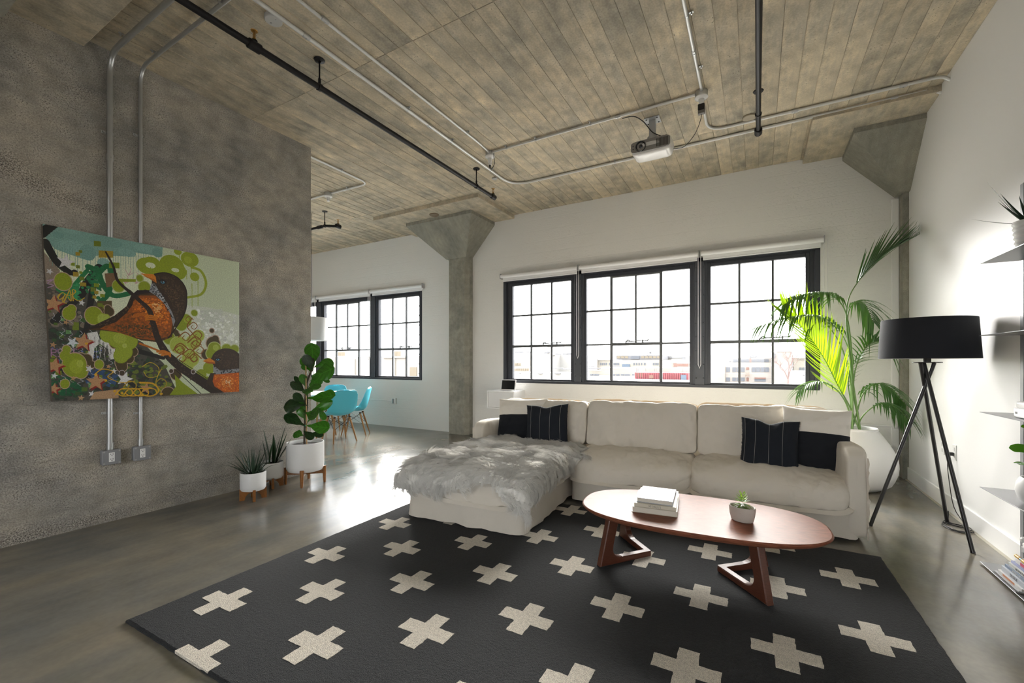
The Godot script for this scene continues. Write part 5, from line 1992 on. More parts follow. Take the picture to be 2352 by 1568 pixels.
func w_box(label: String, at: Vector3) -> void:
	var o := thing("outlet_box", label, "outlet", at)
	var b := MB.new()
	b.box(V(-0.055, -0.058, 0.0), V(0.055, 0.058, 0.045), 0.006)
	part("box", b, M.white_trim, o)
	b = MB.new()
	b.box(V(-0.025, -0.046, 0.045), V(0.025, 0.046, 0.062), 0.012)
	part("receptacle", b, mat("socket_grey", lin(0.36, 0.38, 0.40), 0.4), o)

func hanger(o: Node3D, c: Vector3, r: float, drop: float) -> void:
	var b := MB.new()
	b.tube([c + V(0, r, 0), c + V(0, drop, 0)], 0.0065, 8)
	b.tube([c + V(0, r, 0), c + V(0, r + 0.045, 0)], 0.011, 8)
	var h := part("hanger_rod", b, M.black_iron, o)
	b = MB.new()
	b.tube([c - V(0, 0, 0.012), c + V(0, 0, 0.012)], r + 0.006, 16)
	part("pipe_clamp", b, M.black_iron, h)
	b = MB.new()
	b.lathe([Vector2(0.014, -0.014), Vector2(0.040, -0.008), Vector2(0.044, 0.0)], 14, Transform3D(Basis(), c + V(0, drop, 0)))
	part("flange", b, M.black_iron, h)

func sprinkler(o: Node3D, c: Vector3, at_end: bool) -> void:
	var b := MB.new()
	b.tube([c - V(0, 0, 0.045), c - V(0, 0, 0.04), c + V(0, 0, 0.04), c + V(0, 0, 0.045)], [0.028, 0.034, 0.034, 0.028], 16)
	b.tube([c, c + V(0, 0.04, 0)], 0.022, 14)
	var t := part("tee", b, M.black_iron, o)
	b = MB.new()
	b.tube([c + V(0, 0.04, 0), c + V(0, 0.058, 0)], 0.011, 10)
	for s in [-1.0, 1.0]:
		b.tube([c + V(0.010 * s, 0.056, 0), c + V(0.013 * s, 0.080, 0), c + V(0.004 * s, 0.104, 0)], 0.0028, 6)
	b.tube([c + V(0, 0.06, 0), c + V(0, 0.105, 0)], 0.003, 6)
	b.lathe([Vector2(0.0, 0.104), Vector2(0.022, 0.105), Vector2(0.024, 0.108), Vector2(0.0, 0.110)], 18, Transform3D(Basis(), c))
	part("sprinkler_head", b, M.brass, o)

# ------------------------------------------------------------------ projector under the ceiling
func build_projector() -> void:
	var o := thing("projector", "white ceiling projector with a black lens and a grey front, hung on a bracket", "projector", V(-0.92, 3.41, -4.51))
	var wm := mat("projector_white", lin(0.72, 0.71, 0.69), 0.22)
	var gm := mat("projector_grey", lin(0.26, 0.25, 0.24), 0.45)
	# body: seen from below, hung upside down; rounded towards the bottom front
	var sh := func(p: Vector3, q: Vector3) -> Vector3:
		var f := 1.0 - 0.10 * clampf(-q.y, 0, 1)
		return V(p.x * f, p.y, p.z * f)
	var body := part("body", soft_box(V(0.196, 0.068, 0.118), V(0.0, 0.004, 0.004), 7.0, 26, 801, 0.0, 1.0, V(1, 1, 1), sh), wm, o)
	# grey face, slightly bowed
	var poly := PackedVector2Array()
	for i in 48:
		var a := TAU * i / 48
		var r := pow(pow(absf(cos(a)), 6.0) + pow(absf(sin(a)), 6.0), -1.0 / 6.0)
		poly.append(Vector2(cos(a) * r * 0.188, sin(a) * r * 0.056 + 0.006))
	var b := MB.new()
	b.prism(poly, 0.108, 0.121, Transform3D(), 0.003, true)
	part("front_panel", b, gm, body)
	b = MB.new()
	var lx := Transform3D(Basis(V(1, 0, 0), PI / 2), V(-0.090, 0.004, 0.118))
	b.lathe([Vector2(0.052, 0.0), Vector2(0.052, 0.012), Vector2(0.047, 0.016), Vector2(0.043, 0.010), Vector2(0.032, -0.004), Vector2(0.030, 0.0), Vector2(0.020, -0.004), Vector2(0.0, -0.008)], 36, lx)
	var ln := part("lens_ring", b, mat("lens_black", lin(0.010, 0.010, 0.011), 0.2), o)
	b = MB.new()
	b.lathe([Vector2(0.021, 0.002), Vector2(0.012, 0.007), Vector2(0.0, 0.009)], 24, lx)
	part("lens_glass", b, mat("lens_glass", lin(0.02, 0.022, 0.03), 0.05), ln)
	b = MB.new()
	b.lathe([Vector2(0.050, 0.0125), Vector2(0.0485, 0.0165), Vector2(0.047, 0.016)], 36, lx)
	part("lens_rim", b, mat("lens_rim", lin(0.30, 0.30, 0.30), 0.3, 0.6), ln)
	for k in 9:
		b = MB.new()
		b.box(V(0.062 + k * 0.0125, -0.036, 0.120), V(0.069 + k * 0.0125, 0.044, 0.1225))
		part("vent_slot", b, mat_vent(), body)
	b = MB.new()
	for k in 2:
		b.tube([V(-0.165, 0.02 - k * 0.03, 0.1205), V(-0.165, 0.02 - k * 0.03, 0.123)], 0.006, 10)
	part("sensor", b, mat_vent(), body).set_meta("kind", "stuff")
	b = MB.new()
	for k in 2:
		b.lathe([Vector2(0.019, 0.0), Vector2(0.017, -0.004), Vector2(0.0, -0.005)], 20, Transform3D(Basis(V(1, 0, 0), -0.5), V(-0.115 + k * 0.06, -0.058, 0.088)))
	part("knobs", b, wm, body).set_meta("kind", "stuff")
	for x in [-0.15, 0.14]:
		b = MB.new()
		b.tube([V(x, 0.064, 0.06), V(x, 0.084, 0.06)], 0.016, 10)
		part("foot", b, M.black_plastic, o)
	# bracket
	var bm := mat("bracket_white", lin(0.42, 0.43, 0.43), 0.4)
	b = MB.new()
	b.box(V(-0.075, 0.294, -0.07), V(0.075, 0.298, 0.07), 0.001)
	var pl := part("mount_plate", b, bm, o)
	for k in 4:
		b = MB.new()
		var c := V(-0.052 if k % 2 else 0.052, 0.293, -0.045 if k < 2 else 0.045)
		b.tube([c, c - V(0, 0.004, 0)], 0.008, 8)
		part("bolt", b, M.black_iron, pl)
	b = MB.new()
	b.box(V(-0.032, 0.135, -0.022), V(0.032, 0.296, 0.022), 0.004)
	part("mount_arm", b, bm, o)
	b = MB.new()
	b.lathe([Vector2(0.0, 0.085), Vector2(0.05, 0.085), Vector2(0.055, 0.10), Vector2(0.052, 0.125), Vector2(0.03, 0.14), Vector2(0.0, 0.142)], 24)
	for k in 4:
		var a := PI / 4 + PI / 2 * k
		b.bar(V(0, 0.095, 0), V(cos(a) * 0.13, 0.076, sin(a) * 0.09), 0.018, 0.006)
	part("mount_foot", b, bm, o)
	# cables
	var c := thing("projector_cable", "black cable looping from the ceiling conduit down to the projector", "cable", V(-1.16, 3.675, -4.255))
	b = MB.new()
	var pts := []
	for q in [V(-1.16, 3.672, -4.262), V(-1.05, 3.665, -4.27), V(-0.97, 3.62, -4.33), V(-0.90, 3.54, -4.42), V(-0.80, 3.50, -4.50), V(-0.745, 3.46, -4.56)]:
		pts.append(q - c.position)
	b.tube(smoothpath(pts, 6), 0.005, 6)
	part("flex", b, M.black_plastic, c)
	c = thing("power_cord", "thin dark cord drooping from the black adapter to the projector", "cable", V(-0.44, 3.505, -4.25))
	b = MB.new()
	pts = []
	for q in [V(-0.438, 3.512, -4.25), V(-0.445, 3.47, -4.27), V(-0.50, 3.38, -4.33), V(-0.60, 3.33, -4.42), V(-0.68, 3.35, -4.48), V(-0.722, 3.38, -4.53)]:
		pts.append(q - c.position)
	b.tube(smoothpath(pts, 6), 0.003, 6)
	part("flex", b, M.black_plastic, c)

func mat_vent() -> StandardMaterial3D:
	return M.get("vent_dark") if M.has("vent_dark") else mat("vent_dark", lin(0.03, 0.028, 0.026), 0.6)

# ------------------------------------------------------------------ the painting
func _strokes() -> Array:
	var o := []
	o.append_array([["p","c9d4b4",556,-15,1075,-3,1075,1023,556,990], ["p","d3d8c8",697,372,850,374,1075,411,1075,680,797,688,672,542], ["p","c9d0c2",797,399,940,374,940,464,797,495], ["f","dfe3da",160,1,8.0,22.0,746,404,1036,415,1046,630,780,631], ["p","8b7d6d",-5,140,69,246,63,384,219,331,183,575,36,585], ["p","7fa79c",-10,-22,567,-26,560,64,419,68,413,96,237,125,171,163,136,154,91,141,47,128,0,56], ["e","86aea4",113,3,40,23], ["e","76a096",63,47,24,19], ["e","86aea4",125,102,69,39], ["e","76a096",189,119,36,47], ["e","86aea4",372,79,47,25], ["e","76a096",274,35,77,32]])
	o.append_array([["e","86aea4",476,30,65,26], ["e","76a096",534,43,29,31], ["e","86aea4",262,169,31,32], ["s","6f9a90",2.5,1.8,18,85,17,138], ["s","6f9a90",2.5,1.8,28,112,28,205], ["s","6f9a90",2.5,1.8,38,94,39,227], ["s","6f9a90",2.5,1.8,48,121,47,197], ["s","6f9a90",2.5,1.8,59,103,59,219], ["s","6f9a90",2.5,1.8,69,84,70,141], ["s","6f9a90",2.5,1.8,79,111,78,210], ["s","6f9a90",2.5,1.8,90,93,90,233], ["s","6f9a90",2.5,1.8,101,120,102,201]])
	o.append_array([["s","6f9a90",2.5,1.8,111,101,110,224], ["s","6f9a90",2.5,1.8,122,82,122,145], ["s","6f9a90",2.5,1.8,133,110,134,215], ["s","6f9a90",2.5,1.8,144,91,143,238], ["s","6f9a90",2.5,1.8,155,72,155,158], ["s","6f9a90",2.5,1.8,166,100,167,229], ["s","6f9a90",2.5,1.8,177,81,176,149], ["s","6f9a90",2.5,1.8,188,109,188,220], ["s","6f9a90",2.5,1.8,200,90,201,243], ["s","6f9a90",2.5,1.8,211,70,210,162], ["s","6f9a90",2.5,1.8,223,99,223,234], ["s","6f9a90",2.5,1.8,234,79,235,152]])
	o.append_array([["s","6f9a90",2.5,1.8,246,108,245,225], ["s","6f9a90",2.5,1.8,258,88,258,249], ["s","6f9a90",2.5,1.8,269,68,271,166], ["s","6f9a90",2.5,1.8,281,98,280,240], ["s","6f9a90",2.5,1.8,293,78,293,156], ["s","6f9a90",2.5,1.8,306,57,307,180], ["s","6f9a90",2.5,1.8,318,87,317,146], ["s","6f9a90",2.5,1.8,330,67,330,170], ["s","6f9a90",2.5,1.8,343,96,344,245], ["s","6f9a90",2.5,1.8,355,76,354,161], ["s","6f9a90",2.5,1.8,368,55,368,185], ["s","6f9a90",2.5,1.8,381,85,382,150]])
	o.append_array([["s","6f9a90",2.5,1.8,393,65,392,175], ["s","6f9a90",2.5,1.8,406,95,406,251], ["s","6f9a90",2.5,1.8,419,74,421,164], ["s","6f9a90",2.5,1.8,433,53,431,190], ["s","6f9a90",2.5,1.8,446,84,446,154], ["s","6f9a90",2.5,1.8,459,62,461,179], ["s","6f9a90",2.5,1.8,473,41,471,205], ["s","6f9a90",2.5,1.8,486,72,486,169], ["s","6f9a90",2.5,1.8,500,51,502,194], ["s","6f9a90",2.5,1.8,514,82,512,159], ["s","6f9a90",2.5,1.8,528,60,528,184], ["s","6f9a90",2.5,1.8,542,38,543,210]])
	o.append_array([["s","6f9a90",2.5,1.8,556,70,555,174], ["s","1b1c1a",43.2,43.2,-5,58,47,-16], ["p","4c4a42",10,332,183,336,256,456,326,566,454,644,571,783,656,996,36,1010,15,512], ["f","34362f",220,2,10.0,34.0,15,391,256,489,594,820,633,986,42,996], ["f","2d4a33",120,3,10.0,26.0,36,555,256,571,519,775,579,973,47,981], ["f","6c7a2a",90,4,9.0,24.0,345,750,586,802,633,986,345,985], ["f","30507a",50,5,8.0,22.0,183,815,345,842,319,925,183,895], ["f","7b6f62",60,6,8.0,26.0,26,329,136,359,183,560,31,571], ["f","0e5a34",60,7,9.0,22.0,36,843,136,877,183,966,47,966], ["f","5e6aa0",40,8,5.0,12.0,36,692,256,701,219,815,58,798], ["s","1b1c1a",37.4,28.8,10,99,58,202,113,253,136,241], ["s","1b1c1a",40.3,33.1,240,197,183,304,159,379,113,440,42,547]])
	o.append_array([["s","1b1c1a",31.7,24.5,213,316,195,462,183,575,159,601], ["s","1b1c1a",33.1,21.6,413,697,497,722,571,747], ["s","1b1c1a",28.8,21.6,47,806,113,837,195,863], ["s","1b1c1a",25.9,18.7,345,842,413,929,497,986], ["s","146b3c",31.7,28.8,192,203,231,224,256,293,306,359,385,336], ["s","146b3c",28.8,25.9,237,231,281,181,299,253,281,355,243,409], ["s","1b7a45",21.6,18.7,183,232,136,312,102,379,58,355], ["f","1d6f43",70,9,6.0,18.0,159,213,256,186,243,409,183,368], ["f","2c8a55",40,10,8.0,20.0,91,319,171,290,159,403,102,410], ["p","7c5e3f",265,230,326,215,326,294,274,314], ["p","5a4a28",231,402,300,393,300,476,219,484], ["p","6f7c16",216,42,248,38,248,69,216,74]])
	o.append_array([["p","a38a1f",238,95,306,84,306,125,238,138], ["p","7f8f14",286,157,337,149,337,185,286,193], ["p","6f7c16",149,112,164,111,164,127,149,129], ["p","a38a1f",135,127,155,126,155,145,135,148], ["p","7f8f14",116,192,132,192,132,210,116,211], ["p","6f7c16",137,203,154,203,154,220,137,222], ["p","a38a1f",124,245,149,243,149,270,124,273], ["p","7f8f14",151,237,165,237,165,251,151,252], ["p","6f7c16",152,268,173,268,173,288,152,290], ["p","a38a1f",154,302,182,300,182,323,154,325], ["p","7f8f14",216,297,240,297,240,318,216,320], ["p","6f7c16",201,323,225,323,225,348,201,350]])
	o.append_array([["p","a38a1f",218,341,237,342,237,360,218,361], ["p","7f8f14",245,358,267,358,267,376,245,377], ["p","6f7c16",233,415,256,415,256,436,233,437], ["p","a38a1f",210,371,227,372,227,389,210,390], ["p","7f8f14",257,425,280,426,280,445,257,446], ["p","4f6b1c",23,483,34,483,34,492,23,493], ["p","5f8f55",72,521,90,521,90,538,72,539], ["p","6e7f16",122,560,150,560,150,585,122,587], ["p","38582a",183,609,201,610,201,625,183,626], ["p","4f6b1c",238,652,265,653,265,676,238,677], ["p","5f8f55",304,705,321,706,321,720,304,720], ["p","6e7f16",29,754,51,755,51,775,29,775]])
	o.append_array([["p","38582a",87,805,99,806,99,818,87,817], ["p","4f6b1c",138,850,159,852,159,870,138,870], ["p","5f8f55",191,896,221,899,221,926,191,924], ["p","6e7f16",255,954,275,956,275,973,255,972], ["p","4f6b1c",44,549,60,548,60,562,44,563], ["p","5f8f55",94,588,117,588,117,609,94,611], ["p","6e7f16",154,637,168,637,168,650,154,650], ["p","38582a",207,680,230,681,230,701,207,701], ["p","4f6b1c",273,733,285,734,285,744,273,744], ["p","5f8f55",330,779,353,780,353,799,330,799], ["p","6e7f16",51,822,77,824,77,848,51,847], ["p","38582a",110,875,127,877,127,892,110,891]])
	o.append_array([["p","4f6b1c",161,921,187,924,187,947,161,946], ["p","4f6b1c",66,615,86,615,86,633,66,634], ["p","5f8f55",116,656,145,657,145,682,116,683], ["p","6e7f16",178,707,197,708,197,725,178,725], ["p","38582a",232,751,260,753,260,777,232,777], ["p","4f6b1c",298,806,316,808,316,823,298,823], ["p","5f8f55",24,846,47,849,47,869,24,869], ["p","6e7f16",82,900,95,901,95,913,82,913], ["p","38582a",132,946,154,949,154,968,132,967], ["p","38582a",39,642,55,642,55,657,39,658], ["p","4f6b1c",88,683,113,684,113,706,88,707], ["p","5f8f55",148,734,163,735,163,748,148,748]])
	o.append_array([["p","6e7f16",201,778,226,780,226,801,201,801], ["p","38582a",266,833,280,834,280,846,266,846], ["p","4f6b1c",324,881,347,884,347,903,324,902], ["p","5f8f55",46,915,73,918,73,943,46,942], ["p","6e7f16",104,473,122,472,122,488,104,490], ["p","38582a",155,512,182,511,182,535,155,537], ["p","5f8f55",274,602,300,603,300,625,274,627], ["p","6e7f16",342,655,358,655,358,669,342,669], ["p","38582a",61,709,82,710,82,729,61,729], ["p","4f6b1c",120,760,131,761,131,771,120,771], ["p","5f8f55",172,804,192,806,192,824,172,823], ["p","6e7f16",226,850,255,853,255,879,226,878]])
	o.append_array([["p","38582a",292,908,311,910,311,926,292,925], ["p","4f6b1c",19,939,42,942,42,963,19,962], ["p","5f8f55",76,501,90,501,90,514,76,515], ["p","6e7f16",127,540,150,540,150,560,127,562], ["p","4f6b1c",243,631,265,632,265,651,243,652], ["p","5f8f55",299,675,332,676,332,703,299,704], ["p","6e7f16",34,735,51,736,51,752,34,752], ["p","38582a",83,777,108,779,108,802,83,802], ["s","c58f9a",3.6,2.2,382,221,395,185,389,169], ["s","c58f9a",3.6,2.2,382,221,365,186], ["s","c58f9a",3.6,2.2,382,221,409,199], ["s","c58f9a",3.6,2.2,419,267,433,230,426,214]])
	o.append_array([["s","c58f9a",3.6,2.2,419,267,402,231], ["s","c58f9a",3.6,2.2,419,267,447,245], ["s","c58f9a",3.6,2.2,365,275,379,239,372,223], ["s","c58f9a",3.6,2.2,365,275,349,240], ["s","c58f9a",3.6,2.2,365,275,392,254], ["s","c58f9a",3.6,2.2,440,229,454,191,447,175], ["s","c58f9a",3.6,2.2,440,229,423,193], ["s","c58f9a",3.6,2.2,440,229,468,206], ["s","b08cb0",5.0,3.6,18,315,42,304,20,330,44,338,20,353], ["s","a87a9e",4.3,4.3,34,698,34,742], ["s","a87a9e",4.3,4.3,34,698,52,703,52,717,34,721,54,742], ["s","a87a9e",4.3,4.3,83,698,63,703,65,718,83,721,82,738,62,741]])
	o.append_array([["s","a87a9e",4.3,4.3,94,696,94,741], ["s","a87a9e",4.3,4.3,94,696,113,700,111,716,94,719,115,724,112,741,94,743], ["s","a87a9e",4.3,4.3,128,695,128,741], ["s","a87a9e",4.3,4.3,147,698,128,698,128,719,144,718,128,719,128,742,148,742], ["s","c9c9d6",2.2,1.4,42,494,48,510,39,525,53,537], ["s","c9c9d6",2.2,1.4,80,577,90,593,77,608,92,621], ["s","c9c9d6",2.2,1.4,120,663,134,679,117,694,132,708], ["s","c9c9d6",2.2,1.4,161,750,179,768,158,782,173,796], ["s","c9c9d6",2.2,1.4,203,841,225,859,200,873,215,888], ["s","c9c9d6",2.2,1.4,246,477,254,495,243,510,259,524], ["s","c9c9d6",2.2,1.4,291,566,302,584,287,600,304,614], ["s","c9c9d6",2.2,1.4,78,668,92,685,75,699,89,712]])
	o.append_array([["s","c9c9d6",2.2,1.4,118,755,135,772,115,786,129,800], ["s","c9c9d6",2.2,1.4,159,844,180,862,155,875,171,890], ["s","c9c9d6",2.2,1.4,201,486,208,503,197,518,213,532], ["s","c9c9d6",2.2,1.4,244,574,255,591,240,607,256,620], ["s","c9c9d6",2.2,1.4,288,664,304,682,285,697,301,712], ["s","c9c9d6",2.2,1.4,76,759,93,776,73,790,87,804], ["s","c9c9d6",2.2,1.4,116,847,136,865,112,878,127,893], ["s","c9c9d6",2.2,1.4,156,494,163,511,153,526,168,539], ["s","c9c9d6",2.2,1.4,198,581,209,598,195,613,210,627], ["s","c9c9d6",2.2,1.4,241,670,256,687,238,703,254,717], ["s","c9c9d6",2.2,1.4,286,762,305,780,282,795,299,810], ["s","c9c9d6",2.2,1.4,74,850,94,867,71,880,85,895]])
	o.append_array([["s","c9c9d6",2.2,1.4,113,502,120,519,110,534,125,547], ["s","c9c9d6",2.2,1.4,154,588,165,604,151,620,166,633], ["s","c9c9d6",2.2,1.4,196,676,210,693,192,708,208,722], ["s","c9c9d6",2.2,1.4,239,766,258,784,235,798,251,813], ["s","c9c9d6",2.2,1.4,283,859,306,878,280,892,296,907], ["s","c9c9d6",2.2,1.4,72,510,78,526,68,541,83,554], ["s","c9c9d6",2.2,1.4,111,594,121,611,108,626,123,639], ["s","c9c9d6",2.2,1.4,152,681,166,698,148,713,163,727], ["s","c9c9d6",2.2,1.4,194,770,212,788,190,802,206,817], ["s","c9c9d6",2.2,1.4,237,862,259,880,233,894,249,909], ["s","c9c9d6",2.2,1.4,281,495,288,512,277,528,293,541], ["s","c9c9d6",2.2,1.4,69,601,79,617,66,632,80,645]])
	o.append_array([["s","c9c9d6",2.2,1.4,109,686,123,703,106,718,120,731], ["s","c9c9d6",2.2,1.4,150,774,167,792,146,806,161,820], ["s","c9c9d6",2.2,1.4,191,865,213,883,188,896,203,912], ["s","c9c9d6",2.2,1.4,234,503,241,520,230,536,246,549], ["s","c9c9d6",2.2,1.4,278,592,290,610,274,625,291,639], ["s","c9c9d6",2.2,1.4,67,692,80,708,64,722,78,736], ["s","c9c9d6",2.2,1.4,107,778,124,795,103,809,118,823], ["s","c9c9d6",2.2,1.4,147,867,168,885,144,899,159,914], ["p","d8d8d4",189,599,231,588,243,636,281,639,313,667,319,750,293,758,281,692,243,661,219,686,213,759,189,743,195,671], ["s","e8e8e4",2.9,1.4,186,603,189,619,183,645], ["s","e8e8e4",2.9,1.4,204,640,208,656,206,682], ["s","e8e8e4",2.9,1.4,223,677,227,693,228,719]])
	o.append_array([["s","e8e8e4",2.9,1.4,242,715,246,731,240,757], ["s","e8e8e4",2.9,1.4,261,601,265,617,263,644], ["s","e8e8e4",2.9,1.4,281,639,285,655,286,682], ["s","e8e8e4",2.9,1.4,300,677,304,693,298,720], ["s","e8e8e4",2.9,1.4,187,718,191,734,188,760], ["s","e8e8e4",2.9,1.4,206,607,209,623,210,648], ["s","e8e8e4",2.9,1.4,224,644,228,660,222,686], ["s","e8e8e4",2.9,1.4,243,681,247,697,245,724], ["s","e8e8e4",2.9,1.4,263,719,266,735,268,762], ["s","e8e8e4",2.9,1.4,282,605,286,621,280,648], ["s","e8e8e4",2.9,1.4,302,643,306,659,303,686], ["s","e8e8e4",2.9,1.4,188,685,192,701,193,727]])
	o.append_array([["s","e8e8e4",2.9,1.4,207,723,210,739,204,764], ["s","e8e8e4",2.9,1.4,226,611,229,627,227,653], ["s","e8e8e4",2.9,1.4,245,648,248,664,250,690], ["s","e8e8e4",2.9,1.4,264,686,268,702,261,728], ["s","e8e8e4",2.9,1.4,283,724,287,740,285,767], ["s","e8e8e4",2.9,1.4,303,609,307,625,308,652], ["s","e8e8e4",2.9,1.4,189,653,193,668,187,694], ["s","e8e8e4",2.9,1.4,208,690,212,706,209,731], ["s","e8e8e4",2.9,1.4,227,727,230,743,232,769], ["s","e8e8e4",2.9,1.4,246,614,250,630,243,657], ["s","e8e8e4",2.9,1.4,265,652,269,668,266,694], ["s","3a3a36",2.2,1.4,219,621,222,654]])
	o.append_array([["s","3a3a36",2.2,1.4,237,639,240,672], ["s","3a3a36",2.2,1.4,254,657,258,690], ["s","3a3a36",2.2,1.4,273,675,276,708], ["s","3a3a36",2.2,1.4,291,694,294,727], ["s","3a3a36",2.2,1.4,222,714,225,747], ["s","3a3a36",2.2,1.4,240,635,243,667], ["s","3a3a36",2.2,1.4,258,653,261,686], ["s","3a3a36",2.2,1.4,276,671,279,704], ["s","3a3a36",2.2,1.4,294,690,297,723], ["s","3a3a36",2.2,1.4,225,710,228,743], ["s","3a3a36",2.2,1.4,243,631,246,663], ["s","3a3a36",2.2,1.4,261,649,264,681]])
	o.append_array([["s","3a3a36",2.2,1.4,279,667,282,700], ["e","b79a86",287,461,26,34], ["e","b79a86",281,441,19,24], ["e","4a3d1e",287,461,23,29], ["e","4a3d1e",281,441,15,19], ["e","b79a86",183,759,28,38], ["e","b79a86",207,787,19,25], ["e","b79a86",159,751,27,36], ["e","4a3d1e",183,759,25,33], ["e","4a3d1e",207,787,15,20], ["e","4a3d1e",159,751,23,31], ["e","b79a86",313,658,27,34]])
	o.append_array([["e","b79a86",406,706,27,34], ["e","b79a86",385,749,28,35], ["e","b79a86",345,775,33,42], ["e","b79a86",349,800,30,38], ["e","4a3d1e",313,658,23,29], ["e","4a3d1e",406,706,23,29], ["e","4a3d1e",385,749,24,30], ["e","4a3d1e",345,775,29,37], ["e","4a3d1e",349,800,26,33], ["e","b79a86",641,599,33,38], ["e","b79a86",633,572,28,33], ["e","4a3d1e",641,599,28,33]])
	o.append_array([["e","4a3d1e",633,572,23,27], ["e","b79a86",876,636,51,55], ["e","b79a86",832,716,39,42], ["e","b79a86",890,601,29,31], ["e","b79a86",867,541,19,21], ["e","4a3d1e",876,636,45,49], ["e","4a3d1e",832,716,33,36], ["e","4a3d1e",890,601,23,25], ["e","4a3d1e",867,541,14,15], ["e","b79a86",641,857,36,42], ["e","b79a86",594,988,43,50], ["e","4a3d1e",641,857,31,36]])
	o.append_array([["e","4a3d1e",594,988,38,45], ["e","b79a86",83,309,40,55], ["e","8a9a12",83,309,36,50], ["e","b79a86",108,491,31,43], ["e","b79a86",119,463,21,29], ["e","8a9a12",108,491,28,38], ["e","8a9a12",119,463,18,24], ["e","b79a86",216,493,44,58], ["e","8a9a12",216,493,40,53], ["e","b79a86",97,701,21,29], ["e","b79a86",91,736,25,35], ["e","b79a86",131,791,55,75]])
	o.append_array([["e","b79a86",159,830,33,44], ["e","8a9a12",97,701,17,24], ["e","8a9a12",91,736,22,30], ["e","8a9a12",131,791,52,70], ["e","8a9a12",159,830,29,39], ["e","b79a86",240,787,24,32], ["e","8a9a12",240,787,21,27], ["e","b79a86",90,899,22,30], ["e","8a9a12",90,899,19,26], ["e","9aa826",139,799,29,43], ["e","a9b440",154,783,15,23], ["e","8a9a12",281,602,39,51]])
	o.append_array([["e","8a9a12",332,616,57,72], ["e","8a9a12",385,638,45,56], ["e","8a9a12",359,707,44,55], ["e","8a9a12",345,733,38,48], ["e","95a528",281,602,35,46], ["e","95a528",332,616,53,67], ["e","95a528",385,638,41,51], ["e","95a528",359,707,40,50], ["e","95a528",345,733,34,43], ["e","b3bd58",362,669,12,15], ["e","a5b23c",339,624,33,33], ["e","9aa830",256,509,27,35]])
	o.append_array([["e","9aa830",274,499,17,23], ["e","a9b84a",256,509,23,31], ["e","a9b84a",274,499,13,18], ["e","c6cfa8",701,475,39,44], ["e","c6cfa8",672,514,40,46], ["e","c6cfa8",753,423,25,28], ["e","8a9a12",701,475,34,39], ["e","8a9a12",672,514,35,40], ["e","8a9a12",753,423,20,22], ["e","b7c080",602,611,38,45], ["e","8a9a12",602,611,34,40], ["e","9fae2e",705,479,18,20]])
	o.append_array([["e","b9c46a",730,746,55,62], ["e","b9c46a",705,793,46,52], ["e","b9c46a",780,583,39,44], ["e","b9c46a",656,654,53,61], ["e","b9c46a",746,632,47,53], ["e","a9b648",730,746,50,56], ["e","a9b648",705,793,41,46], ["e","a9b648",780,583,34,38], ["e","a9b648",656,654,48,55], ["e","a9b648",746,632,42,47], ["p","8a9a12",633,857,680,914,780,1004,602,997,641,940], ["e","c6cfa8",797,861,40,44]])
	o.append_array([["e","c6cfa8",850,813,46,50], ["e","c6cfa8",832,910,37,40], ["e","8a9a12",797,861,34,38], ["e","8a9a12",850,813,41,44], ["e","8a9a12",832,910,31,34], ["e","b7c080",885,671,47,51], ["e","b7c080",867,710,43,47], ["e","b7c080",969,673,40,42], ["e","b7c080",1026,671,35,36], ["e","8a9a12",885,671,42,45], ["e","8a9a12",867,710,37,41], ["e","8a9a12",969,673,34,36]])
	o.append_array([["e","8a9a12",1026,671,29,30], ["e","a9b648",894,665,21,23], ["e","93a31c",483,142,62,54], ["e","93a31c",504,112,44,35], ["e","93a31c",617,125,75,84], ["e","93a31c",656,146,48,55], ["e","93a31c",725,48,55,52], ["e","93a31c",652,10,23,22], ["e","93a31c",755,166,29,31], ["e","93a31c",526,169,44,26], ["e","a3b130",713,55,24,24], ["e","d8dfc0",497,135,27,19]])
	o.append_array([["e","d8dfc0",637,140,23,14], ["s","9aa928",18.7,15.8,738,102,797,120,828,201,797,283,709,319], ["s","93a31c",3.6,2.9,660,25,661,135], ["s","93a31c",3.6,2.9,738,216,739,386], ["s","93a31c",3.6,2.9,776,191,777,372], ["s","93a31c",3.6,2.9,497,148,498,201], ["s","93a31c",3.6,2.9,541,140,542,211], ["s","93a31c",3.6,2.9,705,127,706,193], ["s","93a31c",3.6,2.9,734,103,735,188], ["e","a9b070",440,230,21,26], ["e","a9b070",465,285,35,43], ["e","a9b070",332,297,32,41]])
	o.append_array([["e","8a9a12",440,230,16,20], ["e","8a9a12",465,285,31,38], ["e","8a9a12",332,297,29,36], ["p","8a9a12",332,251,419,239,419,256,332,270], ["s","8a5a12",7.8,4.3,656,599,695,563,725,589,705,621,680,606,691,588], ["s","8a5a12",9.1,5.0,713,633,760,591,795,623,771,660,741,643,755,621], ["s","8a5a12",7.8,4.3,625,692,663,658,692,685,672,715,648,700,659,682], ["s","8a5a12",8.4,4.7,680,718,723,681,755,711,734,745,706,728,719,708], ["s","8a5a12",7.1,4.0,746,689,783,656,812,682,793,711,768,697,780,680], ["s","8a5a12",7.8,4.3,730,585,770,549,801,576,780,608,754,593,766,574], ["s","8a5a12",7.1,4.0,797,649,760,619,732,646,750,674,775,658,763,642], ["s","8a5a12",7.1,4.0,641,747,676,716,702,741,685,769,662,755,672,738]])
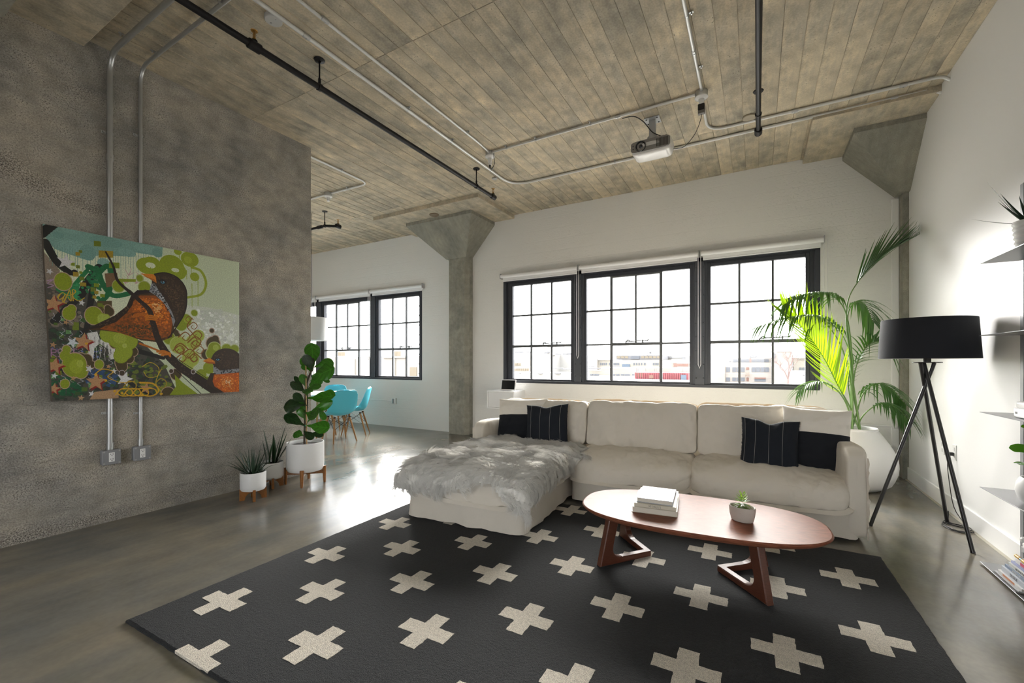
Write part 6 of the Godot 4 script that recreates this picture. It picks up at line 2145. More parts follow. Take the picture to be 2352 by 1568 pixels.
	o.append_array([["s","8a5a12",6.5,3.6,713,746,746,717,771,741,755,767,733,753,743,738], ["s","8a5a12",5.2,2.9,746,471,720,450,700,471,713,490,730,478,722,467], ["s","8a5a12",6.5,3.6,713,521,746,490,771,511,755,538,733,527,743,511], ["s","8a5a12",7.8,4.3,797,745,756,711,726,740,746,771,773,755,760,736], ["s","8a5a12",9.1,5.0,713,680,668,643,634,676,656,710,686,691,672,671], ["s","8a5a12",7.2,3.6,738,462,709,521,746,575,771,631,730,708,680,774], ["p","4a3012",174,580,281,528,379,443,402,338,468,298,556,317,625,417,633,526,617,601,541,640,447,631,345,590,268,580], ["p","9a4f0c",243,571,345,489,402,389,440,341,541,328,602,401,621,500,609,592,519,628,413,616,319,583], ["f","7a4410",260,20,6.0,13.0,262,562,385,442,454,513,602,547,594,611,413,611,319,579], ["f","b5610f",220,21,5.0,11.0,399,390,541,337,609,455,609,574,519,606,413,560], ["f","4d3a18",110,22,5.0,10.0,313,542,483,529,556,586,447,627,332,578], ["f","d97312",220,23,5.0,10.0,440,359,541,341,602,438,594,529,504,518,413,439]])
	o.append_array([["f","e8912e",90,24,4.0,9.0,476,380,556,370,579,458,519,508,468,460], ["f","f0b878",40,25,4.0,9.0,504,386,549,371,556,433,519,446], ["p","2c1d12",174,582,219,550,313,483,372,418,395,347,413,336,402,406,372,461,319,524,243,563], ["f","5a4430",50,26,3.0,7.0,219,557,345,463,392,373,379,443,281,544], ["e","3a2a1e",586,267,81,97], ["e","3a2a1e",633,306,73,110], ["p","3a2a1e",504,235,519,189,579,169,649,189,693,242,706,315,697,419,656,515,633,536,625,454,586,358,549,291,504,271], ["f","4d3a2a",260,27,4.0,9.0,526,196,633,196,689,280,689,410,641,498,617,363,549,273], ["f","6a5138",70,28,3.0,6.0,571,242,656,266,672,412,633,416,594,320], ["p","25191a",402,338,426,309,494,299,497,318,440,333,406,354], ["s","1d1410",7.2,5.8,519,189,579,169,649,189,697,250,706,333,693,429,641,535,594,611], ["p","8d9096",501,254,519,251,556,317,586,367,617,427,637,489,625,527,609,446,575,377,526,330,490,308]])
	o.append_array([["f","2a2a2c",70,29,4.0,8.0,501,258,526,258,594,366,633,499,609,455,556,361,494,303], ["f","b9bcc2",60,30,3.0,6.0,508,261,534,275,594,375,629,481,602,420,541,337], ["p","d8821c",444,198,512,190,526,205,530,247,497,228], ["p","b4620e",454,209,519,224,530,247,490,224], ["e","1b1412",564,233,19,16], ["e","4f8fae",564,235,12,9], ["e","10100f",562,233,5,7], ["e","e8eef0",567,230,2,2], ["s","1b1412",5.8,5.8,541,229,564,217,588,231], ["s","2a1f18",8.6,18.7,271,97,306,176,329,264,385,323], ["s","2f221b",20.2,40.3,382,319,440,376,490,431,512,518,534,605,564,675], ["s","2f221b",41.8,72.0,560,667,602,738,672,811,771,889,850,950,931,1008]])
	o.append_array([["f","4a382e",120,31,3.0,8.0,433,377,483,415,549,640,633,747,850,930,814,977,602,783,519,606], ["s","150f0c",4.3,4.3,633,820,713,906,797,1000], ["s","150f0c",3.6,3.6,579,684,656,756,771,841,885,932], ["s","b8650f",18.7,15.8,406,479,454,461,468,469], ["s","2a170a",2.9,2.9,402,475,413,457,468,442], ["s","c8730f",11.5,10.1,472,473,497,466,530,473], ["s","3a1f0a",2.2,2.2,472,480,501,473,530,481], ["s","c8730f",11.5,10.1,472,485,497,478,530,483], ["s","3a1f0a",2.2,2.2,472,492,501,485,530,491], ["s","c8730f",11.5,10.1,472,497,497,491,530,493], ["s","3a1f0a",2.2,2.2,472,504,501,497,530,500], ["s","b8650f",13.0,11.5,440,653,490,673,556,703]])
	o.append_array([["s","c8730f",13.0,10.8,534,703,571,698,609,715], ["s","3a1f0a",2.2,2.2,541,712,602,722], ["s","c8730f",13.0,10.8,546,714,583,709,609,725], ["s","3a1f0a",2.2,2.2,553,723,602,732], ["s","c8730f",13.0,10.8,558,726,596,720,609,736], ["s","3a1f0a",2.2,2.2,565,734,602,742], ["p","3a2a1e",850,764,885,705,959,668,1066,707,1066,856,885,833,876,784], ["e","3a2a1e",969,754,104,86], ["f","4d3a2a",150,32,4.0,8.0,885,725,959,683,1056,722,1056,825,904,814], ["f","8a6a44",30,33,2.0,4.0,885,725,940,704,931,784,885,774], ["p","8d9096",876,794,922,834,1066,820,1066,877,978,865,904,873,876,843], ["f","26262a",60,34,4.0,9.0,876,794,922,829,1061,820,1061,867,904,868]])
	o.append_array([["p","3a2a1c",828,920,858,852,894,853,876,922,922,993,876,966], ["p","c25a0c",881,863,1066,851,1066,1022,959,1005,885,951,872,912], ["f","e07a18",220,35,4.0,9.0,885,873,1061,856,1061,1006,969,1001,890,942], ["f","f0a050",70,36,4.0,8.0,931,884,1016,886,1016,978,940,954], ["f","f3d0a8",20,37,3.0,7.0,959,905,997,906,992,946,959,935], ["p","d8821c",806,764,850,740,885,764,890,784,841,779], ["p","a8560c",810,766,885,774,890,786,841,782], ["e","1b1412",908,751,20,11], ["e","4f8fae",907,753,12,7], ["e","10100f",905,752,4,5], ["t","d6d4d4",94,194,48,0.10], ["t","cfcfd0",28,261,19,0.40]])
	o.append_array([["t","d6d6d6",162,422,20,0.20], ["t","8e1c14",48,447,53,0.10], ["t","b98c62",42,441,53,0.10], ["t","8e1c14",175,660,57,0.15], ["t","b98c62",168,652,57,0.15], ["t","8e1c14",232,901,58,0.05], ["t","b98c62",225,892,58,0.05], ["t","8e1c14",54,802,50,0.20], ["t","b98c62",47,794,50,0.20], ["t","b98c62",94,543,17,0.30], ["t","b98c62",42,675,19,0.20], ["t","d0d4d8",47,851,19,0.20]])
	o.append_array([["t","cfd6dc",122,658,35,0.50], ["t","d6d6d8",195,813,24,0.30], ["t","dcdcde",309,829,21,0.10], ["t","e2e2e2",362,880,52,0.30], ["t","b98c62",125,869,17,0.20], ["t","b98c62",284,800,16,0.20], ["t","c09a70",159,985,20,0.20], ["t","d6d6d8",207,964,22,0.30], ["t","8e1c14",51,932,35,0.20], ["t","b98c62",44,924,35,0.20], ["t","b88a60",472,945,43,0.20], ["p","b4906c",219,953,332,942,332,1001,195,999]])
	o.append_array([["s","c9a52c",5.8,4.3,69,384,61,400,69,414,85,397,91,381,80,421,97,434], ["s","c9a52c",5.8,4.3,85,428,102,379,111,355,116,416,102,395], ["s","c9a52c",5.8,4.3,125,415,122,353,136,359,122,388,148,412,174,391], ["s","c9a52c",5.0,3.6,63,400,80,374,102,387,125,376], ["s","d6a41a",7.9,5.8,319,975,345,943,392,945,399,980,352,986,326,967], ["s","d6a41a",7.2,5.8,359,978,385,945,433,948,440,983,392,988,365,969], ["s","d6a41a",6.5,5.8,399,980,426,947,476,950,483,985,433,991,406,972], ["s","d6a41a",5.8,5.8,440,983,468,949,519,952,526,988,476,994,447,974], ["s","d6a41a",11.5,7.2,440,905,512,916,541,962,504,996,440,983], ["s","d6a41a",5.8,4.3,219,848,256,816,306,833,281,865,345,901,413,895], ["s","c7a82a",5.0,3.6,454,801,497,775,541,810,534,864,483,871,461,836], ["s","c7a82a",5.0,3.6,556,819,526,908,556,972]])
	o.append_array([["s","a98a1e",6.5,5.0,359,927,385,894,419,912,413,947,379,945,385,920], ["s","a98a1e",6.5,5.0,526,908,556,882,586,910,571,946,541,935], ["e","d6a41a",271,886,7,8], ["e","d6a41a",225,848,7,8], ["e","d6a41a",556,985,9,8], ["e","d6a41a",349,968,7,8], ["e","d6a41a",183,663,7,7], ["e","d6a41a",313,954,7,8], ["e","c9c0c4",613,834,15,18], ["e","4a3a2a",613,834,12,14], ["e","c9c0c4",349,842,15,20], ["e","4a3a2a",349,842,13,16]])
	o.append_array([["e","c9c0c4",746,841,15,17], ["e","4a3a2a",746,841,11,13]])
	return o

func _fill(im: Image, p: PackedVector2Array, c: Color) -> void:
	var y0 := 1e9
	var y1 := -1e9
	for q in p:
		y0 = minf(y0, q.y); y1 = maxf(y1, q.y)
	var h := im.get_height()
	var w := im.get_width()
	var n := p.size()
	for y in range(maxi(0, int(ceil(y0))), mini(h - 1, int(floor(y1))) + 1):
		var xs: Array[float] = []
		for i in n:
			var a := p[i]
			var b := p[(i + 1) % n]
			if (a.y <= y and b.y > y) or (b.y <= y and a.y > y):
				xs.append(a.x + (y - a.y) / (b.y - a.y) * (b.x - a.x))
		xs.sort()
		for k in range(0, xs.size() - 1, 2):
			var xa := maxi(0, int(round(xs[k])))
			var xb := mini(w, int(round(xs[k + 1])))
			if xb > xa:
				im.fill_rect(Rect2i(xa, y, xb - xa, 1), c)

func _disc(im: Image, at: Vector2, rx: float, ry: float, c: Color) -> void:
	for y in range(maxi(0, int(at.y - ry)), mini(im.get_height() - 1, int(at.y + ry)) + 1):
		var t := (y - at.y) / maxf(ry, 0.5)
		var k := rx * sqrt(maxf(0.0, 1.0 - t * t))
		var xa := maxi(0, int(round(at.x - k)))
		var xb := mini(im.get_width(), int(round(at.x + k)))
		if xb > xa:
			im.fill_rect(Rect2i(xa, y, xb - xa, 1), c)

func _painting_texture() -> ImageTexture:
	var im := Image.create(1060, 1000, false, Image.FORMAT_RGB8)
	im.fill(Color("d8dfc0"))
	var r := RandomNumberGenerator.new()
	for o in _strokes():
		var c := Color(o[1])
		var p := PackedVector2Array()
		var first: int = {"p": 2, "s": 4, "e": 2, "t": 2, "f": 6}[o[0]]
		if o[0] in ["p", "s", "f"]:
			for i in range(first, o.size() - 1, 2):
				p.append(Vector2(o[i], o[i + 1]))
		if o[0] == "p":
			_fill(im, p, c)
		elif o[0] == "e":
			_disc(im, Vector2(o[2], o[3]), o[4], o[5], c)
		elif o[0] == "t":
			for i in 10:
				var a: float = -PI / 2 + o[5] + PI * i / 5.0
				var rr: float = o[4] * (1.0 if i % 2 == 0 else 0.42)
				p.append(Vector2(o[2] + cos(a) * rr * 0.85, o[3] + sin(a) * rr))
			_fill(im, p, c)
		elif o[0] == "s":
			for i in p.size() - 1:
				var a := p[maxi(i - 1, 0)]
				var d := p[mini(i + 2, p.size() - 1)]
				var steps := maxi(2, int(p[i].distance_to(p[i + 1]) / maxf(1.0, minf(o[2], o[3]) * 0.3)))
				for k in steps:
					var t := float(k) / steps
					var w: float = lerpf(o[2], o[3], (i + t) / (p.size() - 1)) * 0.5
					_disc(im, p[i].cubic_interpolate(p[i + 1], a, d, t), maxf(w, 0.8), maxf(w, 0.8), c)
		elif o[0] == "f":
			r.seed = int(o[3]) + 1000
			var lo := p[0]
			var hi := p[0]
			for q in p:
				lo = lo.min(q); hi = hi.max(q)
			var done := 0
			for tries in int(o[2]) * 6:
				if done >= o[2]: break
				var q := Vector2(r.randf_range(lo.x, hi.x), r.randf_range(lo.y, hi.y))
				if Geometry2D.is_point_in_polygon(q, p):
					var s := r.randf_range(o[4], o[5]) * 0.62
					_disc(im, q, s, s * r.randf_range(0.6, 1.2), c * r.randf_range(0.88, 1.12))
					done += 1
	# brush grain
	var g := bytes_of(noise(905, 0.12, 2), 1060, 1000, false)
	var d := im.get_data()
	for i in g.size():
		var k := 1.0 + (g[i] - 128) * 0.0009
		for e in 3:
			d[i * 3 + e] = clampi(int(d[i * 3 + e] * k), 0, 255)
	return ImageTexture.create_from_image(Image.create_from_data(1060, 1000, false, Image.FORMAT_RGB8, d))

func build_painting() -> void:
	var o := thing("painting", "large colourful painting of an orange-breasted bird on a branch, hung on the concrete wall", "painting", V(XL, 1.6, -1.68))
	var m := mat("paint_on_panel", Color(0.93, 0.93, 0.93), 0.42)
	m.albedo_texture = _painting_texture()
	# corners of the slightly crooked panel
	var q := [V(0.085, 0.626, 0.669), V(0.085, 0.624, -0.653), V(0.085, -0.626, -0.653), V(0.085, -0.624, 0.621)]
	var uvs := [Vector2(0, 0), Vector2(1, 0.0016), Vector2(1, 1), Vector2(0.036, 0.9984)]
	var b := MB.new()
	var n := 8
	for i in n:
		for j in n:
			var c := []
			var u := []
			for k in [[i, j], [i + 1, j], [i + 1, j + 1], [i, j + 1]]:
				var s: float = k[0] / float(n)
				var t: float = k[1] / float(n)
				c.append(q[0].lerp(q[1], s).lerp(q[3].lerp(q[2], s), t))
				u.append(uvs[0].lerp(uvs[1], s).lerp(uvs[3].lerp(uvs[2], s), t))
			b.quad(c[0], c[1], c[2], c[3], V(-1, 0, 0), u[0], u[1], u[2], u[3])
	part("painted_face", b, m, o)
	b = MB.new()
	for k in 4:
		var a: Vector3 = q[k]
		var c: Vector3 = q[(k + 1) % 4]
		b.quad(a, c, c - V(0.035, 0, 0), a - V(0.035, 0, 0), V(0.065, 0, 0))
	b.quad(q[0] - V(0.035, 0, 0), q[1] - V(0.035, 0, 0), q[2] - V(0.035, 0, 0), q[3] - V(0.035, 0, 0), V(0.09, 0, 0))
	part("panel_edge", b, mat("panel_wood", lin(0.10, 0.08, 0.06), 0.7), o)
	b = MB.new()
	for z in [-0.45, 0.45]:
		b.box(V(0.0, 0.40, z - 0.05), V(0.051, 0.48, z + 0.05), 0.002)
	part("hanging_cleat", b, M.panel_wood, o).set_meta("kind", "stuff")

# ------------------------------------------------------------------ dining set
func make_chair(label: String, at: Vector3, turn: float) -> Node3D:
	var o := thing("shell_chair", label, "chair", at, turn, "turquoise dining chairs")
	var sm := mat("turquoise_shell", lin(0.11, 0.60, 0.76), 0.32)
	var wm := wood("beech_dowel", lin(0.50, 0.24, 0.075), 0.4, V(3, 1, 3), 631, 0.3, Vector2(10, 1))
	# side profile: x forward, y up; with half width and how far the rim curls up
	var pr := [[0.235, 0.405, 0.185, 0.0], [0.215, 0.428, 0.205, 0.004], [0.15, 0.438, 0.225, 0.020], [0.05, 0.428, 0.235, 0.035], [-0.06, 0.420, 0.235, 0.050], [-0.14, 0.434, 0.232, 0.070], [-0.19, 0.480, 0.230, 0.075], [-0.215, 0.56, 0.226, 0.060], [-0.235, 0.65, 0.218, 0.045], [-0.255, 0.74, 0.205, 0.035], [-0.268, 0.79, 0.180, 0.028], [-0.275, 0.815, 0.135, 0.024], [-0.277, 0.825, 0.06, 0.022]]
	var b := MB.new()
	var nu := 16
	for side in [0, 1]:
		var g := PackedVector3Array()
		for i in nu + 1:
			var u := 2.0 * i / nu - 1.0
			for k in pr.size():
				var q = pr[k]
				var a = pr[maxi(k - 1, 0)]
				var c = pr[mini(k + 1, pr.size() - 1)]
				var d := Vector2(c[0] - a[0], c[1] - a[1]).normalized()
				var nn := Vector2(d.y, -d.x)      # towards the sitter
				var p: Vector2 = Vector2(q[0], q[1]) + nn * (q[3] * pow(absf(u), 2.5) * 1.3 - (0.006 if side else 0.0))
				g.append(V(p.x, p.y, q[2] * u))
		b.grid(g, nu, pr.size() - 1, false, 1, 1, side == 1)
	var sh := part("seat_shell", b, sm, o)
	b = MB.new()
	var rim := []
	for k in pr.size(): rim.append(k)
	var edge := []
	for s in [1.0, -1.0]:
		for kk in pr.size():
			var k: int = kk if s > 0 else pr.size() - 1 - kk
			var q = pr[k]
			var a = pr[maxi(k - 1, 0)]
			var c = pr[mini(k + 1, pr.size() - 1)]
			var d := Vector2(c[0] - a[0], c[1] - a[1]).normalized()
			var p: Vector2 = Vector2(q[0], q[1]) + Vector2(d.y, -d.x) * (q[3] * 1.3 - 0.003)
			edge.append(V(p.x, p.y, q[2] * s))
	edge.append(edge[0])
	b.tube(edge, 0.0045, 6, false)
	part("rim", b, mat("shell_rim", lin(0.20, 0.62, 0.74), 0.35), sh)
	var feet := [V(0.19, 0, 0.20), V(0.19, 0, -0.20), V(-0.22, 0, 0.19), V(-0.22, 0, -0.19)]
	var tops := [V(0.105, 0.405, 0.125), V(0.105, 0.405, -0.125), V(-0.105, 0.400, 0.12), V(-0.105, 0.400, -0.12)]
	for k in 4:
		b = MB.new()
		b.tube([feet[k], feet[k].lerp(tops[k], 0.35), tops[k]], [0.0085, 0.0135, 0.0150], 10)
		var lg := part("leg", b, wm, o)
		b = MB.new()
		var m: Vector3 = feet[k].lerp(tops[k], 0.96)
		b.tube([m, m + V(0, 0.018, 0)], 0.019, 10)
		part("mount", b, M.black_iron, lg)
	b = MB.new()
	for q in [[0, 1], [2, 3], [0, 2], [1, 3]]:
		for e in [[0.95, 0.50], [0.50, 0.95]]:
			b.tube([feet[q[0]].lerp(tops[q[0]], e[0]), feet[q[1]].lerp(tops[q[1]], e[1])], 0.0035, 6)
	part("wire_brace", b, M.black_iron, o)
	return o

func build_dining() -> void:
	var tc := V(-6.58, 0, -4.85)
	var first := make_chair("turquoise shell chair on dowel legs nearest the viewer, its back turned to the sofa", V(-5.83, 0, -4.66), 0.0)
	first.rotation.y = _towards(first.position, tc)
	for q in [["turquoise shell chair seen edge-on, right behind the nearest dining chair", V(-6.12, 0, -5.22)], ["turquoise shell chair on the far side of the round white table", V(-6.98, 0, -5.42)], ["turquoise shell chair mostly hidden behind the fiddle-leaf fig", V(-6.62, 0, -4.15)]]:
		dup(first, q[0], q[1], _towards(q[1], tc))
	var o := thing("dining_table", "round white dining table among the turquoise chairs", "table", tc)
	var wt := mat("white_laminate", lin(0.80, 0.80, 0.80), 0.25)
	var b := MB.new()
	b.lathe([Vector2(0.0, 0.712), Vector2(0.52, 0.712), Vector2(0.535, 0.722), Vector2(0.538, 0.732), Vector2(0.534, 0.737), Vector2(0.0, 0.738)], 56)
	part("tabletop", b, wt, o)
	for k in 4:
		var a := PI / 4 + k * PI / 2
		b = MB.new()
		b.tube([V(cos(a) * 0.27, 0, sin(a) * 0.27), V(cos(a) * 0.13, 0.70, sin(a) * 0.13)], [0.013, 0.022], 10)
		part("leg", b, M.beech_dowel, o)
	b = MB.new()
	b.lathe([Vector2(0.0, 0.69), Vector2(0.17, 0.69), Vector2(0.17, 0.712), Vector2(0.0, 0.712)], 24)
	part("apron", b, M.black_iron, o)
	# pendant drum lamp over the table
	o = thing("pendant_lamp", "white drum pendant lamp over the dining table, half hidden by the concrete wall", "lamp", V(-6.36, 1.62, -4.55))
	b = MB.new()
	b.lathe([Vector2(0.236, 0.0), Vector2(0.24, 0.002), Vector2(0.24, 0.372), Vector2(0.236, 0.374), Vector2(0.234, 0.37), Vector2(0.234, 0.004), Vector2(0.236, 0.0)], 48)
	var pm := mat("white_drum", lin(0.80, 0.80, 0.80), 0.7)
	pm.backlight_enabled = true
	pm.backlight = Color(0.5, 0.5, 0.5)
	part("shade", b, pm, o)
	b = MB.new()
	b.tube([V(0, 0.36, 0), V(0, CEIL - 1.62, 0)], 0.004, 6)
	for k in 3:
		b.tube([V(0, 0.36, 0), V(cos(k * TAU / 3) * 0.235, 0.36, sin(k * TAU / 3) * 0.235)], 0.003, 6)
	part("cord", b, M.black_plastic, o)
	# floating cabinet with a small screen
	o = thing("wall_cabinet", "small white cabinet hung on the wall left of the sofa", "cabinet", V(-3.56, 0.52, ZW))
	b = MB.new()
	var w := 0.252
	b.box(V(-w, 0.265, 0), V(w, 0.285, 0.375), 0.002)
	b.box(V(-w, 0.0, 0), V(w, 0.018, 0.375), 0.002)
	b.box(V(-w, 0.018, 0), V(-w + 0.018, 0.265, 0.375), 0.002)
	b.box(V(w - 0.018, 0.018, 0), V(w, 0.265, 0.375), 0.002)
	b.box(V(-w + 0.018, 0.018, 0), V(w - 0.018, 0.265, 0.01))
	part("body", b, mat("cabinet_white", lin(0.82, 0.82, 0.82), 0.3), o)
	b = MB.new()
	b.box(V(-w + 0.020, 0.020, 0.345), V(w - 0.020, 0.263, 0.363), 0.002)
	part("door", b, mat("cabinet_front", lin(0.70, 0.71, 0.71), 0.25), o)
	o = thing("digital_frame", "white-edged dark screen standing on the small wall cabinet", "screen", V(-3.49, 0.806, -6.02), 0.10)
	var T := Transform3D(Basis(V(1, 0, 0), -0.22), V(0, 0.004, 0))
	b = MB.new()
	b.box(V(-0.132, 0.0, -0.012), V(0.132, 0.178, 0.006), 0.006, T)
	part("bezel", b, mat("cabinet_bezel", lin(0.75, 0.75, 0.76), 0.3), o)
	b = MB.new()
	b.box(V(-0.114, 0.020, 0.005), V(0.114, 0.164, 0.0075), 0.0, T)
	part("display", b, mat("dark_screen", lin(0.006, 0.007, 0.009), 0.12), o)
	b = MB.new()
	b.box(V(-0.07, -0.001, -0.06), V(0.07, 0.006, 0.05), 0.002)
	part("stand", b, M.cabinet_bezel, o)

func _towards(a: Vector3, b: Vector3) -> float:   # the turn that points a chair's own +x from a to b
	return atan2(-(b.z - a.z), b.x - a.x)

# ------------------------------------------------------------------ steel shelf on the right wall and what stands on it
func build_shelf() -> void:
	var st := mat("shelf_steel", lin(0.20, 0.205, 0.215), 0.32, 0.35)
	var dk := mat("shelf_back", lin(0.035, 0.033, 0.034), 0.5)
	var o := thing("wall_shelf", "tall grey steel shelf with thin projecting plates, at the right edge", "shelf", V(XR, 0, -3.79))
	var b := MB.new()
	b.box(V(-0.030, 0.02, 0.035), V(-0.004, 2.32, 1.2), 0.001)
	part("back_panel", b, dk, o)
	b = MB.new()
	b.box(V(-0.034, 0.02, -0.004), V(-0.002, 2.33, 0.036), 0.002)
	part("upright", b, mat("shelf_edge", lin(0.30, 0.31, 0.33), 0.35, 0.3), o)
	for y in [0.012, 0.477, 0.945, 1.421, 1.871]:
		b = MB.new()
		b.box(V(-0.210, y - 0.002, 0.0), V(-0.004, y + 0.002, 1.2), 0.0008)
		part("shelf_plate", b, st, o)
	# aloe in a ribbed white pot on the top plate
	var r := RandomNumberGenerator.new()
	r.seed = 41
	o = thing("aloe_pot", "spiky dark aloe in a ribbed white pot on the top shelf plate", "potted plant", V(1.315, 1.8735, -3.49))
	b = MB.new()
	var pr := [Vector2(0.0, 0.0), Vector2(0.048, 0.0)]
	for k in 6:
		pr.append(Vector2(0.052 + k * 0.002, 0.008 + k * 0.026))
		pr.append(Vector2(0.060 + k * 0.002, 0.020 + k * 0.026))
	pr.append_array([Vector2(0.066, 0.165), Vector2(0.058, 0.165), Vector2(0.056, 0.14), Vector2(0.0, 0.14)])
	b.lathe(pr, 36)
	part("planter", b, M.porcelain, o)
	var am := mat("aloe_leaf", lin(0.020, 0.045, 0.026), 0.4)
	for k in 22:
		var a := TAU * k / 22 * 2.4
		var up := r.randf_range(0.15, 1.8)
		var lf := blade(V(cos(a) * 0.02, 0.15, sin(a) * 0.02), V(cos(a), up, sin(a)).normalized(), r.randf_range(0.15, 0.32), 0.024, -0.12, 8, 0.05)
		_keep(lf, o.position, 1.385, -9.0)
		part("leaf", lf, am, o)
	# small white device
	o = thing("media_box", "small rounded white box device on the middle shelf plate", "device", V(1.30, 0.9475, -3.42))
	part("case", soft_box(V(0.05, 0.027, 0.085), Vector3.ZERO, 8.0, 10, 811, 0.0), M.white_trim, o).position = V(0, 0.028, 0)
	part("lid", soft_box(V(0.046, 0.020, 0.080), Vector3.ZERO, 5.0, 10, 812, 0.0), M.porcelain, o).position = V(0, 0.072, 0)
	b = MB.new()
	b.box(V(-0.0515, 0.022, -0.05), V(-0.048, 0.034, -0.03))
	part("port", b, M.black_plastic, o)
	# round-leaved plant
	o = thing("rubber_plant", "green broad-leaved plant in a round white pot on the second lowest shelf plate", "potted plant", V(1.325, 0.4795, -3.44))
	b = MB.new()
	b.lathe([Vector2(0.0, 0.0), Vector2(0.05, 0.0), Vector2(0.075, 0.03), Vector2(0.085, 0.07), Vector2(0.080, 0.115), Vector2(0.066, 0.145), Vector2(0.060, 0.145), Vector2(0.062, 0.12), Vector2(0.0, 0.12)], 40)
	part("planter", b, M.white_glaze, o)
	b = MB.new()
	b.tube([V(0, 0.12, 0), V(0.0, 0.42, 0.01)], 0.006, 8)
	part("stem", b, M.bark, o)
	var gm := mat("rubber_leaf", lin(0.06, 0.20, 0.015), 0.25)
	gm.backlight_enabled = true
	gm.backlight = Color(0.3, 0.5, 0.05)
	for q in [[V(-0.075, 0.305, -0.085), 0.075, 0.27], [V(-0.075, 0.215, -0.05), 0.07, 0.20], [V(0.01, 0.35, 0.14), 0.08, 0.29], [V(-0.07, 0.38, 0.08), 0.08, 0.35], [V(0.03, 0.27, 0.12), 0.07, 0.22], [V(-0.05, 0.43, -0.03), 0.06, 0.39]]:
		var lf := fig_leaf(V(0, q[2], 0.01), q[0], q[1] * 1.15, r)
		_keep(lf, o.position, 1.385, -9.0)
		part("leaf", lf, gm, o)
	# books lying on the lowest plate, spines to the room
	var y := 0.0145
	var bk := [
		["thin black magazine at the bottom of the pile on the lowest shelf plate", 0.008, 0.27, lin(0.04, 0.04, 0.045), "", -0.02, null],
		["thin grey magazine second from the bottom of the shelf pile", 0.007, 0.27, lin(0.55, 0.56, 0.58), "", -0.02, null],
		["white book with an orange patch on its spine in the shelf pile", 0.016, 0.26, lin(0.70, 0.70, 0.70), "", 0.0, lin(0.62, 0.26, 0.14)],
		["thick pale blue-white book in the middle of the shelf pile", 0.032, 0.27, lin(0.62, 0.66, 0.74), "DESIGN", 0.02, null],
		["slate-blue book with a light title in the shelf pile", 0.016, 0.255, lin(0.16, 0.22, 0.32), "MODERN HOME", 0.035, null],
		["white and grey book with black lettering in the shelf pile", 0.020, 0.25, lin(0.66, 0.68, 0.66), "ARCHITECTURE", 0.055, null],
		["lilac-blue thin book in the shelf pile", 0.012, 0.25, lin(0.28, 0.32, 0.55), "", 0.06, null],
		["white book with a pink label near the top of the shelf pile", 0.022, 0.24, lin(0.74, 0.72, 0.72), "GARDEN", 0.085, lin(0.66, 0.09, 0.18)],
		["white and pink magazine on top of the shelf pile", 0.010, 0.235, lin(0.74, 0.66, 0.68), "", 0.10, null],
	]
	for k in bk.size():
		var q = bk[k]
		book("magazine" if k < 2 or k == 8 else "book", q[0], "books and magazines on the lowest shelf plate", V(1.305 + 0.012 * k * 0.5, y, -3.60 + q[5] + q[2] / 2), 0.0, 0.19 - 0.004 * k, q[1], q[2], q[3], 0, q[4], lin(0.05, 0.05, 0.06) if k != 4 else lin(0.7, 0.7, 0.7), q[6])
		y += q[1] + 0.0006
	o = thing("yellow_tube", "yellow and blue tube lying on the pile of books at the right edge", "tube", V(1.262, y + 0.009, -3.50))
	b = MB.new()
	b.tube([V(0, 0, 0), V(0, 0, 0.004), V(0, 0, 0.05)], [0.006, 0.0085, 0.009], 12)
	part("cap", b, mat("tube_yellow", lin(0.75, 0.42, 0.04), 0.35), o)
	b = MB.new()
	b.tube([V(0, 0, 0.05), V(0, 0, 0.075)], 0.0075, 12)
	part("neck", b, mat("tube_blue", lin(0.25, 0.42, 0.50), 0.4), o)
	b = MB.new()
	b.tube([V(0, 0, 0.075), V(0, 0, 0.30)], 0.009, 12)
	part("barrel", b, M.tube_yellow, o)
	# little white figurine
	o = thing("figurine", "small white porcelain animal figurine on the pile of books", "figurine", V(1.345, y, -3.60))
	b = MB.new()
	for q in [[V(-0.012, 0.0, -0.012), V(-0.012, 0.03, -0.010)], [V(0.012, 0, -0.012), V(0.012, 0.03, -0.010)], [V(-0.012, 0, 0.02), V(-0.012, 0.03, 0.016)], [V(0.012, 0, 0.02), V(0.012, 0.03, 0.016)]]:
		b.tube(q, [0.007, 0.009], 8)
	var body := soft_box(V(0.018, 0.016, 0.032), Vector3.ZERO, 2.4, 8, 821, 0.0)
	for k in body.v.size():
		b.v.append(body.v[k] + V(0, 0.042, 0.003)); b.n.append(body.n[k]); b.t.append(body.t[k])
	var head := soft_box(V(0.016, 0.017, 0.018), Vector3.ZERO, 2.2, 8, 822, 0.0)
	for k in head.v.size():
		b.v.append(head.v[k] + V(-0.004, 0.066, -0.026)); b.n.append(head.n[k]); b.t.append(head.t[k])
	part("body", b, M.porcelain, o)
	for s in [-1.0, 1.0]:
		part("ear", blade(V(0.010 * s - 0.004, 0.078, -0.024), V(0.3 * s, 1, 0), 0.016, 0.010, 0.0), M.porcelain, o)

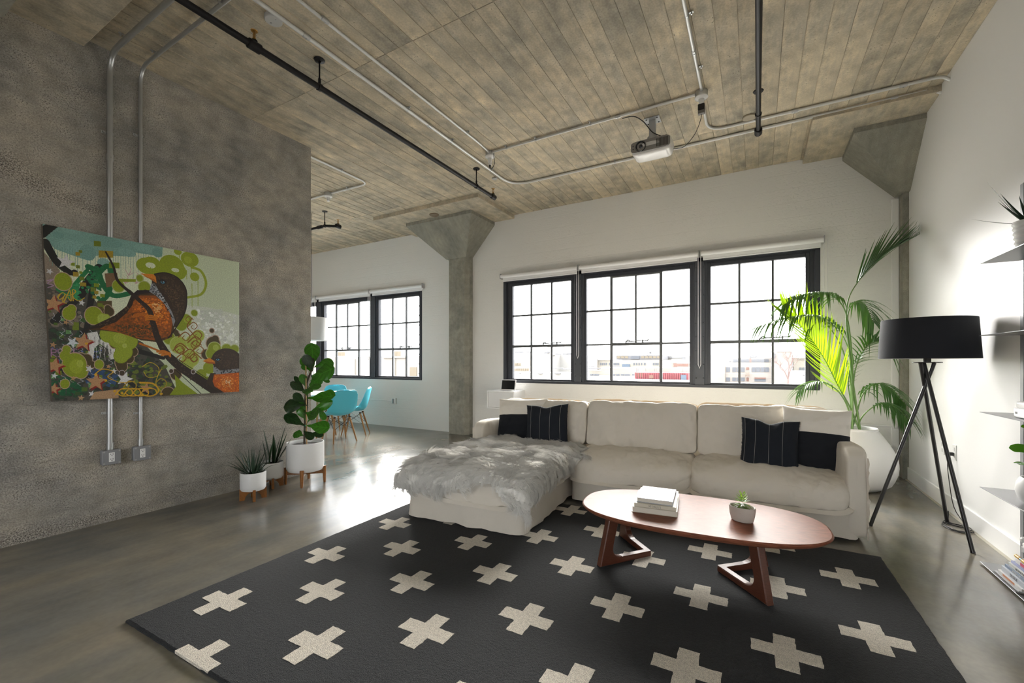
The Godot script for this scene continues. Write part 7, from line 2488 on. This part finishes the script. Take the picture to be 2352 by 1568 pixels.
# ------------------------------------------------------------------ the city outside the windows
func build_outside() -> void:
	for q in [["stucco_cream", lin(0.233, 0.214, 0.181)], ["stucco_pink", lin(0.233, 0.211, 0.188)], ["stucco_grey", lin(0.194, 0.181, 0.162)], ["white_far", lin(0.259, 0.253, 0.239)], ["far_glass", lin(0.084, 0.091, 0.104)], ["grey_metal", lin(0.123, 0.123, 0.13)], ["far_tan", lin(0.156, 0.13, 0.091)], ["far_rust", lin(0.13, 0.065, 0.048)], ["far_orange", lin(0.207, 0.142, 0.097)], ["far_red", lin(0.194, 0.048, 0.055)], ["far_blue", lin(0.071, 0.097, 0.13)]]:
		mat(q[0], q[1], 0.8)
	var g := struct("ground", "pale ground of the city outside", "ground")
	var b := MB.new()
	b.box(V(-260, -7.6, -420), V(160, -7.0, -12))
	part("ground", b, mat("far_ground", lin(0.28, 0.27, 0.25), 0.9), g)
	var list := [
		["office_building", "cream three-storey building with grey window rows and a set-back top floor, right window", "", [
			["wall", "stucco_pink", -14.22, -7.00, 4.75, 1.47, -170.0, 20.0],
			["side_block", "stucco_cream", -14.13, -7.00, -9.84, 0.10, -169.0, 1.0],
			["penthouse", "stucco_grey", -7.94, 1.45, 4.53, 3.02, -172.0, 16.0],
			["roof_plant", "grey_metal", -2.45, 3.11, 0.07, 3.86, -176.0, 5.0],
			["roof_plant", "grey_metal", -1.58, 3.88, -1.00, 4.41, -176.0, 5.0],
			["roof_plant", "grey_metal", -8.95, 1.49, -8.05, 2.16, -176.0, 5.0],
			["window", "far_glass", -9.44, -1.86, -8.23, -0.22, -169.8, 0.5],
			["window", "far_glass", -7.51, -1.84, -6.37, -0.22, -169.8, 0.5],
			["window", "far_glass", -6.15, -1.83, -5.04, -0.21, -169.8, 0.5],
			["window", "far_glass", -4.81, -1.82, -3.69, -0.20, -169.8, 0.5],
			["window", "far_glass", -1.59, -1.78, -0.41, -0.19, -169.8, 0.5],
			["window", "far_glass", -0.28, -1.77, 0.89, -0.18, -169.8, 0.5],
			["window", "far_glass", 1.06, -1.76, 2.25, -0.17, -169.8, 0.5],
			["window", "far_glass", 2.39, -1.74, 3.54, -0.17, -169.8, 0.5],
			["window", "far_glass", -9.44, -5.13, -8.23, -3.80, -169.8, 0.5],
			["window", "far_glass", -7.51, -5.09, -6.37, -3.77, -169.8, 0.5],
			["window", "far_glass", -6.15, -5.06, -5.04, -3.75, -169.8, 0.5],
			["window", "far_glass", -4.81, -5.03, -3.69, -3.73, -169.8, 0.5],
			["window", "far_glass", -7.42, 1.57, -6.25, 2.63, -171.8, 0.5],
			["window", "far_glass", -6.11, 1.57, -4.95, 2.62, -171.8, 0.5],
			["window", "far_glass", -4.81, 1.56, -3.67, 2.62, -171.8, 0.5],
			["window", "far_glass", -3.52, 1.56, -2.32, 2.61, -171.8, 0.5],
			["window", "far_glass", -1.54, 1.56, -0.45, 2.60, -171.8, 0.5],
			["window", "far_glass", -0.21, 1.56, 0.97, 2.60, -171.8, 0.5],
			["window", "far_glass", 1.11, 1.56, 2.28, 2.59, -171.8, 0.5],
			["window", "far_glass", 2.42, 1.56, 3.55, 2.58, -171.8, 0.5],
			["door", "far_rust", -3.23, -1.08, -2.36, -0.20, -169.8, 0.5],
			["door", "far_rust", -3.13, -5.00, -2.43, -3.71, -169.8, 0.5],
			["door", "far_rust", -2.22, 1.48, -1.73, 2.91, -169.8, 0.5],
			["garage_door", "far_glass", -0.72, -4.99, 2.59, -4.09, -169.8, 0.5],
			["awning", "far_rust", -0.72, -4.14, 2.59, -3.66, -169.5, 1.0],
			["fire_escape", "far_orange", -3.39, -3.21, -2.34, -2.95, -168.5, 0.6],
			["fire_escape", "far_orange", -3.25, -1.86, -2.27, -1.69, -168.5, 0.6],
			["fire_escape", "far_orange", -3.25, -2.49, -2.27, -2.32, -168.5, 0.6],
			["fire_escape", "far_orange", -3.39, -4.95, -3.29, -1.70, -168.5, 0.6],
			["fire_escape", "far_orange", -2.40, -3.19, -2.31, -1.69, -168.5, 0.6],
		]],
		["tower_block", "plain pale windowless tower right of the cream office building", "", [
			["wall", "stucco_pink", 4.90, -7.00, 9.87, 4.92, -168.0, 14.0],
			["parapet", "stucco_grey", 5.73, 4.93, 9.86, 5.09, -167.8, 14.0],
			["vent_stack", "grey_metal", 4.90, 2.85, 5.34, 4.37, -167.0, 1.5],
			["vent_stack", "grey_metal", 4.99, 1.55, 5.51, 1.93, -167.0, 1.5],
			["mast", "grey_metal", 9.94, -1.67, 10.06, 3.85, -166.0, 0.5],
		]],
		["flat_roofed_building", "cream building with two small windows at the right edge of the window view", "", [
			["wall", "stucco_cream", 10.82, -7.00, 18.43, 3.02, -174.0, 20.0],
			["parapet", "stucco_grey", 11.76, 2.48, 18.37, 2.80, -173.5, 1.0],
			["railing", "grey_metal", 11.47, 3.02, 11.60, 3.72, -173.0, 0.4],
			["railing", "grey_metal", 11.47, 3.55, 15.82, 3.61, -173.0, 0.4],
			["railing", "grey_metal", 11.79, 3.24, 17.08, 3.26, -173.0, 0.4],
			["window", "far_glass", 12.37, -1.40, 13.02, -0.23, -173.8, 0.5],
			["window", "far_glass", 13.21, -1.39, 13.85, -0.23, -173.8, 0.5],
		]],
		["low_white_building", "low white building before the bare tree, far right", "", [
			["wall", "white_far", 8.49, -7.00, 14.83, -0.93, -140.0, 14.0],
			["vent", "grey_metal", 10.73, -2.12, 11.30, -1.87, -139.8, 0.5],
		]],
		["chimney_stack", "slim banded chimney left of the cream office building", "", [
			["shaft", "stucco_cream", -13.95, -7.00, -13.42, 3.50, -160.0, 2.5],
			["cap", "stucco_grey", -13.96, 3.49, -13.16, 3.88, -159.0, 4.0],
			["band", "grey_metal", -13.85, -0.43, -13.46, -0.05, -159.7, 0.5],
			["band", "grey_metal", -13.85, -1.99, -13.46, -1.52, -159.7, 0.5],
			["band", "grey_metal", -13.85, -2.82, -13.46, -2.58, -159.7, 0.5],
		]],
		["factory_building", "long cream factory with a band of windows and a glazed roof strip, middle window", "", [
			["wall", "stucco_cream", -72.99, -7.00, -37.90, 2.75, -210.0, 40.0],
			["end_wall", "stucco_pink", -72.30, -7.00, -69.21, 3.19, -208.0, 2.0],
			["glazed_strip", "grey_metal", -61.41, 2.87, -39.81, 5.01, -214.0, 20.0],
			["strip_pane", "far_tan", -60.82, 3.64, -59.26, 4.74, -213.8, 0.5],
			["strip_pane", "far_tan", -58.87, 3.63, -57.32, 4.73, -213.8, 0.5],
			["strip_pane", "far_tan", -56.93, 3.62, -55.39, 4.71, -213.8, 0.5],
			["strip_pane", "far_tan", -48.98, 3.58, -47.50, 4.65, -213.8, 0.5],
			["strip_pane", "far_tan", -47.13, 3.57, -45.66, 4.63, -213.8, 0.5],
			["strip_pane", "far_tan", -45.30, 3.56, -43.84, 4.62, -213.8, 0.5],
			["strip_pane", "far_tan", -43.48, 3.55, -42.03, 4.61, -213.8, 0.5],
			["strip_pane", "far_tan", -41.67, 3.54, -40.24, 4.59, -213.8, 0.5],
			["strip_pane", "far_glass", -53.79, 3.24, -49.78, 4.59, -213.5, 0.5],
			["roof_edge", "grey_metal", -70.89, 2.82, -62.81, 3.10, -209.0, 1.0],
			["window", "far_glass", -68.33, 0.22, -67.67, 1.39, -209.8, 0.5],
			["window", "far_glass", -67.32, 0.22, -66.60, 1.39, -209.8, 0.5],
			["window", "far_glass", -66.28, 0.22, -65.68, 1.39, -209.8, 0.5],
			["window", "far_glass", -65.36, 0.23, -64.75, 1.39, -209.8, 0.5],
			["window", "far_glass", -63.84, 0.23, -63.26, 1.39, -209.8, 0.5],
			["window", "far_glass", -61.49, 0.24, -60.97, 1.38, -209.8, 0.5],
			["window", "far_glass", -60.72, 0.24, -60.07, 1.38, -209.8, 0.5],
			["window", "far_glass", -59.81, 0.24, -58.66, 1.38, -209.8, 0.5],
			["window", "far_glass", -51.87, 0.26, -51.13, 1.38, -209.8, 0.5],
			["window", "far_glass", -50.63, 0.26, -49.90, 1.38, -209.8, 0.5],
			["window", "far_glass", -49.41, 0.26, -48.80, 1.38, -209.8, 0.5],
			["window", "far_glass", -48.19, 0.27, -47.58, 1.38, -209.8, 0.5],
			["window", "far_glass", -46.85, 0.27, -46.01, 1.38, -209.8, 0.5],
			["window", "far_glass", -42.66, 0.28, -41.95, 1.38, -209.8, 0.5],
			["window", "far_glass", -41.72, 0.28, -41.01, 1.38, -209.8, 0.5],
			["window", "far_glass", -40.78, 0.28, -40.07, 1.38, -209.8, 0.5],
			["window", "far_glass", -39.61, 0.29, -38.91, 1.38, -209.8, 0.5],
			["door", "far_blue", -57.04, -0.56, -53.40, 0.76, -209.0, 1.0],
			["mast", "grey_metal", -58.52, 5.11, -58.31, 8.96, -213.0, 0.5],
			["mast", "grey_metal", -47.91, 5.02, -47.74, 7.14, -213.0, 0.5],
			["mast", "grey_metal", -57.69, 5.10, -57.54, 6.38, -213.0, 0.5],
			["vent_pipe", "grey_metal", -46.10, 5.00, -45.86, 6.25, -213.0, 1.0],
			["vent_pipe", "grey_metal", -45.86, 6.10, -44.28, 6.33, -213.0, 1.0],
			["vent_pipe", "grey_metal", -44.88, 5.61, -44.04, 6.85, -213.0, 1.0],
		]],
		["long_roof_shed", "far grey-roofed shed behind the factory", "", [
			["wall", "white_far", -42.41, 2.07, -18.93, 4.85, -235.0, 20.0],
			["roof", "grey_metal", -42.36, 5.30, -18.85, 5.45, -234.0, 2.0],
			["roof", "grey_metal", -42.23, 3.90, -31.77, 4.28, -234.0, 2.0],
			["roof", "grey_metal", -33.12, 2.84, -31.77, 4.02, -234.0, 2.0],
		]],
		["warehouse", "low cream warehouse with small dark windows before the factory", "", [
			["wall", "stucco_cream", -57.08, -7.00, -38.99, -1.60, -160.0, 25.0],
			["upper_wall", "stucco_pink", -52.35, -3.55, -39.29, -0.48, -162.0, 20.0],
			["white_wall", "white_far", -56.36, -7.00, -34.65, -3.38, -158.0, 2.0],
			["window", "far_glass", -55.26, -3.52, -54.34, -2.88, -157.8, 0.5],
			["window", "far_glass", -54.13, -3.50, -53.11, -2.86, -157.8, 0.5],
			["window", "far_glass", -53.01, -3.49, -51.90, -2.85, -157.8, 0.5],
			["window", "far_glass", -46.93, -3.40, -45.67, -2.77, -157.8, 0.5],
			["window", "far_glass", -45.28, -3.38, -44.12, -2.75, -157.8, 0.5],
			["window", "far_glass", -43.55, -3.35, -42.59, -2.73, -157.8, 0.5],
			["window", "far_glass", -42.31, -3.34, -40.32, -2.70, -157.8, 0.5],
			["window", "far_glass", -39.39, -3.29, -38.64, -2.68, -157.8, 0.5],
			["pipe_run", "grey_metal", -56.51, -0.94, -51.58, -0.61, -159.0, 1.0],
			["pipe_run", "grey_metal", -56.30, -0.18, -54.24, 0.07, -159.0, 1.0],
			["pipe_run", "grey_metal", -47.00, 0.05, -44.26, 0.29, -159.0, 1.0],
		]],
		["red_container_building", "red corrugated container building with a blue-grey door, middle window", "", [
			["wall", "far_red", -26.81, -7.00, -14.18, -1.09, -110.0, 8.0],
			["rust_patch", "far_rust", -26.65, -2.27, -24.73, -1.23, -109.9, 0.2],
			["rib", "far_red", -26.48, -2.91, -26.32, -1.28, -109.7, 0.4],
			["rib", "far_red", -25.94, -2.90, -25.78, -1.28, -109.7, 0.4],
			["rib", "far_red", -25.40, -2.89, -25.25, -1.27, -109.7, 0.4],
			["rib", "far_red", -24.87, -2.88, -24.71, -1.26, -109.7, 0.4],
			["rib", "far_red", -24.33, -2.87, -24.18, -1.26, -109.7, 0.4],
			["rib", "far_red", -23.81, -2.86, -23.65, -1.25, -109.7, 0.4],
			["rib", "far_red", -23.28, -2.85, -23.13, -1.25, -109.7, 0.4],
			["rib", "far_red", -22.76, -2.84, -22.61, -1.24, -109.7, 0.4],
			["rib", "far_red", -22.23, -2.83, -22.09, -1.23, -109.7, 0.4],
			["rib", "far_red", -21.72, -2.82, -21.57, -1.23, -109.7, 0.4],
			["rib", "far_red", -21.20, -2.81, -21.05, -1.22, -109.7, 0.4],
			["rib", "far_red", -20.69, -2.80, -20.54, -1.22, -109.7, 0.4],
			["rib", "far_red", -20.17, -2.79, -20.03, -1.21, -109.7, 0.4],
			["rib", "far_red", -19.67, -2.78, -19.52, -1.20, -109.7, 0.4],
			["rib", "far_red", -19.16, -2.77, -19.01, -1.20, -109.7, 0.4],
			["rib", "far_red", -18.65, -2.76, -18.51, -1.19, -109.7, 0.4],
			["rib", "far_red", -18.15, -2.75, -18.01, -1.19, -109.7, 0.4],
			["rib", "far_red", -17.65, -2.74, -17.51, -1.18, -109.7, 0.4],
			["rib", "far_red", -17.16, -2.73, -17.02, -1.18, -109.7, 0.4],
			["rib", "far_red", -16.66, -2.73, -16.52, -1.17, -109.7, 0.4],
			["rib", "far_red", -16.17, -2.72, -16.03, -1.16, -109.7, 0.4],
			["rib", "far_red", -15.68, -2.71, -15.54, -1.16, -109.7, 0.4],
			["rib", "far_red", -15.19, -2.70, -15.05, -1.15, -109.7, 0.4],
			["rib", "far_red", -14.71, -2.69, -14.57, -1.15, -109.7, 0.4],
			["window", "far_rust", -23.16, -2.56, -22.16, -1.68, -109.6, 0.4],
			["door", "far_blue", -15.79, -2.95, -14.58, -1.57, -109.5, 0.4],
			["ledge", "white_far", -26.95, -7.00, -13.66, -2.71, -109.0, 0.8],
		]],
		["flat_cream_roofs", "flat cream roofs behind the red container building", "", [
			["wall", "stucco_cream", -26.84, -1.51, -15.02, -0.06, -124.0, 10.0],
			["parapet", "stucco_grey", -26.73, -1.23, -16.25, -0.93, -123.5, 1.0],
			["wall", "stucco_cream", -30.93, -1.59, -27.27, 0.15, -126.0, 8.0],
			["fence_post", "grey_metal", -29.30, -1.49, -29.23, -0.19, -122.0, 0.3],
			["fence_post", "grey_metal", -28.87, -1.49, -28.80, -0.19, -122.0, 0.3],
			["fence_post", "grey_metal", -26.82, -1.47, -26.75, -0.18, -122.0, 0.3],
			["fence_post", "grey_metal", -24.47, -1.44, -24.40, -0.16, -122.0, 0.3],
			["fence_post", "grey_metal", -24.01, -1.43, -23.94, -0.16, -122.0, 0.3],
			["fence_post", "grey_metal", -23.03, -1.42, -22.96, -0.15, -122.0, 0.3],
			["fence_post", "grey_metal", -17.27, -1.36, -17.21, -0.12, -122.0, 0.3],
			["fence_post", "grey_metal", -17.01, -1.36, -16.95, -0.12, -122.0, 0.3],
			["gable", "white_far", -31.07, 1.36, -24.40, 2.75, -190.0, 10.0],
			["red_roof", "far_rust", -28.66, -0.18, -23.21, 1.16, -180.0, 10.0],
		]],
		["white_warehouses", "plain white warehouses seen through the left window of the sofa bay", "", [
			["wall", "white_far", -120.18, -12.56, -110.28, 7.37, -215.0, 25.0],
			["wall", "white_far", -96.97, -11.92, -84.76, 5.71, -215.0, 25.0],
			["wall", "white_far", -105.15, -11.66, -92.06, 6.19, -205.0, 20.0],
			["tower", "white_far", -92.78, 5.39, -90.59, 9.64, -200.0, 8.0],
			["roof_plant", "grey_metal", -111.24, 6.58, -107.03, 7.34, -199.0, 2.0],
			["roof_plant", "grey_metal", -104.54, 6.72, -102.07, 7.27, -199.0, 2.0],
			["roof_plant", "grey_metal", -94.05, 6.24, -91.54, 6.92, -199.0, 2.0],
			["roof_plant", "grey_metal", -87.83, 5.46, -85.54, 6.00, -199.0, 2.0],
			["roof_plant", "grey_metal", -84.03, 5.43, -81.78, 6.10, -199.0, 2.0],
			["roof_plant", "grey_metal", -81.04, 5.26, -79.55, 6.28, -199.0, 2.0],
		]],
		["cream_annex", "low cream building with a window band, left window of the sofa bay", "", [
			["wall", "stucco_cream", -89.05, -8.53, -80.36, 2.51, -150.0, 15.0],
			["lower_wall", "stucco_pink", -87.87, -8.40, -75.91, -0.22, -148.0, 10.0],
			["window", "far_tan", -83.74, 0.29, -83.23, 1.24, -149.8, 0.4],
			["window", "far_tan", -83.04, 0.29, -82.53, 1.24, -149.8, 0.4],
			["window", "far_tan", -82.34, 0.29, -81.83, 1.24, -149.8, 0.4],
			["window", "far_tan", -81.64, 0.29, -81.13, 1.24, -149.8, 0.4],
			["window", "far_tan", -82.62, -1.74, -81.99, -0.85, -147.8, 0.4],
			["window", "far_tan", -81.80, -1.73, -81.17, -0.85, -147.8, 0.4],
			["window", "far_tan", -80.99, -1.72, -80.36, -0.84, -147.8, 0.4],
			["window", "far_tan", -80.17, -1.72, -79.55, -0.84, -147.8, 0.4],
			["window", "far_tan", -79.37, -1.71, -78.75, -0.83, -147.8, 0.4],
			["window", "far_tan", -78.56, -1.70, -77.95, -0.83, -147.8, 0.4],
			["window", "far_tan", -77.76, -1.70, -77.15, -0.82, -147.8, 0.4],
			["window", "far_tan", -76.97, -1.69, -76.36, -0.82, -147.8, 0.4],
		]],
		["saw_tooth_sheds", "pale sheds with sloping skylit roofs below the white warehouses", "", [
			["wall", "white_far", -71.49, -6.82, -49.28, -1.88, -125.0, 15.0],
			["skylight", "grey_metal", -68.26, -2.17, -67.47, -2.07, -124.0, 6.0],
			["skylight", "grey_metal", -61.08, -2.13, -59.59, -1.98, -124.0, 6.0],
			["skylight", "grey_metal", -55.20, -2.06, -53.30, -1.90, -124.0, 6.0],
			["skylight", "grey_metal", -52.36, -0.72, -50.96, -0.49, -124.0, 6.0],
			["skylight", "grey_metal", -55.68, -0.43, -54.25, -0.25, -124.0, 6.0],
		]],
		["pink_wall_building", "plain pale pink building filling the view of the dining windows", "", [
			["wall", "stucco_pink", -145.89, -7.00, -65.99, 3.09, -85.0, 12.0],
			["step", "stucco_cream", -88.22, 2.61, -80.17, 3.06, -84.5, 1.0],
			["chimney", "far_tan", -87.40, 3.16, -86.28, 4.59, -88.0, 1.5],
			["chimney", "far_tan", -111.05, 3.35, -109.25, 4.58, -88.0, 1.5],
			["pilaster", "stucco_cream", -84.65, -7.00, -83.84, 3.09, -84.7, 0.6],
			["pilaster", "stucco_cream", -100.27, -7.00, -99.35, 2.42, -84.7, 0.6],
			["window", "far_glass", -78.81, -7.00, -76.52, -0.98, -84.9, 0.4],
			["window", "far_glass", -112.60, -7.00, -108.02, -0.15, -84.9, 0.4],
			["blind", "far_tan", -78.71, -7.00, -76.43, 0.17, -84.8, 0.4],
		]],
	]
	for q in list:
		var first = q[3][0]
		var at := V((first[2] + first[4]) / 2, -7.0, first[6])
		var o := thing(q[0], q[1], "building", at)
		for p in q[3]:
			b = MB.new()
			b.box(V(p[2], p[3], p[6] - p[7]) - at, V(p[4], p[5], p[6]) - at)
			part(p[0], b, M[p[1]], o)
	# bare tree
	var t := thing("bare_tree", "bare reddish-grey winter tree before the low white building", "tree", V(6.97, -7.0, -132.00))
	var bark := mat("far_bark", lin(0.17, 0.12, 0.11), 0.9)
	var r := RandomNumberGenerator.new()
	r.seed = 77
	b = MB.new()
	var tips := [[V(0, 0, 0), V(0, 1, 0), 4.2, 0.28, 0]]
	while not tips.is_empty():
		var q = tips.pop_back()
		var e: Vector3 = q[0] + q[1] * q[2]
		b.tube([q[0], e], [q[3], q[3] * 0.65], 5, false)
		if q[4] < 6:
			for k in (3 if q[4] < 4 else 2):
				var d: Vector3 = (q[1] + V(r.randf_range(-0.8, 0.8), r.randf_range(-0.15, 0.5), r.randf_range(-0.8, 0.8))).normalized()
				tips.append([e, d, q[2] * r.randf_range(0.58, 0.78), q[3] * 0.6, q[4] + 1])
	part("branches", b, bark, t)
